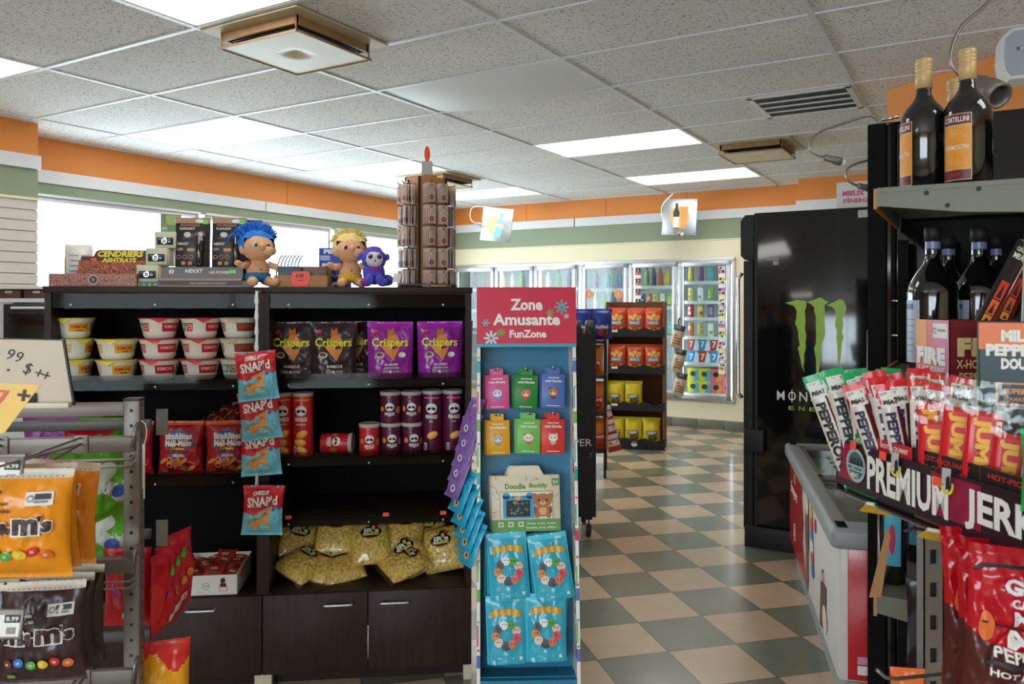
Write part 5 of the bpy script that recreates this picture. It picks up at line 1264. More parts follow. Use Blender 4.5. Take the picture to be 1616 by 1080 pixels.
def doodle():
    w, h = .205, .165; mb = MB(); K = C(222, 208, 182); G = C(92, 150, 70)
    mb.rbox(-w/2, w/2, -.014, .014, 0, h, K, .0012, seg=1); mb.prism([(-.055, h), (.055, h), (.04, h+.028), (-.04, h+.028)], -.012, -.011, K); mp = flatmap(-.014)
    mb.rect(-w/2+.001, w/2-.001, .001, .035, G, mp); mb.text('Doodle', -.032, .133, .017, G, mp, width=.062, bold=.04); mb.text('Buddy', .038, .133, .017, G, mp, width=.056, bold=.04)
    mb.text('Draw, write, erase!', .045, .023, .007, 'print_white', mp, width=.085); mb.text('Dessine, écris, efface !', .045, .011, .007, 'print_white', mp, width=.092)
    for i in range(3): mb.rect(-.085+.03*i, -.069+.03*i, .014, .029, K, mp, .001); mb.oval(-.077+.03*i, .0215, .005, .004, G, mp, .0016, n=8, rings=1)
    mb.rect(-.079, .081, .036, .118, G, mp, .0008); mb.rect(-.077, .079, .037, .116, C(232, 222, 200), mp, .0012)
    B = C(60, 150, 200); mb.rect(-.070, .026, .039, .105, B, mp, .0016); mb.oval(-.060, .105, .012, .01, B, mp, .0016, n=12); mb.oval(.012, .105, .012, .01, B, mp, .0016, n=12); mb.rect(-.060, .012, .044, .092, 'print_black', mp, .002)
    random.seed(2)
    for i in range(14):
        x = random.uniform(-.055, .005); z = random.uniform(.048, .086); mb.star(x, z, random.uniform(.003, .007), C(*random.choice([(210, 210, 60), (120, 120, 160), (90, 160, 160)])), mp, 4, .25, .0024)
    mb.oval(-.024, .098, .009, .007, C(226, 150, 90), mp, .0026, n=12); mb.oval(-.04, .102, .002, .002, 'print_black', mp, .0026, n=8); mb.oval(-.008, .102, .002, .002, 'print_black', mp, .0026, n=8)
    br, dk, tn = C(176, 104, 58), C(130, 70, 40), C(222, 170, 110)
    for sx in (-1, 1): mb.oval(.050+sx*.024, .103, .009, .009, br, mp, .0024, n=12); mb.oval(.050+sx*.017, .046, .008, .008, br, mp, .0024, n=10)
    for sx in (-1, 1): mb.oval(.050+sx*.022, .062, .006, .012, dk, mp, .0022, n=10)
    mb.oval(.050, .062, .020, .020, br, mp, .0026, n=16); mb.oval(.050, .060, .012, .013, tn, mp, .003, n=14); mb.oval(.050, .090, .028, .021, br, mp, .0032, n=18); mb.oval(.050, .083, .010, .007, tn, mp, .0036, n=12); mb.oval(.050, .086, .003, .002, 'print_black', mp, .004, n=8)
    for sx in (-1, 1): mb.oval(.050+sx*.012, .092, .004, .0045, 'print_black', mp, .0038, n=10); mb.oval(.050+sx*.012-.001, .094, .001, .001, 'print_white', mp, .0042, n=6)
    mb.rect(w/2-.024, w/2-.002, .133, .155, G, mp, .001); mb.text('5+', w/2-.013, .144, .010, 'print_white', mp, width=.015, o=.002)
    for i in range(34):
        x = random.uniform(-w/2+.005, w/2-.008); z = random.choice([random.uniform(.122, .162)]); 
        if i % 2: x = random.choice([random.uniform(-w/2+.003, -w/2+.016), random.uniform(w/2-.016, w/2-.003)]); z = random.uniform(.04, .16)
        c = C(*random.choice([(226, 150, 60), (210, 90, 90), (120, 170, 90), (110, 130, 200), (226, 206, 90)])); a = random.uniform(0, 3)
        if abs(x) < .075 and .12 < z < .146: continue
        mb.oval(x, z, .008, .0009, c, mp, .0009, n=8, rings=1, rot=a)
    return mb.obj('tablet_box')
for k in range(3):
    place('doodle', doodle, ['front drawing tablet box reading Doodle Buddy with a brown bear', 'drawing tablet box just behind the front one, only its edge showing', 'rearmost drawing tablet box against the blue panel'][k], 'toy box', FM_(831-3*k, 838-1.5*k, .038+.030*k, radians(-1)), 'drawing tablet boxes')
def squish():
    A = C(52, 170, 196, rough=.2); A2 = C(80, 200, 220, rough=.2)
    def deco(mb, mp):
        Y = C(236, 190, 60); mb.text('BANDAGES', 0, .148, .017, Y, mp, width=.082, bold=.05, o=.004, arc=.006) if 0 else None
        for i in range(9): x = -.04+.01*i; mb.oval(x, .142+.006*(1-(x/.04)**2), .0066, .010, Y if i % 2 else C(206, 140, 40), mp, .004+.0001*i, n=10)
        cols = [(236, 190, 180), (90, 170, 80), (230, 230, 230), (90, 90, 100), (220, 150, 90), (240, 210, 190), (40, 44, 60), (226, 120, 90), (210, 80, 90)]
        for i, c in enumerate(cols):
            a = 2*pi*i/9+.4; x, z = .032*cos(a), .083+.03*sin(a)
            mb.oval(x, z, .013, .013, C(*c), mp, .004+.0001*i, n=12); 
            for sx in (-1, 1): mb.oval(x+sx*.004, z+.002, .0018, .002, 'print_black', mp, .0056, n=6, rings=1)
        mb.text('new', .034, .178, .008, 'print_white', mp, width=.02, o=.003); mb.rect(.036, .044, .012, .02, 'print_white', mp, .002); mb.rect(-.03, .02, .016, .019, A2, mp, .002)
    return pouch('toy_bag', .118, .192, .016, lambda u, v: A2 if v > .93 or abs(u) > .47 else A, deco, wr=.006, nx=28, nz=36, seed=4, gusset=True)
for i, (px, py, rl) in enumerate(((806, 945, 4), (877, 946, 8), (801, 1047, 2), (863, 1043, 1))):
    wd = ['upper left', 'upper right', 'lower left', 'lower right'][i]
    for k in range(3):
        place('squish', squish, 'glossy teal toy bag, %s group, %s' % (wd, ['frontmost', 'middle one', 'rearmost'][k]), 'toy bag', FM_(px-(6 if i < 2 else 1)*k, py-2*k, .030+.026*k, radians(rl-2.5*k)*-1, radians(3*k)), 'teal toy bags on the blue stand')
    h = MB(); x, z = fzp(px-8, py-88, .03); h.tube([(x, .12, z), (x, .012, z), (x, .006, z+.006)], .0018, 'white_plastic', 6); h.obj('hook', fz)
# bags hung on the stand's left flank
def sidebag(base):
    A = C(*base, rough=.25); B2 = C(*[min(255, int(c*1.3)) for c in base], rough=.25)
    def deco(mb, mp):
        mb.oval(.02, .03, .012, .012, C(226, 150, 90) if base[1] > 120 else C(210, 190, 220), mp, .004, n=12); mb.oval(.02, .03, .006, .006, 'print_black', mp, .005, n=8)
        for i in range(6): mb.oval(-.03+.012*i, .06+.012*(i % 3), .004, .003, B2, mp, .003, n=8)
    return lambda: pouch('toy_bag', .10, .13, .012, lambda u, v: B2 if v > .92 else A, deco, wr=.006, nx=20, nz=24, seed=6)
for i in range(10):
    pur = i < 5
    px = [748, 744, 738, 732, 727, 733, 738, 743, 746, 749][i]; py = 690+ (i*24 if i < 5 else i*21+14)
    p = PX(px-6, py, 2.42-.012*i)
    place(('side', pur), sidebag((128, 96, 160) if pur else (36, 160, 196)), '%s toy bag on the blue stand\'s left flank, %s from top' % ('purple' if pur else 'teal', ORD[i % 5]), 'toy bag', TM(p.x-.018, p.y+.04, p.z, radians(-62)) @ Matrix.Rotation(radians(-24), 4, 'X') @ TM(0, 0, -.01), 'toy bags on the stand flank')

# ================================================================ grey sweet rack, front left
KR = TM(-.882, 1.885, 0, GA)
kr = thing('sweets_rack', 'grey metal rack with punched post and rails in the left foreground', 'rack', KR)
b = MB(); PWD = .036
b.rbox(-.036, 0, 0, .036, 0, 1.172, 'grey_metal', .002)
for i in range(26):
    z = 1.148-i*.0362; b.oval(-.018, z, .0042, .0042, 'print_black', flatmap(0), .0006, n=12, rings=1)
    b.oval(.018, z+.01, .0042, .0042, 'print_black', lambda x, z, o: Vector((o, x, z)), .0006, n=12, rings=1)
b.obj('post', kr); MB().rbox(-.037, .001, -.001, .037, 1.170, 1.176, 'dark_cap', .001).obj('post_cap', kr)
b = MB(); b.rbox(-.036-.6, -.6, 0, .036, 0, 1.172, 'grey_metal', .002); b.obj('post', kr)
for z0, z1 in ((1.134, 1.166), (1.052, 1.088), (.765, .802), (.5, .54)):
    y0 = .004 if z0 > 1.1 else -.012
    b = MB(); b.rbox(-.60, -.036 if z0 > 1.1 else -.008, y0, y0+.02, z0, z1, 'grey_metal', .002)
    b.obj('rail', kr)
    if z0 < 1.1:
        q = MB(); q.tube([(-.012, -.012, z0+.01), (-.006, -.014, z0+.05), (-.004, .0, z0+.066)], .004, 'wire', 8); q.obj('rail_hook', kr)
        for zz in (z0-.018, z0-.034): q = MB(); q.tube([(-.55, -.01, zz), (-.02, -.01, zz), (-.008, -.008, zz+.01)], .0028, 'wire', 8); q.obj('wire_bar', kr)
        q = MB(); q.rbox(-.6, -.04, .20, .215, z0+.02, z0+.045, 'grey_metal_dark', .002); q.obj('rear_rail', kr)
for z in (1.07, .79):
    q = MB(); q.box(0, .028, .12, .124, z-.0, z+.065, 'grey_metal'); q.obj('rear_bracket', kr)
q = MB(); q.rbox(-.10, -.075, .19, .22, 0, 1.12, 'grey_metal_dark', .002); q.obj('rear_post', kr)
ph = thing('peg_hook', 'thin white plastic strip and ring hanging on the right side of the grey post', 'clip strip', KR @ TM(.012, -.006, 0))
MB().rbox(-.003, .003, -.002, .0, .965, 1.07, 'white_plastic', .001).obj('strip', ph); MB().tube(bez([(0, 0, 1.065), (.006, 0, 1.09), (.004, 0, 1.115), (-.006, 0, 1.125)]), .0012, 'white_plastic', 6).obj('ring', ph); MB().rbox(-.001, .003, -.002, .0, .94, .968, 'white_plastic', .0008).obj('tail', ph)
def hook(label, x, z, L, tagc=True):
    t = thing('peg_hook', label, 'hook', KR @ TM(x, -.013, z))
    MB().rbox(-.016, .016, -.004, .0, -.03, .012, 'grey_metal', .001).obj('clip_plate', t)
    MB().tube([(0, -.002, -.008), (.012, -L, -.03), (.0135, -L-.012, -.022), (.014, -L-.014, -.008)], .0032, 'wire', 8).obj('peg', t)
    MB().tube([(0, -.002, .006), (.010, -L*.9, .016)], .0026, 'wire', 8).obj('label_arm', t)
    if tagc:
        p = MB(); p.rbox(-.033, .033, -.003, .003, -.030, .024, 'grey_metal', .002, M=TM(.010, -L*.9-.004, .006) @ Matrix.Rotation(radians(-12), 4, 'X') @ Matrix.Rotation(radians(2), 4, 'Y')); p.M = TM(.010, -L*.9-.004, .006) @ Matrix.Rotation(radians(-12), 4, 'X') @ Matrix.Rotation(radians(2), 4, 'Y'); mp = flatmap(-.003)
        p.rect(-.028, .028, -.025, .014, 'print_white', mp); p.rect(-.023, -.008, -.018, .009, C(*tagc), mp, .001); p.rect(.0, .028, .0, .014, 'print_black', mp, .001); p.text('8.99', .014, .007, .008, 'print_white', mp, width=.022, o=.002)
        for i in range(7): p.rect(.006+.0024*i, .0074+.0024*i, -.02, -.008, C(60, 60, 60), mp, .001)
        p.obj('price_label', t)
    return t
hook('upper wire hook with orange price label holding the orange candy bags', -.125, 1.082, .40, (226, 140, 50))
hook('second wire hook on the lower rail with dark price label', -.125, .795, .40, (110, 60, 60))
hook('bare wire hook above the left edge of the orange bags', -.30, 1.082, .34, None); hook('bare wire hook at the bottom rail beneath the brown bags', -.12, .535, .3, None)
def mm(base, band, nut):
    A = C(*base, rough=.28); BD = C(214, 204, 186, rough=.4)
    def colf(u, v): return BD if v > .925 or v < .0 else A
    def deco(mb, mp):
        for i in range(16): mb.oval(-.075+.01*i, .192, .0012, .0012, C(*[(200, 60, 40), (90, 150, 60), (60, 90, 170)][i % 3]), mp, .002, n=6, rings=1)
        mb.rect(.02, .068, .142, .166, 'print_white', mp, .004, nx=4); mb.ring(.029, .155, .0045, .0058, 'print_black', mp, .005, n=14); mb.rect(.036, .064, .153, .163, C(60, 60, 60), mp, .005); mb.rect(.036, .06, .147, .151, C(130, 130, 130), mp, .005)
        mb.text('peanut' if nut else 'milk chocolate', -.035, .146, .008, 'print_black' if nut else 'print_white', mp, width=.05, bold=.02, o=.004); mb.text('arachide' if nut else 'chocolat au lait', -.035, .134, .008, 'print_black' if nut else 'print_white', mp, width=.056, bold=.02, o=.004)
        D = C(62, 30, 26)
        for ch, x, h, w_, zz in (('m', -.05, .030, .046, .104), ('&', -.016, .022, .022, .101), ('m', .022, .030, .046, .104), ("'", .047, .010, .006, .118), ('s', .060, .020, .018, .103)):
            mb.text(ch, x, zz, h*1.22, 'print_white', mp, width=w_*1.18, bold=.10, o=.005, sub=2); mb.text(ch, x, zz, h, D, mp, width=w_, bold=.045, o=.0075, sub=2)
        # the sweets themselves, in a row
        for i, c in enumerate([(120, 60, 50), (50, 120, 200), (90, 170, 70), (236, 196, 40), (206, 40, 40), (226, 110, 40)]):
            x = -.062+.024*i; z = .052+.004*sin(i*2)-(0 if nut else .004)
            mb.oval(x, z, .0125 if nut else .010, .009, C(*c, rough=.2), mp, .005+.0002*i, n=14, rot=.3*(-1)**i); mb.text('m', x, z, .005, 'print_white', mp, width=.006, o=.007)
        mb.rect(-.066, -.05, .014, .022, C(120, 160, 60), mp, .003)
    return lambda: pouch('candy_bag', .186 if nut else .165, .205, .03, colf, deco, wr=.005, nx=48, nz=50, seed=9 if nut else 10)
for k in range(3):
    place('mmy', mm((238, 146, 20), 0, True), 'big orange candy bag with brown lettering, %s on its hook' % ['frontmost', 'second', 'third'][k], 'candy bag', TM([-.925, -.938, -.937][k], 1.50+.062*k, .885-.004*k, radians([7, 2, -4][k])) @ Matrix.Rotation(radians([1, -2, 3][k]), 4, 'Y'), 'orange candy bags')
for k in range(3):
    place('mmb', mm((62, 40, 42), 0, False), 'dark brown candy bag with white-edged lettering, %s on the middle hook' % ['frontmost', 'second', 'third'][k], 'candy bag', TM(-.952-.002*k, 1.62+.05*k, .632+.002*k, radians([8, -2, -6][k])), 'dark brown candy bags')
place('mmb', None, 'dark brown candy bag cut off by the left edge of the picture', 'candy bag', TM(-1.09, 1.62, .63, radians(-4)), 'dark brown candy bags')
def plain(cols, w, h, name='candy_bag', blobs=()):
    def deco(mb, mp):
        for (x, z, r, c) in blobs: mb.oval(x, z, r, r*.8, C(*c), mp, .003, n=12)
    def colf(u, v):
        k = int(min(len(cols)-1, max(0, (v+.12*sin(u*7))*len(cols)))); return C(*cols[k], rough=.28)
    return lambda: pouch(name, w, h, .022, colf, deco, wr=.007, nx=26, nz=30, seed=3+int(w*1000) % 7)
G_ = (96, 170, 40); PUR = (130, 40, 130); RE = (206, 26, 40)
place('purp', plain([PUR, PUR, (150, 60, 150)], .20, .2), 'purple candy bag seen between the rails behind the grey rack', 'candy bag', KR @ TM(-.30, .30, .895), 'candy bags on the far side of the rack')
place('grn', plain([G_, (206, 210, 200), G_, G_], .13, .2, blobs=[(0, .12, .03, (210, 216, 200)), (.02, .06, .02, (60, 90, 170))]), 'green candy bag behind the rack, upper left of the post', 'candy bag', KR @ TM(-.19, .28, .895, radians(-8)), 'candy bags on the far side of the rack')
for k in range(2): place('grn', None, 'green and white candy bag hanging tilted left of the post, %s one' % ['left', 'right'][k], 'candy bag', KR @ TM(-.145+.03*k, .12+.03*k, .865, radians(50)) @ Matrix.Rotation(radians(-14), 4, 'Y'), 'candy bags on the far side of the rack')
place('redc', plain([RE, RE, (190, 20, 40)], .12, .2, blobs=[(0, .15, .016, (90, 180, 60)), (-.02, .09, .014, (200, 50, 140)), (.03, .09, .014, (236, 130, 40)), (.01, .03, .018, (230, 226, 220))]), 'red candy bag with coloured dots left of the lower post', 'candy bag', KR @ TM(-.085, .17, .575, radians(-4)), 'red candy bags on the rack')
place('redc', None, 'red candy bag showing above the green ones beside the post top', 'candy bag', KR @ TM(-.20, .222, .88, radians(4)), 'red candy bags on the rack')
place('grn', None, 'green candy bag low behind the rack beside the red one', 'candy bag', KR @ TM(-.15, .2, .72, radians(8)), 'candy bags on the far side of the rack')
for k in range(3): place('redc', None, 'red candy bag seen from the edge right of the grey post, %s' % ['left one', 'middle one', 'right one'][k], 'candy bag', KR @ TM(.016+.006*k, .13+.03*k, .605-.014*(2-k), radians(76-4*k)), 'red candy bags on the rack')
place('star', plain([(236, 160, 30), (240, 170, 40), (236, 160, 30), (214, 40, 30)], .12, .2, blobs=[(-.03, .09, .02, (206, 40, 40)), (.02, .05, .022, (230, 90, 30))]), 'yellow and red candy bag at the foot of the grey post', 'candy bag', KR @ TM(.03, .09, .365, radians(12)), 'red candy bags on the rack')
# cards on top of the rack
def flatcard(name, pts, d, t, m): o = MB(); o.prism(pts, 0, t, m); return o
sc = thing('price_card', 'cream card with handwritten black price standing on the grey rack', 'card', TM(-1.02, 1.74, 1.178, radians(4)))
b = MB(); b.prism([(-.28, .0), (.058, .0), (.036, .142), (-.28, .15)], 0, .003, C(206, 188, 166)); b.prism([(.058, .0), (.062, .0), (.040, .144), (-.28, .153), (-.28, .15), (.036, .142)], -.001, .006, 'dark_cap'); mp = flatmap(0)
for t_, x, z, h in (('1', -.115, .088, .034), ('.', -.077, .078, .006), ('9', -.071, .112, .024), ('9', -.053, .106, .024), ('$', -.036, .080, .028), ('+', -.012, .071, .017), ('+', .003, .066, .017)): b.text(t_, x, z, h, 'print_black', mp, bold=-.005, rot=radians(-14), shear=.2)
b.obj('card', sc)
b = MB(); b.rbox(-.27, .058, -.02, -.0015, -.004, .008, 'cream_plastic', .001); b.rbox(-.07, -.016, -.006, -.0035, .008, .028, 'black_matte', .001); b.obj('holder', sc)
yc = thing('price_card', 'yellow card with a red seven at the left edge, tilted in front of the rack', 'card', TM(-.86, 1.22, 1.2, radians(10)))
Y = C(236, 190, 90)
b = MB(); b.prism([(-.09, .085), (.127, .074), (.075, .0), (-.09, -.01)], 0, .0015, Y); mp = flatmap(0); b.text('7', .073, .056, .022, C(226, 70, 70), mp, width=.018, rot=radians(-6), bold=.02); b.text('+', .103, .058, .018, 'print_black', mp, rot=radians(-10), bold=.02)
b.rect(.03, .068, .026, .028, C(170, 140, 90), mp); b.obj('card', yc)
MB().tube([(.0, .004, .03), (-.02, .2, -.09), (-.02, .6, -.12)], .0025, 'wire', 8).obj('arm', yc)

# ---------------------------------------------------------------- back left counter with appliance
bc = thing('coffee_counter', 'white shelf unit with brown boxes compartment at the far left behind the shelving', 'counter', TM(-2.78, 4.5, 0, radians(2)))
b = MB()
b.box(-.42, .17, 0, .5, 1.485, 1.502, 'white_metal'); b.box(-.42, .17, 0, .5, 1.410, 1.432, 'white_metal'); b.box(-.42, .17, .48, .5, 1.41, 1.5, 'white_metal'); b.box(-.42, .17, .02, .5, .0, .9, 'white_metal'); b.box(-.42, -.05, .02, .4, .9, 1.41, 'white_plastic'); b.obj('shelf_body', bc)
for i in range(3):
    q = MB(); q.rbox(-.30+.155*i, -.165+.155*i, .02, .3, 1.433, 1.48, C(92, 58, 42), .003); q.rect(-.25+.155*i, -.21+.155*i, 1.462, 1.474, 'cream_plastic', flatmap(.02)); tag(q.obj('brown_box', None, TM(-2.78, 4.5, 0, radians(2))), 'small brown box in the white far left shelf, %s from left' % ORD[i], 'box', 'brown boxes in the white shelf')
ov = thing('black_appliance', 'black glass-fronted appliance under the white shelf at the far left', 'appliance', TM(-2.62, 4.45, .9, radians(2)))
MB().rbox(-.22, .1, .0, .4, 0, .50, 'black_matte', .006).obj('body', ov); MB().rbox(-.19, .08, -.008, 0, .1, .45, 'black_gloss', .003).obj('door', ov); MB().rbox(-.17, .09, -.016, -.008, .472, .486, 'white_metal', .002).obj('handle', ov)

# ================================================================ wine shelving on the right
WM = RM(-.225, 2.19)
wg = thing('wine_shelving', 'grey metal gondola shelving with wine bottles on the right', 'shelving unit', WM)
mat('shelf_grey', (104, 102, 86), .45, .2, var=.06); mat('edge_wood', (176, 112, 52), .5, var=.2)
def shelf(z, wdt=.75, dp=.60, strip='edge_wood', col='shelf_grey', sh=.05):
    s = MB(); s.box(.0, wdt, .0, dp, z-.012, z, col)
    s.prism([(0, z), (wdt, z), (wdt, z-sh*1.9), (wdt*.25, z-sh*1.25), (.0, z-sh*.75)], -.004, .0, col); s.box(.0, wdt, -.006, .0, z-.004, z+.008, col)
    s.box(0.0, .004, 0, dp, z-.04, z+.004, col)
    for (x, zz) in ((.11, z-.012), (.155, z-.045), (.22, z-.01)): s.oval(x, zz, .006, .006, 'black_matte', flatmap(-.004), .0006, n=10, rings=1)
    s = s.obj('shelf', wg); q = MB(); q.box(-.008, .0, -.006, dp, z-.045, z+.006, strip); q.obj('price_strip', s)
shelf(1.683); shelf(1.215, sh=.03); shelf(.662, sh=.05, strip='cardboard')
for z in (.10,): shelf(z, strip='black_matte', col='black_matte')
b = MB(); b.box(-.0, .03, .57, .60, 0, 1.6, 'black_panel'); b.obj('post', wg); b = MB(); b.box(.72, .75, .0, .6, 0, 1.95, 'black_panel'); b.obj('back_panel', wg)
# tall black cabinet behind it
tc_ = thing('tall_black_cabinet', 'tall glossy black cabinet behind the wine bottles on the right', 'cabinet', RM(-.315, 2.82))
MB().rbox(0, .9, .0, .05, 0, 1.985, 'black_gloss', .004).obj('front_panel', tc_); 
for x, w_ in ((-.002, .052), (.066, .012)): MB().box(x, x+w_, -.012, 0, 0, 1.98, 'black_panel').obj('vertical_strip', tc_)
MB().rbox(.55, 1.0, -.03, 0, 1.78, 2.03, 'black_gloss', .003).obj('upper_panel', tc_)
q = MB(); q.tube(bez([(.50, -.035, 1.96), (.53, -.04, 1.985), (.565, -.04, 1.97), (.575, -.04, 1.93), (.555, -.04, 1.895), (.52, -.04, 1.90)]), .009, 'chrome', 10); q.obj('handle', tc_)
q = MB(); q.tube([(.04, -.02, 1.99), (.09, -.02, 1.995)], .006, 'chrome', 8); q.obj('hinge', tc_)
for i, z in enumerate((1.41, 1.3)): q = MB(); q.tube([(.07, -.018, z), (.1, -.018, z)], .004, 'chrome', 8); q.obj('pin', tc_)
# bottles
mat('gold_cap', (206, 172, 118), .42, .1, var=.1); mat('wine_red', (110, 24, 40), .4); mat('vermouth_orange', (232, 150, 40), .45, var=.1)
def vermouth():
    r = .052; o = MB()
    o.lathe([(r*.9, 0), (r, .006), (r, .172), (r*.97, .188), (r*.82, .206), (r*.56, .222), (r*.40, .234), (r*.33, .246), (r*.32, .30)], 'bottle_glass', 40)
    mp = cylmap(r)
    o.rect(-.046, .020, .018, .172, 'gold_cap', mp, .0003, nx=14); o.rect(-.044, .018, .02, .042, 'wine_red', mp, .0008, nx=14); o.rect(-.044, .018, .045, .142, 'vermouth_orange', mp, .0008, nx=14); o.rect(-.044, .018, .147, .17, 'wine_red', mp, .0008, nx=14)
    o.text('CORTELLINI', -.014, .1585, .0125, 'print_white', mp, width=.056, bold=.02, o=.0016); o.text('VERMOUTH', -.014, .094, .011, 'print_white', mp, width=.054, bold=.01, o=.0016)
    for i in range(15):
        a = pi*.08+i*pi*.84/14; o.poly([(-.014+.004*cos(a), .112+.004*sin(a)), (-.014+.024*cos(a)-.0006*sin(a), .112+.024*sin(a)), (-.014+.024*cos(a)+.0006*sin(a), .112+.024*sin(a)+.0006)], C(246, 206, 130), mp, .0014)
        a = -pi*.08-i*pi*.84/14; o.poly([(-.014+.01*cos(a), .084+.01*sin(a)), (-.014+.032*cos(a)-.0006*sin(a), .084+.032*sin(a)), (-.014+.032*cos(a)+.0006*sin(a), .084+.032*sin(a)+.0006)], C(246, 206, 130), mp, .0014)
    o.text('ROSSO', -.014, .031, .007, C(200, 60, 50), mp, width=.02, o=.0016)
    o = o.obj('vermouth_bottle'); c = MB(); q = r*.36
    c.lathe([(q, .257), (q, .298), (q*.96, .299), (q*1.03, .300), (q*1.03, .306), (q*.97, .307), (q*1.03, .308), (q*1.03, .314), (q*.97, .315), (q*1.03, .316), (q*1.03, .328), (q*.97, .329)], 'gold_cap', 28); c.obj('cap', o); return o
KB = 1.0
for i, (px, d, ry, lab) in enumerate(((1458, 2.06, -78, 'vermouth bottle with gold cap and orange label turned away, on the top shelf edge'), (1527, 1.98, -42, 'vermouth bottle with gold cap and full orange label, right of the turned one'), (1507, 2.24, 10, 'vermouth bottle hidden behind the pair, only its cap showing'), (1585, 2.25, 30, 'dark bottle half hidden at the right end of the top shelf'))):
    p = PX(px, 290, d)
    if i < 3: place('verm', vermouth, lab, 'bottle', TM(p.x, p.y, 1.6835, radians(ry)) @ Matrix.Scale(1.06, 4), 'vermouth bottles on the top shelf')
def wine(lbl):
    r = .066; 
    def b():
        o = MB(); o.lathe([(r*.9, 0), (r, .006), (r, .225), (r*.93, .25), (r*.7, .278), (r*.4, .305), (r*.31, .325), (r*.29, .37), (r*.32, .372), (r*.32, .39), (r*.29, .392), (r*.29, .41)], 'bottle_glass', 40)
        mp = cylmap(r); o.rect(-.062, .01, .03, .205, C(*lbl), mp, .0003, nx=12); o.rect(-.05, -.01, .18, .195, C(60, 80, 120), mp, .0008, nx=6)
        for i in range(6): o.rect(-.052, -.008, .06+.018*i, .062+.018*i, C(90, 100, 120), mp, .0009, nx=6)
        o.rect(-.062, -.05, .215, .23, 'sticker_red', mp, .0008)
        for i in range(4): o.oval(-.02+.014*i, .31-.004*i % 3, .0, .0, 'print_white', mp) if 0 else None
        o = o.obj('wine_bottle'); c = MB(); c.lathe([(r*.3, .33), (r*.3, .37)], C(120, 130, 170, rough=.3), 24, cap=False); c.lathe([(r*.34, .372), (r*.34, .408), (r*.3, .411)], 'black_matte', 24); c.obj('capsule', o); return o
    return b
for i, (px, d, rt) in enumerate(((1472, 2.14, -66), (1545, 2.16, -60), (1497, 2.42, 8), (1572, 2.42, 0))):
    p = PX(px, 500, d); place('wine', wine((170, 180, 196)), 'dark wine bottle on the middle shelf, %s' % ['front left with pale label edge', 'front right behind the meat sticks', 'rear left one', 'rear right one'][i], 'bottle', TM(p.x, p.y, 1.2155, radians(rt)) @ Matrix.Scale(.95, 4), 'wine bottles on the middle shelf')
def low():
    r = .036; o = MB(); o.lathe([(r*.9, 0), (r, .006), (r, .19), (r*.7, .22), (r*.35, .25), (r*.33, .29)], 'bottle_glass', 30); mp = cylmap(r)
    o.rect(-.03, .012, .05, .19, C(70, 170, 206), mp, .0003, nx=8)
    o.text('Lillet', -.010, .115, .025, C(190, 30, 80), mp, rot=pi/2, width=.09, o=.001) if 0 else o.oval(-.01, .12, .008, .04, C(190, 30, 80), mp, .001); o.rect(-.03, .012, .192, .21, C(226, 60, 60), mp, -.0, nx=8)
    o = o.obj('aperitif_bottle'); MB().lathe([(r*.4, .27), (r*.4, .30)], 'wine_red', 16).obj('cap', o); return o
for i, (px, d) in enumerate(((1408, 2.12), (1482, 2.1), (1446, 2.3), (1520, 2.3), (1560, 2.1))):
    p = PX(px, 800, d); place('low', low, 'dark bottle with bright blue label on the low shelf, %s from left' % ORD[[0, 2, 1, 3, 4][i]], 'bottle', TM(p.x, p.y, .6625, radians(-10)), 'blue label bottles on the low shelf')

# ================================================================ chest freezer
FR = TM(1.49, 4.27, 0, radians(-104))
cf = thing('chest_freezer', 'red and white ice cream chest freezer with glass lid', 'freezer', FR)
L_, D_, H_ = 1.66, .62, .655
mat('freezer_red', (196, 22, 34), .25, coat=.4); mat('freezer_white', (214, 208, 202), .35); mat('freezer_grey', (150, 152, 154), .4)
b = MB(); b.rbox(0, L_, 0, D_, .14, H_-.06, 'freezer_white', .012); mp = flatmap(0)
b.fan((.3, .35), [(.012, .15), (.012, H_-.065), (.62, H_-.065), (.60, .50), (.66, .40), (.62, .30), (.70, .22), (.74, .15)], 'freezer_red', mp, .0012)
b.obj('body', cf)
e = MB(); e.rbox(.03, D_-.01, -.004, .0, .15, H_-.07, 'freezer_red', .002, M=TM(L_, 0, 0) @ Matrix.Rotation(pi/2, 4, 'Z')); e = e.obj('end_panel', cf)
s = MB(); fm2 = lambda x, z, o: Vector((L_+.004+o, x, z)); s.rect(.12, .28, H_-.12, H_-.10, 'print_white', fm2); s.text('ANTI-BUÉE', .2, H_-.11, .012, 'print_black', fm2, width=.13, bold=.03, o=.002); s.obj('fog_sticker', cf)
s = MB(); s.rect(.06, .2, .17, .20, 'print_white', fm2); s.rect(.06, .18, .205, .23, C(206, 150, 170), fm2); s.obj('rating_sticker', cf)
g = MB()     # picture prints on the long side
g.text('Breyers', .24, .44, .075, 'print_white', mp, width=.3, bold=.02, shear=.2, rot=0, o=.003); g.oval(.28, .52, .035, .03, C(120, 160, 60), mp, .003); g.oval(.22, .41, .0, .0, 'print_white', mp) ; g.obj('brand_print', cf)
g = MB(); g.ring(.27, .25, .035, .045, 'print_white', mp, .003); g.ring(.27, .25, .014, .022, 'print_white', mp, .003); g.obj('round_logo', cf)
g = MB(); cr, br = C(226, 214, 190), C(96, 56, 40)
g.oval(.80, .42, .07, .14, br, mp, .003); g.oval(.80, .24, .045, .12, C(130, 84, 56), mp, .0035); g.oval(.80, .52, .055, .045, cr, mp, .004)
for i, c in enumerate([(226, 180, 60), (206, 60, 50), (60, 120, 190), (236, 236, 236), (206, 60, 50), (60, 120, 190)]): g.oval(.95+.01*i, .52-.045*i, .045, .03, C(*c), mp, .003+i*.0002)
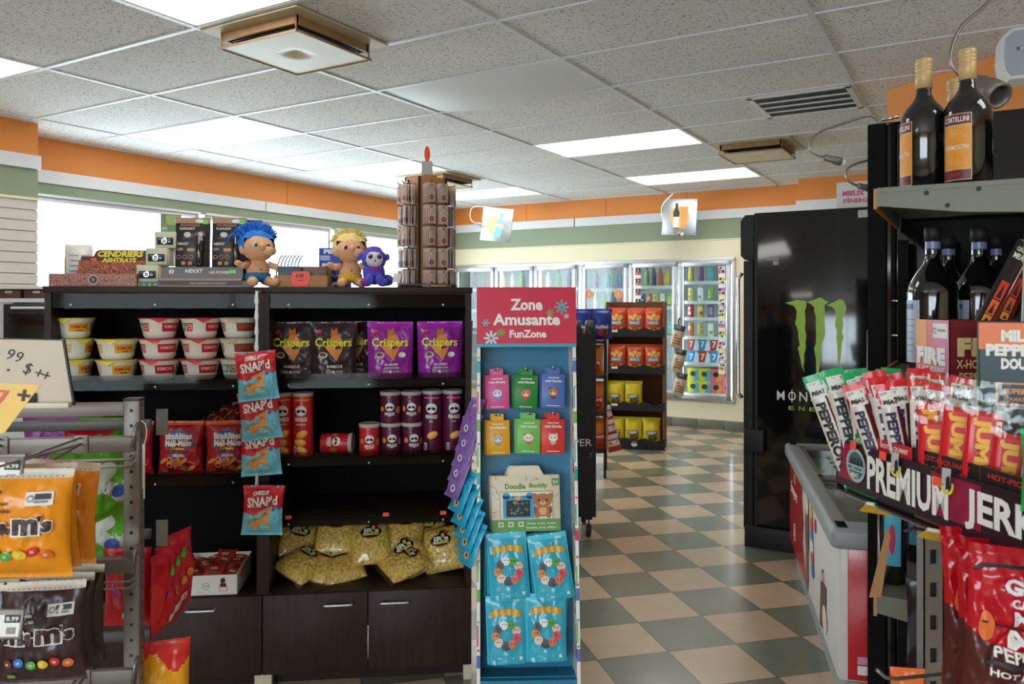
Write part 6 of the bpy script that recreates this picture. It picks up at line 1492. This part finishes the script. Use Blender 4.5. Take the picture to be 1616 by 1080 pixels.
g.oval(1.08, .50, .03, .03, C(190, 40, 40), mp, .003); g.obj('ice_cream_print', cf)
g = MB(); g.poly([(1.22, .16), (1.38, .19), (1.40, .36), (1.25, .34)], br, mp, .003); g.oval(1.36, .23, .06, .05, cr, mp, .0036); g.ring(1.31, .37, .02, .03, 'print_black', mp, .004); g.obj('sandwich_print', cf)
r = MB()   # grey rim all round
for x0, x1, y0, y1 in ((-.02, L_+.02, -.025, .05), (-.02, L_+.02, D_-.05, D_+.02), (-.02, .07, -.02, D_+.02), (L_-.10, L_+.025, -.02, D_+.02)): r.rbox(x0, x1, y0, y1, H_-.07, H_, 'freezer_grey', .018, seg=3)
r.obj('rim', cf)
ins = MB(); ins.box(.07, L_-.09, .05, D_-.05, .3, .31, 'freezer_white'); ins.box(.07, .08, .05, D_-.05, .3, H_-.06, 'freezer_white'); ins.box(.07, L_-.09, D_-.06, D_-.05, .3, H_-.06, 'freezer_white'); ins.obj('liner', cf)
lid = MB(); lid.add([(.06, .04, H_-.012), (L_*.5, .04, H_-.012), (L_*.5, D_-.04, H_-.008), (.06, D_-.04, H_-.008)], [(0,1,2,3)], 'freezer_glass')
for a_, b_, c_, d_ in ((.05, L_*.5, .035, .06), (.05, L_*.5, D_-.06, D_-.035), (.05, .08, .035, D_-.035), (L_*.5-.03, L_*.5, .035, D_-.035)): lid.box(a_, b_, c_, d_, H_-.018, H_-.002, 'grey_metal')
lid = lid.obj('sliding_lid', cf)
s = MB(); top = lambda x, z, o: Vector((x, z, H_-.008+o)); s.text('MONSTER', .5, .25, .07, C(190, 190, 186), top, width=.4, rot=pi, bold=-.005); s.obj('lid_lettering', lid)
s = MB()
for i in range(4): s.oval(.33+.11*i, .15, .022, .012, C(120, 150, 60), top)
s.obj('lid_marks', lid)
lid = MB(); lid.add([(L_*.48, .04, H_-.030), (L_-.09, .04, H_-.030), (L_-.09, D_-.04, H_-.026), (L_*.48, D_-.04, H_-.026)], [(0,1,2,3)], 'freezer_glass'); lid.box(L_*.48, L_*.51, .04, D_-.04, H_-.04, H_-.022, 'grey_metal'); lid.obj('sliding_lid', cf)
for i in range(10):
    q = MB(); q.rbox(0, .13, 0, .06, 0, .03, C(*[(206, 180, 90), (190, 150, 110), (220, 210, 190), (150, 90, 60)][i % 4], rough=.3), .006)
    tag(q.obj('ice_cream_pack', None, FR @ TM(.75+.16*(i % 5), .12+.22*(i//5), .312+.12*(i % 2)*0+.002, radians(i*23 % 60-30))), 'wrapped ice cream under the freezer glass, %s row, %s from the far end' % (['front', 'rear'][i//5], ORD[i % 5]), 'ice cream', 'ice creams in the freezer')
k = MB(); k.box(.03, L_-.005, .03, D_-.02, .0, .14, 'freezer_grey'); 
k.obj('base', cf); k = MB(); k.rbox(.08, .5, -.012, 0, .01, .13, 'freezer_grey', .004, M=TM(L_, 0, 0) @ Matrix.Rotation(pi/2, 4, 'Z'))
for i in range(4): k.box(L_+.0125, L_+.0135, .14, .26, .03+.022*i, .038+.022*i, 'black_matte')
k.obj('vent_grille', cf)

# ================================================================ jerky tray and its rack, right foreground
JM = TM(.680, 1.665, 0, radians(-82.4))
jr = thing('jerky_rack', 'slotted grey upright rack carrying the jerky tray on the right', 'rack', JM)
JB = .20                     # depth behind the front of the tray
pw = MB(); PZ = 1.06
pp = TM(.020, .205, 0, radians(82.4))
pw.box(-.021, -.013, 0, .0025, 0, PZ, 'grey_metal', M=pp); pw.box(.013, .021, 0, .0025, 0, PZ, 'grey_metal', M=pp)
z = PZ
while z > .02:
    pw.box(-.013, .013, 0, .0025, z-.038, z, 'grey_metal', M=pp); z -= .069
    pw.box(-.013, -.008, 0, .0025, z, z+.031, 'grey_metal', M=pp); pw.box(.008, .013, 0, .0025, z, z+.031, 'grey_metal', M=pp)
    pw.box(-.008, .008, .006, .009, z, z+.031, 'black_matte', M=pp)
pw.box(-.021, -.0185, 0, .03, 0, PZ, 'grey_metal', M=pp); pw.box(.0185, .021, 0, .03, 0, PZ, 'grey_metal', M=pp)
pw.obj('slotted_post', jr)
MB().rbox(-.01, .75, .01, .235, 1.003, 1.011, 'grey_metal', .002).obj('shelf', jr)
q = MB(); q.rbox(-.02, .02, .17, .25, .96, 1.004, 'grey_metal', .002); q.obj('bracket', jr)
# tray with its long sign
mat('jerky_dark', (44, 20, 30), .35, var=.5, nscale=6)
jt = thing('jerky_tray', 'long black tray with white PREMIUM JERKY lettering on the right', 'display tray', JM)
J = TM(0, 0, 0)
b = MB(); z0, z1 = 1.012, 1.120
b.box(-.004, .72, 0, .004, z0+.015, z1, 'jerky_dark'); b.box(-.004, .72, .2, .204, z0, z1+.03, 'jerky_dark'); b.box(-.004, .0, 0, .2, z0, z1, 'jerky_dark'); b.box(-.004, .72, 0, .2, z0, z0+.004, 'jerky_dark'); b.obj('tray', jt)
s = MB(); mp = flatmap(0)
mat('jerky_magenta', (150, 24, 60), .35, var=.6, nscale=40)
s.rect(.004, .07, z0+.03, z1-.006, 'jerky_magenta', mp, .0004); s.obj('sign_ground', jt); s = MB(); s.rect(.30, .42, z0+.03, z1-.006, 'jerky_magenta', mp, .0004)
s.obj('sign_ground', jt)
for wd, x, w_ in (('PREMIUM', .228, .235), ('JERKY', .485, .20)):
    s = MB(); s.text(wd, x, z0+.060, .066, 'print_white', mp, width=w_, bold=.035, o=.0015); s.obj('lettering', jt)
s = MB(); s.ring(.072, z0+.065, .027, .034, C(170, 180, 176), mp, .002); s.oval(.072, z0+.065, .027, .027, C(70, 100, 104), mp, .002); 
for i in range(4): s.poly([(.052+.012*i, z0+.066), (.058+.012*i, z0+.084), (.064+.012*i, z0+.066)], 'print_black', mp, .003)
s.rect(.044, .100, z0+.054, z0+.066, C(170, 200, 196), mp, .0034); s.text('GREAT CANADIAN', .072, z0+.060, .007, 'print_black', mp, width=.05, o=.0044); s.text('MEAT', .072, z0+.046, .009, 'print_white', mp, width=.026, o=.004); s.obj('badge', jt)
for i, (x, zz) in enumerate(((.065, z1-.004), (.165, z1-.006), (.32, z1-.02))):
    s = MB(); s.rect(-.011, .011, -.008, .008, 'sticker_red', flatmap(0), 0, sk=.002); tag(s.obj('price_sticker', None, JM @ TM(x, -.004, zz)), 'small orange-red price sticker on the jerky tray, %s from left' % ORD[i], 'sticker', 'stickers on the jerky tray')
# torn chip stickers
for i, x in enumerate((.205, .345)):
    s = MB(); s.ring(x, z1-.020, .012, .017, C(226, 214, 60), flatmap(0), .004, a0=pi*1.0, a1=2*pi+.3); s.poly([(x-.014, z1-.022), (x+.008, z1-.020), (x+.010, z1+.008), (x-.012, z1+.006)], C(190, 190, 186), flatmap(0), .0034); s.poly([(x-.002, z1-.03), (x+.010, z1-.024), (x+.008, z1-.004), (x, z1-.008)], 'print_black', flatmap(0), .005); s.obj('torn_sticker', jt)
# step blocks
def stepbox(x0, x1, y0, y1, zt, face, txt, tc, side, label):
    t = thing('stick_box', label, 'box', JM)
    b = MB(); zb = z0+.005
    for a_, b_, c_, d_ in ((x0, x1, y0, y0+.002), (x0, x1, y1-.002, y1), (x0, x0+.002, y0, y1), (x1-.002, x1, y0, y1)): b.box(a_, b_, c_, d_, zb, zt, side)
    b.box(x0, x1, y0, y1, zb, zb+.002, side); b.rect(x0, x1, zt-.04, zt, face, flatmap(y0), .0005); b.text(txt, (x0+x1)/2, zt-.012, .0105, tc, flatmap(y0), width=(x1-x0)*.78, bold=.03, o=.001)
    b.obj('box', t); return t
stepbox(.006, .118, .012, .10, z1+.016, C(20, 140, 60), 'MILD/DOUX', 'print_white', C(20, 120, 50), 'green box of mild meat sticks at the left end of the jerky tray')
stepbox(.124, .232, .012, .10, z1+.020, C(214, 30, 44), 'HOT/PIQUANT', 'print_white', 'black_matte', 'red-fronted box of hot meat sticks on the jerky tray')
t = stepbox(.236, .40, .012, .10, z1+.022, C(24, 22, 24), 'HOT-PIQUANT', C(200, 40, 40), 'kraft_dark', 'black box of jumbo sticks on the jerky tray')
s = MB(); s.text('JUMBO', .318, z1-.010, .02, C(236, 150, 40), flatmap(.010), width=.12, bold=.04, o=.0015); s.obj('lettering', t)
stepbox(.404, .56, .012, .10, z1+.022, C(24, 22, 24), 'HOT-PIQUANT', C(200, 40, 40), 'kraft_dark', 'second black box of jumbo sticks at the right edge of the picture')
def stick(top, txtc, body=(214, 200, 188)):
    def b():
        o = MB(); w, h = .034, .215; N = 20
        A = C(*top, rough=.25); W_ = C(*body, rough=.25); D = C(96, 30, 24, rough=.2)
        def surf(x, z, oo):
            v = z/h; u = x/w; p = max(0, 1-abs(2*u)**2.5)**.6*(1 if .1 < v < .86 else .12)
            return Vector((x*(1+.12*(v > .88)), -.0075*p-.0018*noise.noise(Vector((x*120, z*70, top[0])))-oo, z))
        vs = []; fs = []; nx = 8
        for j in range(31):
            for i in range(nx+1): vs.append(surf((i/nx-.5)*w, j/30*h, 0))
        base = len(o.v); o.v += vs
        for j in range(30):
            for i in range(nx):
                k = j*(nx+1)+i; o.f.append((base+k, base+k+1, base+k+nx+2, base+k+nx+1)); v = (j+.5)/30; o.m.append(A if v > .84 or v < .05 else (D if i >= 6 and v < .8 else W_)); o.sm.append(True)
        n0 = len(o.v); o.add([(p.x, -p.y*.5+.0005, p.z) for p in vs], [(j*(nx+1)+i, (j+1)*(nx+1)+i, (j+1)*(nx+1)+i+1, j*(nx+1)+i+1) for j in range(30) for i in range(nx)], W_, True)
        o.rect(-.014, .014, .172, .202, C(226, 220, 210), surf, .001, nx=4); o.text('GREAT', 0, .196, .006, 'print_black', surf, width=.024, o=.002); o.text('MEAT', 0, .182, .010, 'print_black', surf, width=.024, bold=.04, o=.002)
        o.text('PEPPERONI', -.004, .098, .018, txtc, surf, width=.128, rot=-pi/2, bold=.05, o=.0024)
        return o.obj('meat_stick')
    return b
GRN, RDD = (40, 170, 96), (214, 34, 44)
random.seed(21)
gs = [(-14, .000, -20), (-6, .014, -17), (4, .006, -13), (10, .026, -9), (18, .010, -6), (26, .034, -16), (34, .016, -3), (44, .03, 2), (54, .014, 6), (62, .036, 10)]
for i, (dx, dy, lean) in enumerate(gs):
    place('gst', stick(GRN, 'print_black'), 'green-topped wrapped meat stick, %s from left in the green box' % ORD[i], 'meat stick', JM @ TM(.026+dx*.00105+.012, .026+dy*1.4, z0+.008+.004*(i % 3), radians(58+8*(i % 3)+i*2)) @ Matrix.Rotation(radians(lean*.95-1), 4, 'Y') @ Matrix.Rotation(radians(-2-(i % 4)*2), 4, 'X') @ Matrix.Scale(1.14, 4), 'green meat sticks')
rs = [(0, .004, -9), (10, .022, -6), (20, .010, -3), (30, .034, -5), (38, .012, 0), (48, .028, 3), (56, .008, -4), (66, .03, 6), (74, .016, 2), (84, .034, 10), (90, .01, 8)]
for i, (dx, dy, lean) in enumerate(rs):
    place('rst', stick(RDD, C(30, 24, 60)), 'red-topped wrapped meat stick, %s from left in the red-fronted box' % ORD[i], 'meat stick', JM @ TM(.134+dx*.00100, .026+dy*1.4, z0+.018+.004*(i % 3), radians(58+8*(i % 3)+i*1.5)) @ Matrix.Rotation(radians(lean*1.5-4), 4, 'Y') @ Matrix.Rotation(radians(-2-(i % 4)*2), 4, 'X') @ Matrix.Scale(1.12 if i % 2 else 1.04, 4), 'red meat sticks')
def jumbo():
    o = MB(); w, h = .046, .17; R = C(210, 24, 34, rough=.22); CL = 'clear_film'
    o.rbox(-w/2, w/2, -.009, .009, 0, .125, R, .006); mp = flatmap(-.009); o.rect(-.012, .012, .006, .12, C(206, 30, 34), mp); o.text('JUMBO', -.003, .062, .023, C(240, 176, 40), mp, width=.112, rot=-pi/2, bold=.06, o=.001); o.rect(.014, .021, .01, .115, 'print_white', mp, .001); o.text('PEPPERONI FORT', .0175, .062, .005, C(200, 30, 30), mp, width=.095, rot=-pi/2, o=.0016)
    o = o.obj('jumbo_stick'); f = MB(); N = 14; vs = [((i/N-.5)*w*1.2, -.011+.004*noise.noise(Vector((i*.9, j*.7, 1))), .12+.05*j/8) for j in range(9) for i in range(N+1)]
    f.add(vs, [(j*(N+1)+i, j*(N+1)+i+1, (j+1)*(N+1)+i+1, (j+1)*(N+1)+i) for j in range(8) for i in range(N)], 'clear_film', True); f.obj('film', o); return o
for i, (x, y, ln, yw) in enumerate(((.245, .05, -3, 66), (.268, .03, 0, 72), (.315, .03, 5, 70), (.35, .05, 7, 74), (.375, .03, 4, 78), (.41, .045, 6, 74))):
    place('jumbo', jumbo, 'red and yellow jumbo meat stick in clear film, %s from left' % ORD[i], 'meat stick', JM @ TM(x, y, z0+.070-.03*(i % 2), radians(yw-24)) @ Matrix.Rotation(radians(ln), 4, 'Y') @ Matrix.Scale(1.14, 4), 'jumbo meat sticks')
# crinkled clear bag over the jumbo box
o = MB(); N = 30; vs = []
for j in range(13):
    for i in range(N+1):
        u = i/N; z = j/12
        vs.append((.24+.20*u, .012+.03*z-.006*sin(u*9)*z+.008*noise.noise(Vector((u*14, z*9, 2))), z1+.045+.055*z+.008*noise.noise(Vector((u*11, 3, z*5)))))
# FIRE box, MILD box, long sticks
mat('fire_print', (214, 80, 60), .4, var=.35, nscale=14)
fb = thing('pepperoni_box', 'red-orange box reading FIRE X-HOT PIQUANT PEPPERONI behind the meat sticks', 'box', TM(.878, 1.60, 1.145))
b = MB(); zt = .222
for a_, b_, c_, d_ in ((0, .14, 0, .002), (0, .14, .128, .13), (0, .002, 0, .13), (.138, .14, 0, .13)): b.box(a_, b_, c_, d_, 0, zt, C(110, 20, 30))
b.box(0, .14, 0, .13, 0, .002, C(110, 20, 30))
sm = lambda x, z, o: Vector((-o, .13-x, z)); fmz = flatmap(0)
b.rect(0, .13, 0, zt, 'fire_print', sm, .0004); b.rect(.075, .13, 0, zt, C(216, 120, 150, var=.3), sm, .0006, sk=0); b.rect(.0, .045, .16, zt, C(240, 150, 50, var=.3), sm, .0007)
b.text('FIRE', .063, .147, .036, 'print_white', sm, width=.112, bold=.07, o=.0016); b.text('X-HOT-PIQUANT', .064, .118, .014, 'print_white', sm, width=.105, bold=.03, o=.0016); b.text('PEPPERONI', .064, .098, .014, 'print_white', sm, width=.08, bold=.03, o=.0016)
b.rect(.07, .126, .185, .215, C(230, 226, 220), sm, .001); b.ring(.078, .2, .005, .0065, 'print_black', sm, .002, n=12); b.rect(.09, .12, .199, .203, C(120, 120, 120), sm, .002)
b.text('FIRE', .072, .168, .038, C(206, 180, 130), fmz, width=.112, bold=.07, o=.001); b.text('X-HOT', .042, .134, .018, C(206, 180, 130), fmz, width=.055, bold=.02, o=.001); b.text('PEPPERONI', .07, .108, .018, C(206, 180, 130), fmz, width=.1, bold=.02, o=.001)
b.obj('box', fb)
mb2 = thing('pepperoni_box', 'dark teal box reading MILD PEPPERONI DOUX at the right edge', 'box', TM(.832, 1.42, 1.13, radians(-29)))
b = MB(); zt = .237; DT = C(22, 54, 58)
for a_, b_, c_, d_ in ((0, .15, 0, .002), (0, .15, .118, .12), (0, .002, 0, .12), (.148, .15, 0, .12)): b.box(a_, b_, c_, d_, 0, zt, DT)
b.box(0, .15, 0, .12, 0, .002, DT)
b.rect(0, .15, .19, zt, C(232, 116, 52), fmz, .0004); b.poly([(0, .19), (.15, .19), (.15, .2), (.08, .182), (0, .197)], C(232, 116, 52), fmz, .0006); b.rect(.0, .12, .0, zt-.05, C(30, 140, 60), lambda x, z, o: Vector((-o, .12-x, z)), .0005)
b.text('MILD', .060, .214, .021, 'print_white', fmz, width=.052, bold=.06, o=.0014); b.text('PEPPERONI', .075, .189, .022, 'print_white', fmz, width=.128, bold=.06, o=.0014); b.text('DOUX', .060, .165, .020, 'print_white', fmz, width=.052, bold=.06, o=.0014)
OR = C(216, 140, 90)
b.rect(.026, .11, .092, .132, OR, fmz, .0008); b.rect(.029, .107, .095, .129, DT, fmz, .0012); b.text('SUPER SIZE', .068, .117, .010, OR, fmz, width=.062, bold=.04, o=.0018); b.text('FORMAT GEANT', .068, .103, .007, OR, fmz, width=.06, bold=.03, o=.0018); b.obj('box', mb2)
def longstick():
    o = MB(); w, h = .042, .43; A = C(26, 24, 26, rough=.22)
    o.rbox(-w/2, w/2, -.006, .006, 0, h, A, .005); mp = flatmap(-.006)
    for i, (z, hh, c) in enumerate(((.30, .05, (216, 60, 40)), (.255, .04, (232, 96, 44)), (.225, .022, (236, 150, 50)), (.18, .04, (240, 176, 50)), (.13, .045, (222, 84, 40)))): o.rect(-.012, .008, z-hh/2, z+hh/2-.003, C(*c), mp, .0006); o.poly([(-.008, z-hh/2+.004), (.004, z-hh/2+.004), (-.002, z+hh/2-.008)], A, mp, .001)
    o.text('GREAT', 0, .405, .011, 'print_white', mp, width=.034); o.text('MEAT', 0, .388, .014, 'print_white', mp, width=.034, bold=.04); o.text('HOT STICK', -.002, .07, .012, 'print_white', mp, width=.07, rot=-pi/2)
    o.tube([(.016, -.004, .03), (.016, -.004, .37)], .006, C(96, 26, 20, rough=.15), 8)
    return o.obj('long_meat_stick')
for i, (x, y, ln, yw) in enumerate(((.892, 1.655, 28, 0), (.945, 1.66, 25, 4), (.915, 1.70, 33, -4), (.985, 1.64, 24, 6))):
    place('lst', longstick, 'long black meat stick leaning from the FIRE box, %s' % ['front left', 'front right', 'rear left', 'rear right'][i], 'meat stick', TM(x-.0, y, 1.195, radians(yw)) @ Matrix.Rotation(radians(ln), 4, 'Y') @ Matrix.Scale(.88, 4), 'long black meat sticks')
def clearstick():
    o = MB(); o.rbox(-.018, .018, -.005, .005, 0, .36, C(150, 180, 160, rough=.2), .004); mp = flatmap(-.005); o.tube([(0, -.006, .02), (0, -.006, .22)], .009, C(130, 50, 44, rough=.2), 8); o.rect(-.017, .017, .20, .235, C(60, 160, 60), mp); o.text('MEAT', 0, .29, .014, 'print_white', mp, width=.028, o=.002); o.text('GREAT', 0, .31, .009, 'print_white', mp, width=.028, o=.002); return o.obj('green_meat_stick')
for i, (x, y, ln) in enumerate(((.985, 1.52, 2), (1.01, 1.50, 5))):
    place('cst', clearstick, 'pale green meat stick standing in the dark teal box, %s' % ['left one', 'right one'][i], 'meat stick', TM(x, y, 1.135) @ Matrix.Rotation(radians(ln), 4, 'Y') @ Matrix.Scale(1.12, 4), 'pale green sticks in the teal box')
# small green pouch at the right edge
place('gpo', plain([(30, 150, 60), (36, 160, 66)], .09, .12), 'small green pouch at the right edge on the jerky tray', 'snack bag', JM @ TM(.53, .03, z1-.02, radians(70)))
# yellow shelf labels
for i, (px, py, d, w_) in enumerate(((1391, 806, 1.56, .070), (1499, 851, 1.36, .090))):
    p = PX(px, py, d); t = thing('label_holder', 'yellow price label in a clear holder under the jerky tray, %s one' % ['left', 'right'][i], 'price label', TM(p.x, p.y, p.z, radians(-14)) @ Matrix.Rotation(radians(8 if i else 6), 4, 'Y') @ Matrix.Rotation(radians(62), 4, 'X'))
    MB().box(-w_/2, w_/2, -.001, .0, -.026, .026, C(240, 196, 40)).obj('label', t); MB().rbox(-w_/2, w_/2, -.003, .003, .026, .036, 'cream_plastic', .001).obj('holder', t)
# red pouch of beef on a hook
def beef():
    R = C(186, 20, 32, rough=.13); D = C(150, 20, 30, rough=.2); M_ = C(84, 34, 30, rough=.3)
    def colf(u, v): return R if v > .90 else (R if v > .46+.10*(2*u)**2 else M_) if not (.80 > v > .74) else R
    def deco(mb, mp):
        S = C(226, 220, 220)
        mb.text('GREAT', .0, .228, .022, S, mp, width=.10, bold=.05, o=.005); mb.text('CANADIAN', .0, .207, .012, S, mp, width=.085, bold=.04, o=.005); mb.text('MEAT', .0, .186, .021, S, mp, width=.078, bold=.05, o=.005)
        mb.rect(-.08, .08, .170, .173, 'print_black', mp, .004, nx=8); mb.text('MINI', .0, .155, .028, 'print_white', mp, width=.085, bold=.06, o=.006); mb.text('PEPPERONI', .0, .132, .015, 'print_white', mp, width=.12, bold=.03, o=.006)
        mb.rect(-.075, .075, .116, .121, 'print_black', mp, .005, nx=8); mb.text('HOT / PIQUANT', 0, .104, .013, 'print_white', mp, width=.13, bold=.03, o=.006)
        mb.oval(-.072, .165, .010, .022, C(226, 110, 50), mp, .0045)
    return pouch('jerky_bag', .19, .28, .03, colf, deco, wr=.015, nx=60, nz=70, seed=12)
p = PX(1612, 1080, 1.16); zz = EYE-(868-480)/1257*1.16
place('beef', beef, 'big glossy red bag of mini pepperoni at the lower right corner', 'snack bag', TM(p.x+.006, 1.16, zz-.28, radians(-16)) @ Matrix.Rotation(radians(4), 4, 'Y'), 'red pepperoni bags')
for k in range(2): place('beef', None, 'red bag of mini pepperoni hanging %s behind the front one' % ['just', 'farther'][k], 'snack bag', TM(p.x+.04+.01*k, 1.22+.06*k, zz-.285, radians(-14)), 'red pepperoni bags')
hk = thing('peg_hook', 'white-tipped wire hook at the bottom right of the slotted post', 'hook', TM(0, 0, 0))
MB().tube([PX(1384, 1058, 1.30), PX(1398, 1070, 1.31), PX(1415, 1072, 1.33), PX(1560, 1056, 1.62)], .0032, 'wire', 8).obj('peg', hk)
hk = thing('peg_hook', 'dark wire hook reaching in front of the slotted post below the jerky sign', 'hook', TM(0, 0, 0))
MB().tube([PX(1427, 839, 1.52), PX(1442, 834, 1.52), PX(1470, 839, 1.52), PX(1545, 846, 1.5)], .003, 'dark_cap', 8).obj('peg', hk)
hk = thing('peg_hook', 'dark wire hook across the front of the red pepperoni bag', 'hook', TM(0, 0, 0))
MB().tube([PX(1537, 898, 1.09), PX(1552, 892, 1.09), PX(1580, 893, 1.09), PX(1660, 905, 1.10)], .003, 'dark_cap', 8).obj('peg', hk)
# carton leaning at the end of the low shelf
b = MB(); b.prism([(-.004, 0), (.024, .006), (.045, .16), (.036, .18)], 0, .004, 'cardboard'); tag(b.obj('cardboard_flap', None, TM(*PX(1374, 944, 1.98), radians(-30))), 'torn brown cardboard flap at the end of the low wine shelf', 'cardboard')
# dark spiky bag behind the hook, lower right
place('dkb', plain([(26, 24, 28), (60, 58, 66), (30, 20, 24)], .13, .24, blobs=[(.03, .16, .012, (206, 30, 40)), (-.02, .08, .012, (206, 30, 40))]), 'shiny black snack bag behind the slotted post', 'snack bag', TM(*PX(1480, 1090, 1.78), radians(-30)))
place('orb', plain([(226, 90, 40), (232, 110, 50)], .07, .1), 'small orange packet at the bottom behind the slotted post', 'snack bag', TM(*PX(1432, 1130, 1.66), radians(-10)))

# ================================================================ hanging socket cables, spot lamp, speaker and poster
spot('cable_lamp', bez([PX(1392, 205, 2.6), PX(1385, 190, 2.6), PX(1370, 183, 2.6), PX(1330, 195, 2.6), PX(1295, 208, 2.6), PX(1280, 222, 2.6), PX(1280, 238, 2.6), PX(1298, 248, 2.6)]), 'grey socket dangling on a looping cable beside the ceiling vent', (PX(1299, 248, 2.6), PX(1334, 257, 2.6)), .011)
spot('cable_lamp', bez([PX(1392, 252, 2.64), PX(1372, 253, 2.64), PX(1345, 261, 2.64), PX(1335, 272, 2.64), PX(1338, 285, 2.64), PX(1352, 293, 2.64)]), 'grey socket dangling just in front of the pink-lettered card', (PX(1353, 293, 2.64), PX(1380, 299, 2.66)), .010)
t = thing('spot_lamp', 'grey cylinder spot lamp on a looping white cable behind the vermouth bottles', 'lamp')
MB().tube(bez([PX(1575, -30, 2.6), PX(1558, 5, 2.6), PX(1515, 45, 2.6), PX(1500, 90, 2.6), PX(1512, 116, 2.6), PX(1540, 130, 2.6)]), .006, 'wire', 8).obj('cable', t)
a, c = PX(1538, 132, 2.6), PX(1578, 152, 2.5); v = (c-a); q = v.normalized().to_track_quat('Z', 'Y').to_matrix().to_4x4(); Ln = v.length
MB().lathe([(.02, 0), (.03, .006), (.036, .03), (.042, Ln*.6), (.042, Ln), (.034, Ln), (.034, Ln*.8)], 'grey_metal', 24, M=Matrix.Translation(a) @ q, cap=False).obj('housing', t)
t = thing('wall_speaker', 'pale rounded loudspeaker high on the orange wall at the right edge', 'speaker', TM(*PX(1606, 124, 3.3), radians(-22)))
b = MB(); prof = [(.0, .0), (.05, .0), (.085, .03), (.10, .09), (.10, .15), (.085, .19), (.04, .215), (-.02, .212), (-.055, .18), (-.06, .09), (-.05, .03), (-.03, .0)]
b.prism(prof, 0, .14, 'white_metal'); b.obj('cabinet', t); g = MB(); g.prism([(x*.86+.003, z*.86+.015) for x, z in prof], -.006, 0, C(170, 180, 190)); g.rect(-.005, .010, .115, .13, C(90, 100, 110), flatmap(-.006)); g.ring(.012, .122, .004, .006, 'print_white', flatmap(-.006), .001, n=10); g.obj('grille', t)
pb = MB(); mp = flatmap(-.004)
X0 = .55
pb.box(.55, 2.1, -.004, -.001, 1.98, 2.36, 'print_white'); pb.rect(.55, 2.1, 2.352, 2.36, C(206, 40, 40), mp); pb.rect(.92, 1.13, 1.99, 2.35, C(240, 214, 40), mp, .0008); pb.rect(1.14, 1.5, 1.99, 2.35, C(70, 150, 210), mp, .0008); pb.text('Frutto', 1.08, 2.28, .05, C(60, 130, 190), mp, width=.10, bold=.04, rot=.3, o=.002); pb.oval(.97, 2.22, .05, .05, C(244, 240, 170), mp, .0014)
tag(pb.obj('poster', None, PW), 'yellow and blue poster strip on the wall behind the vermouth bottles', 'poster')
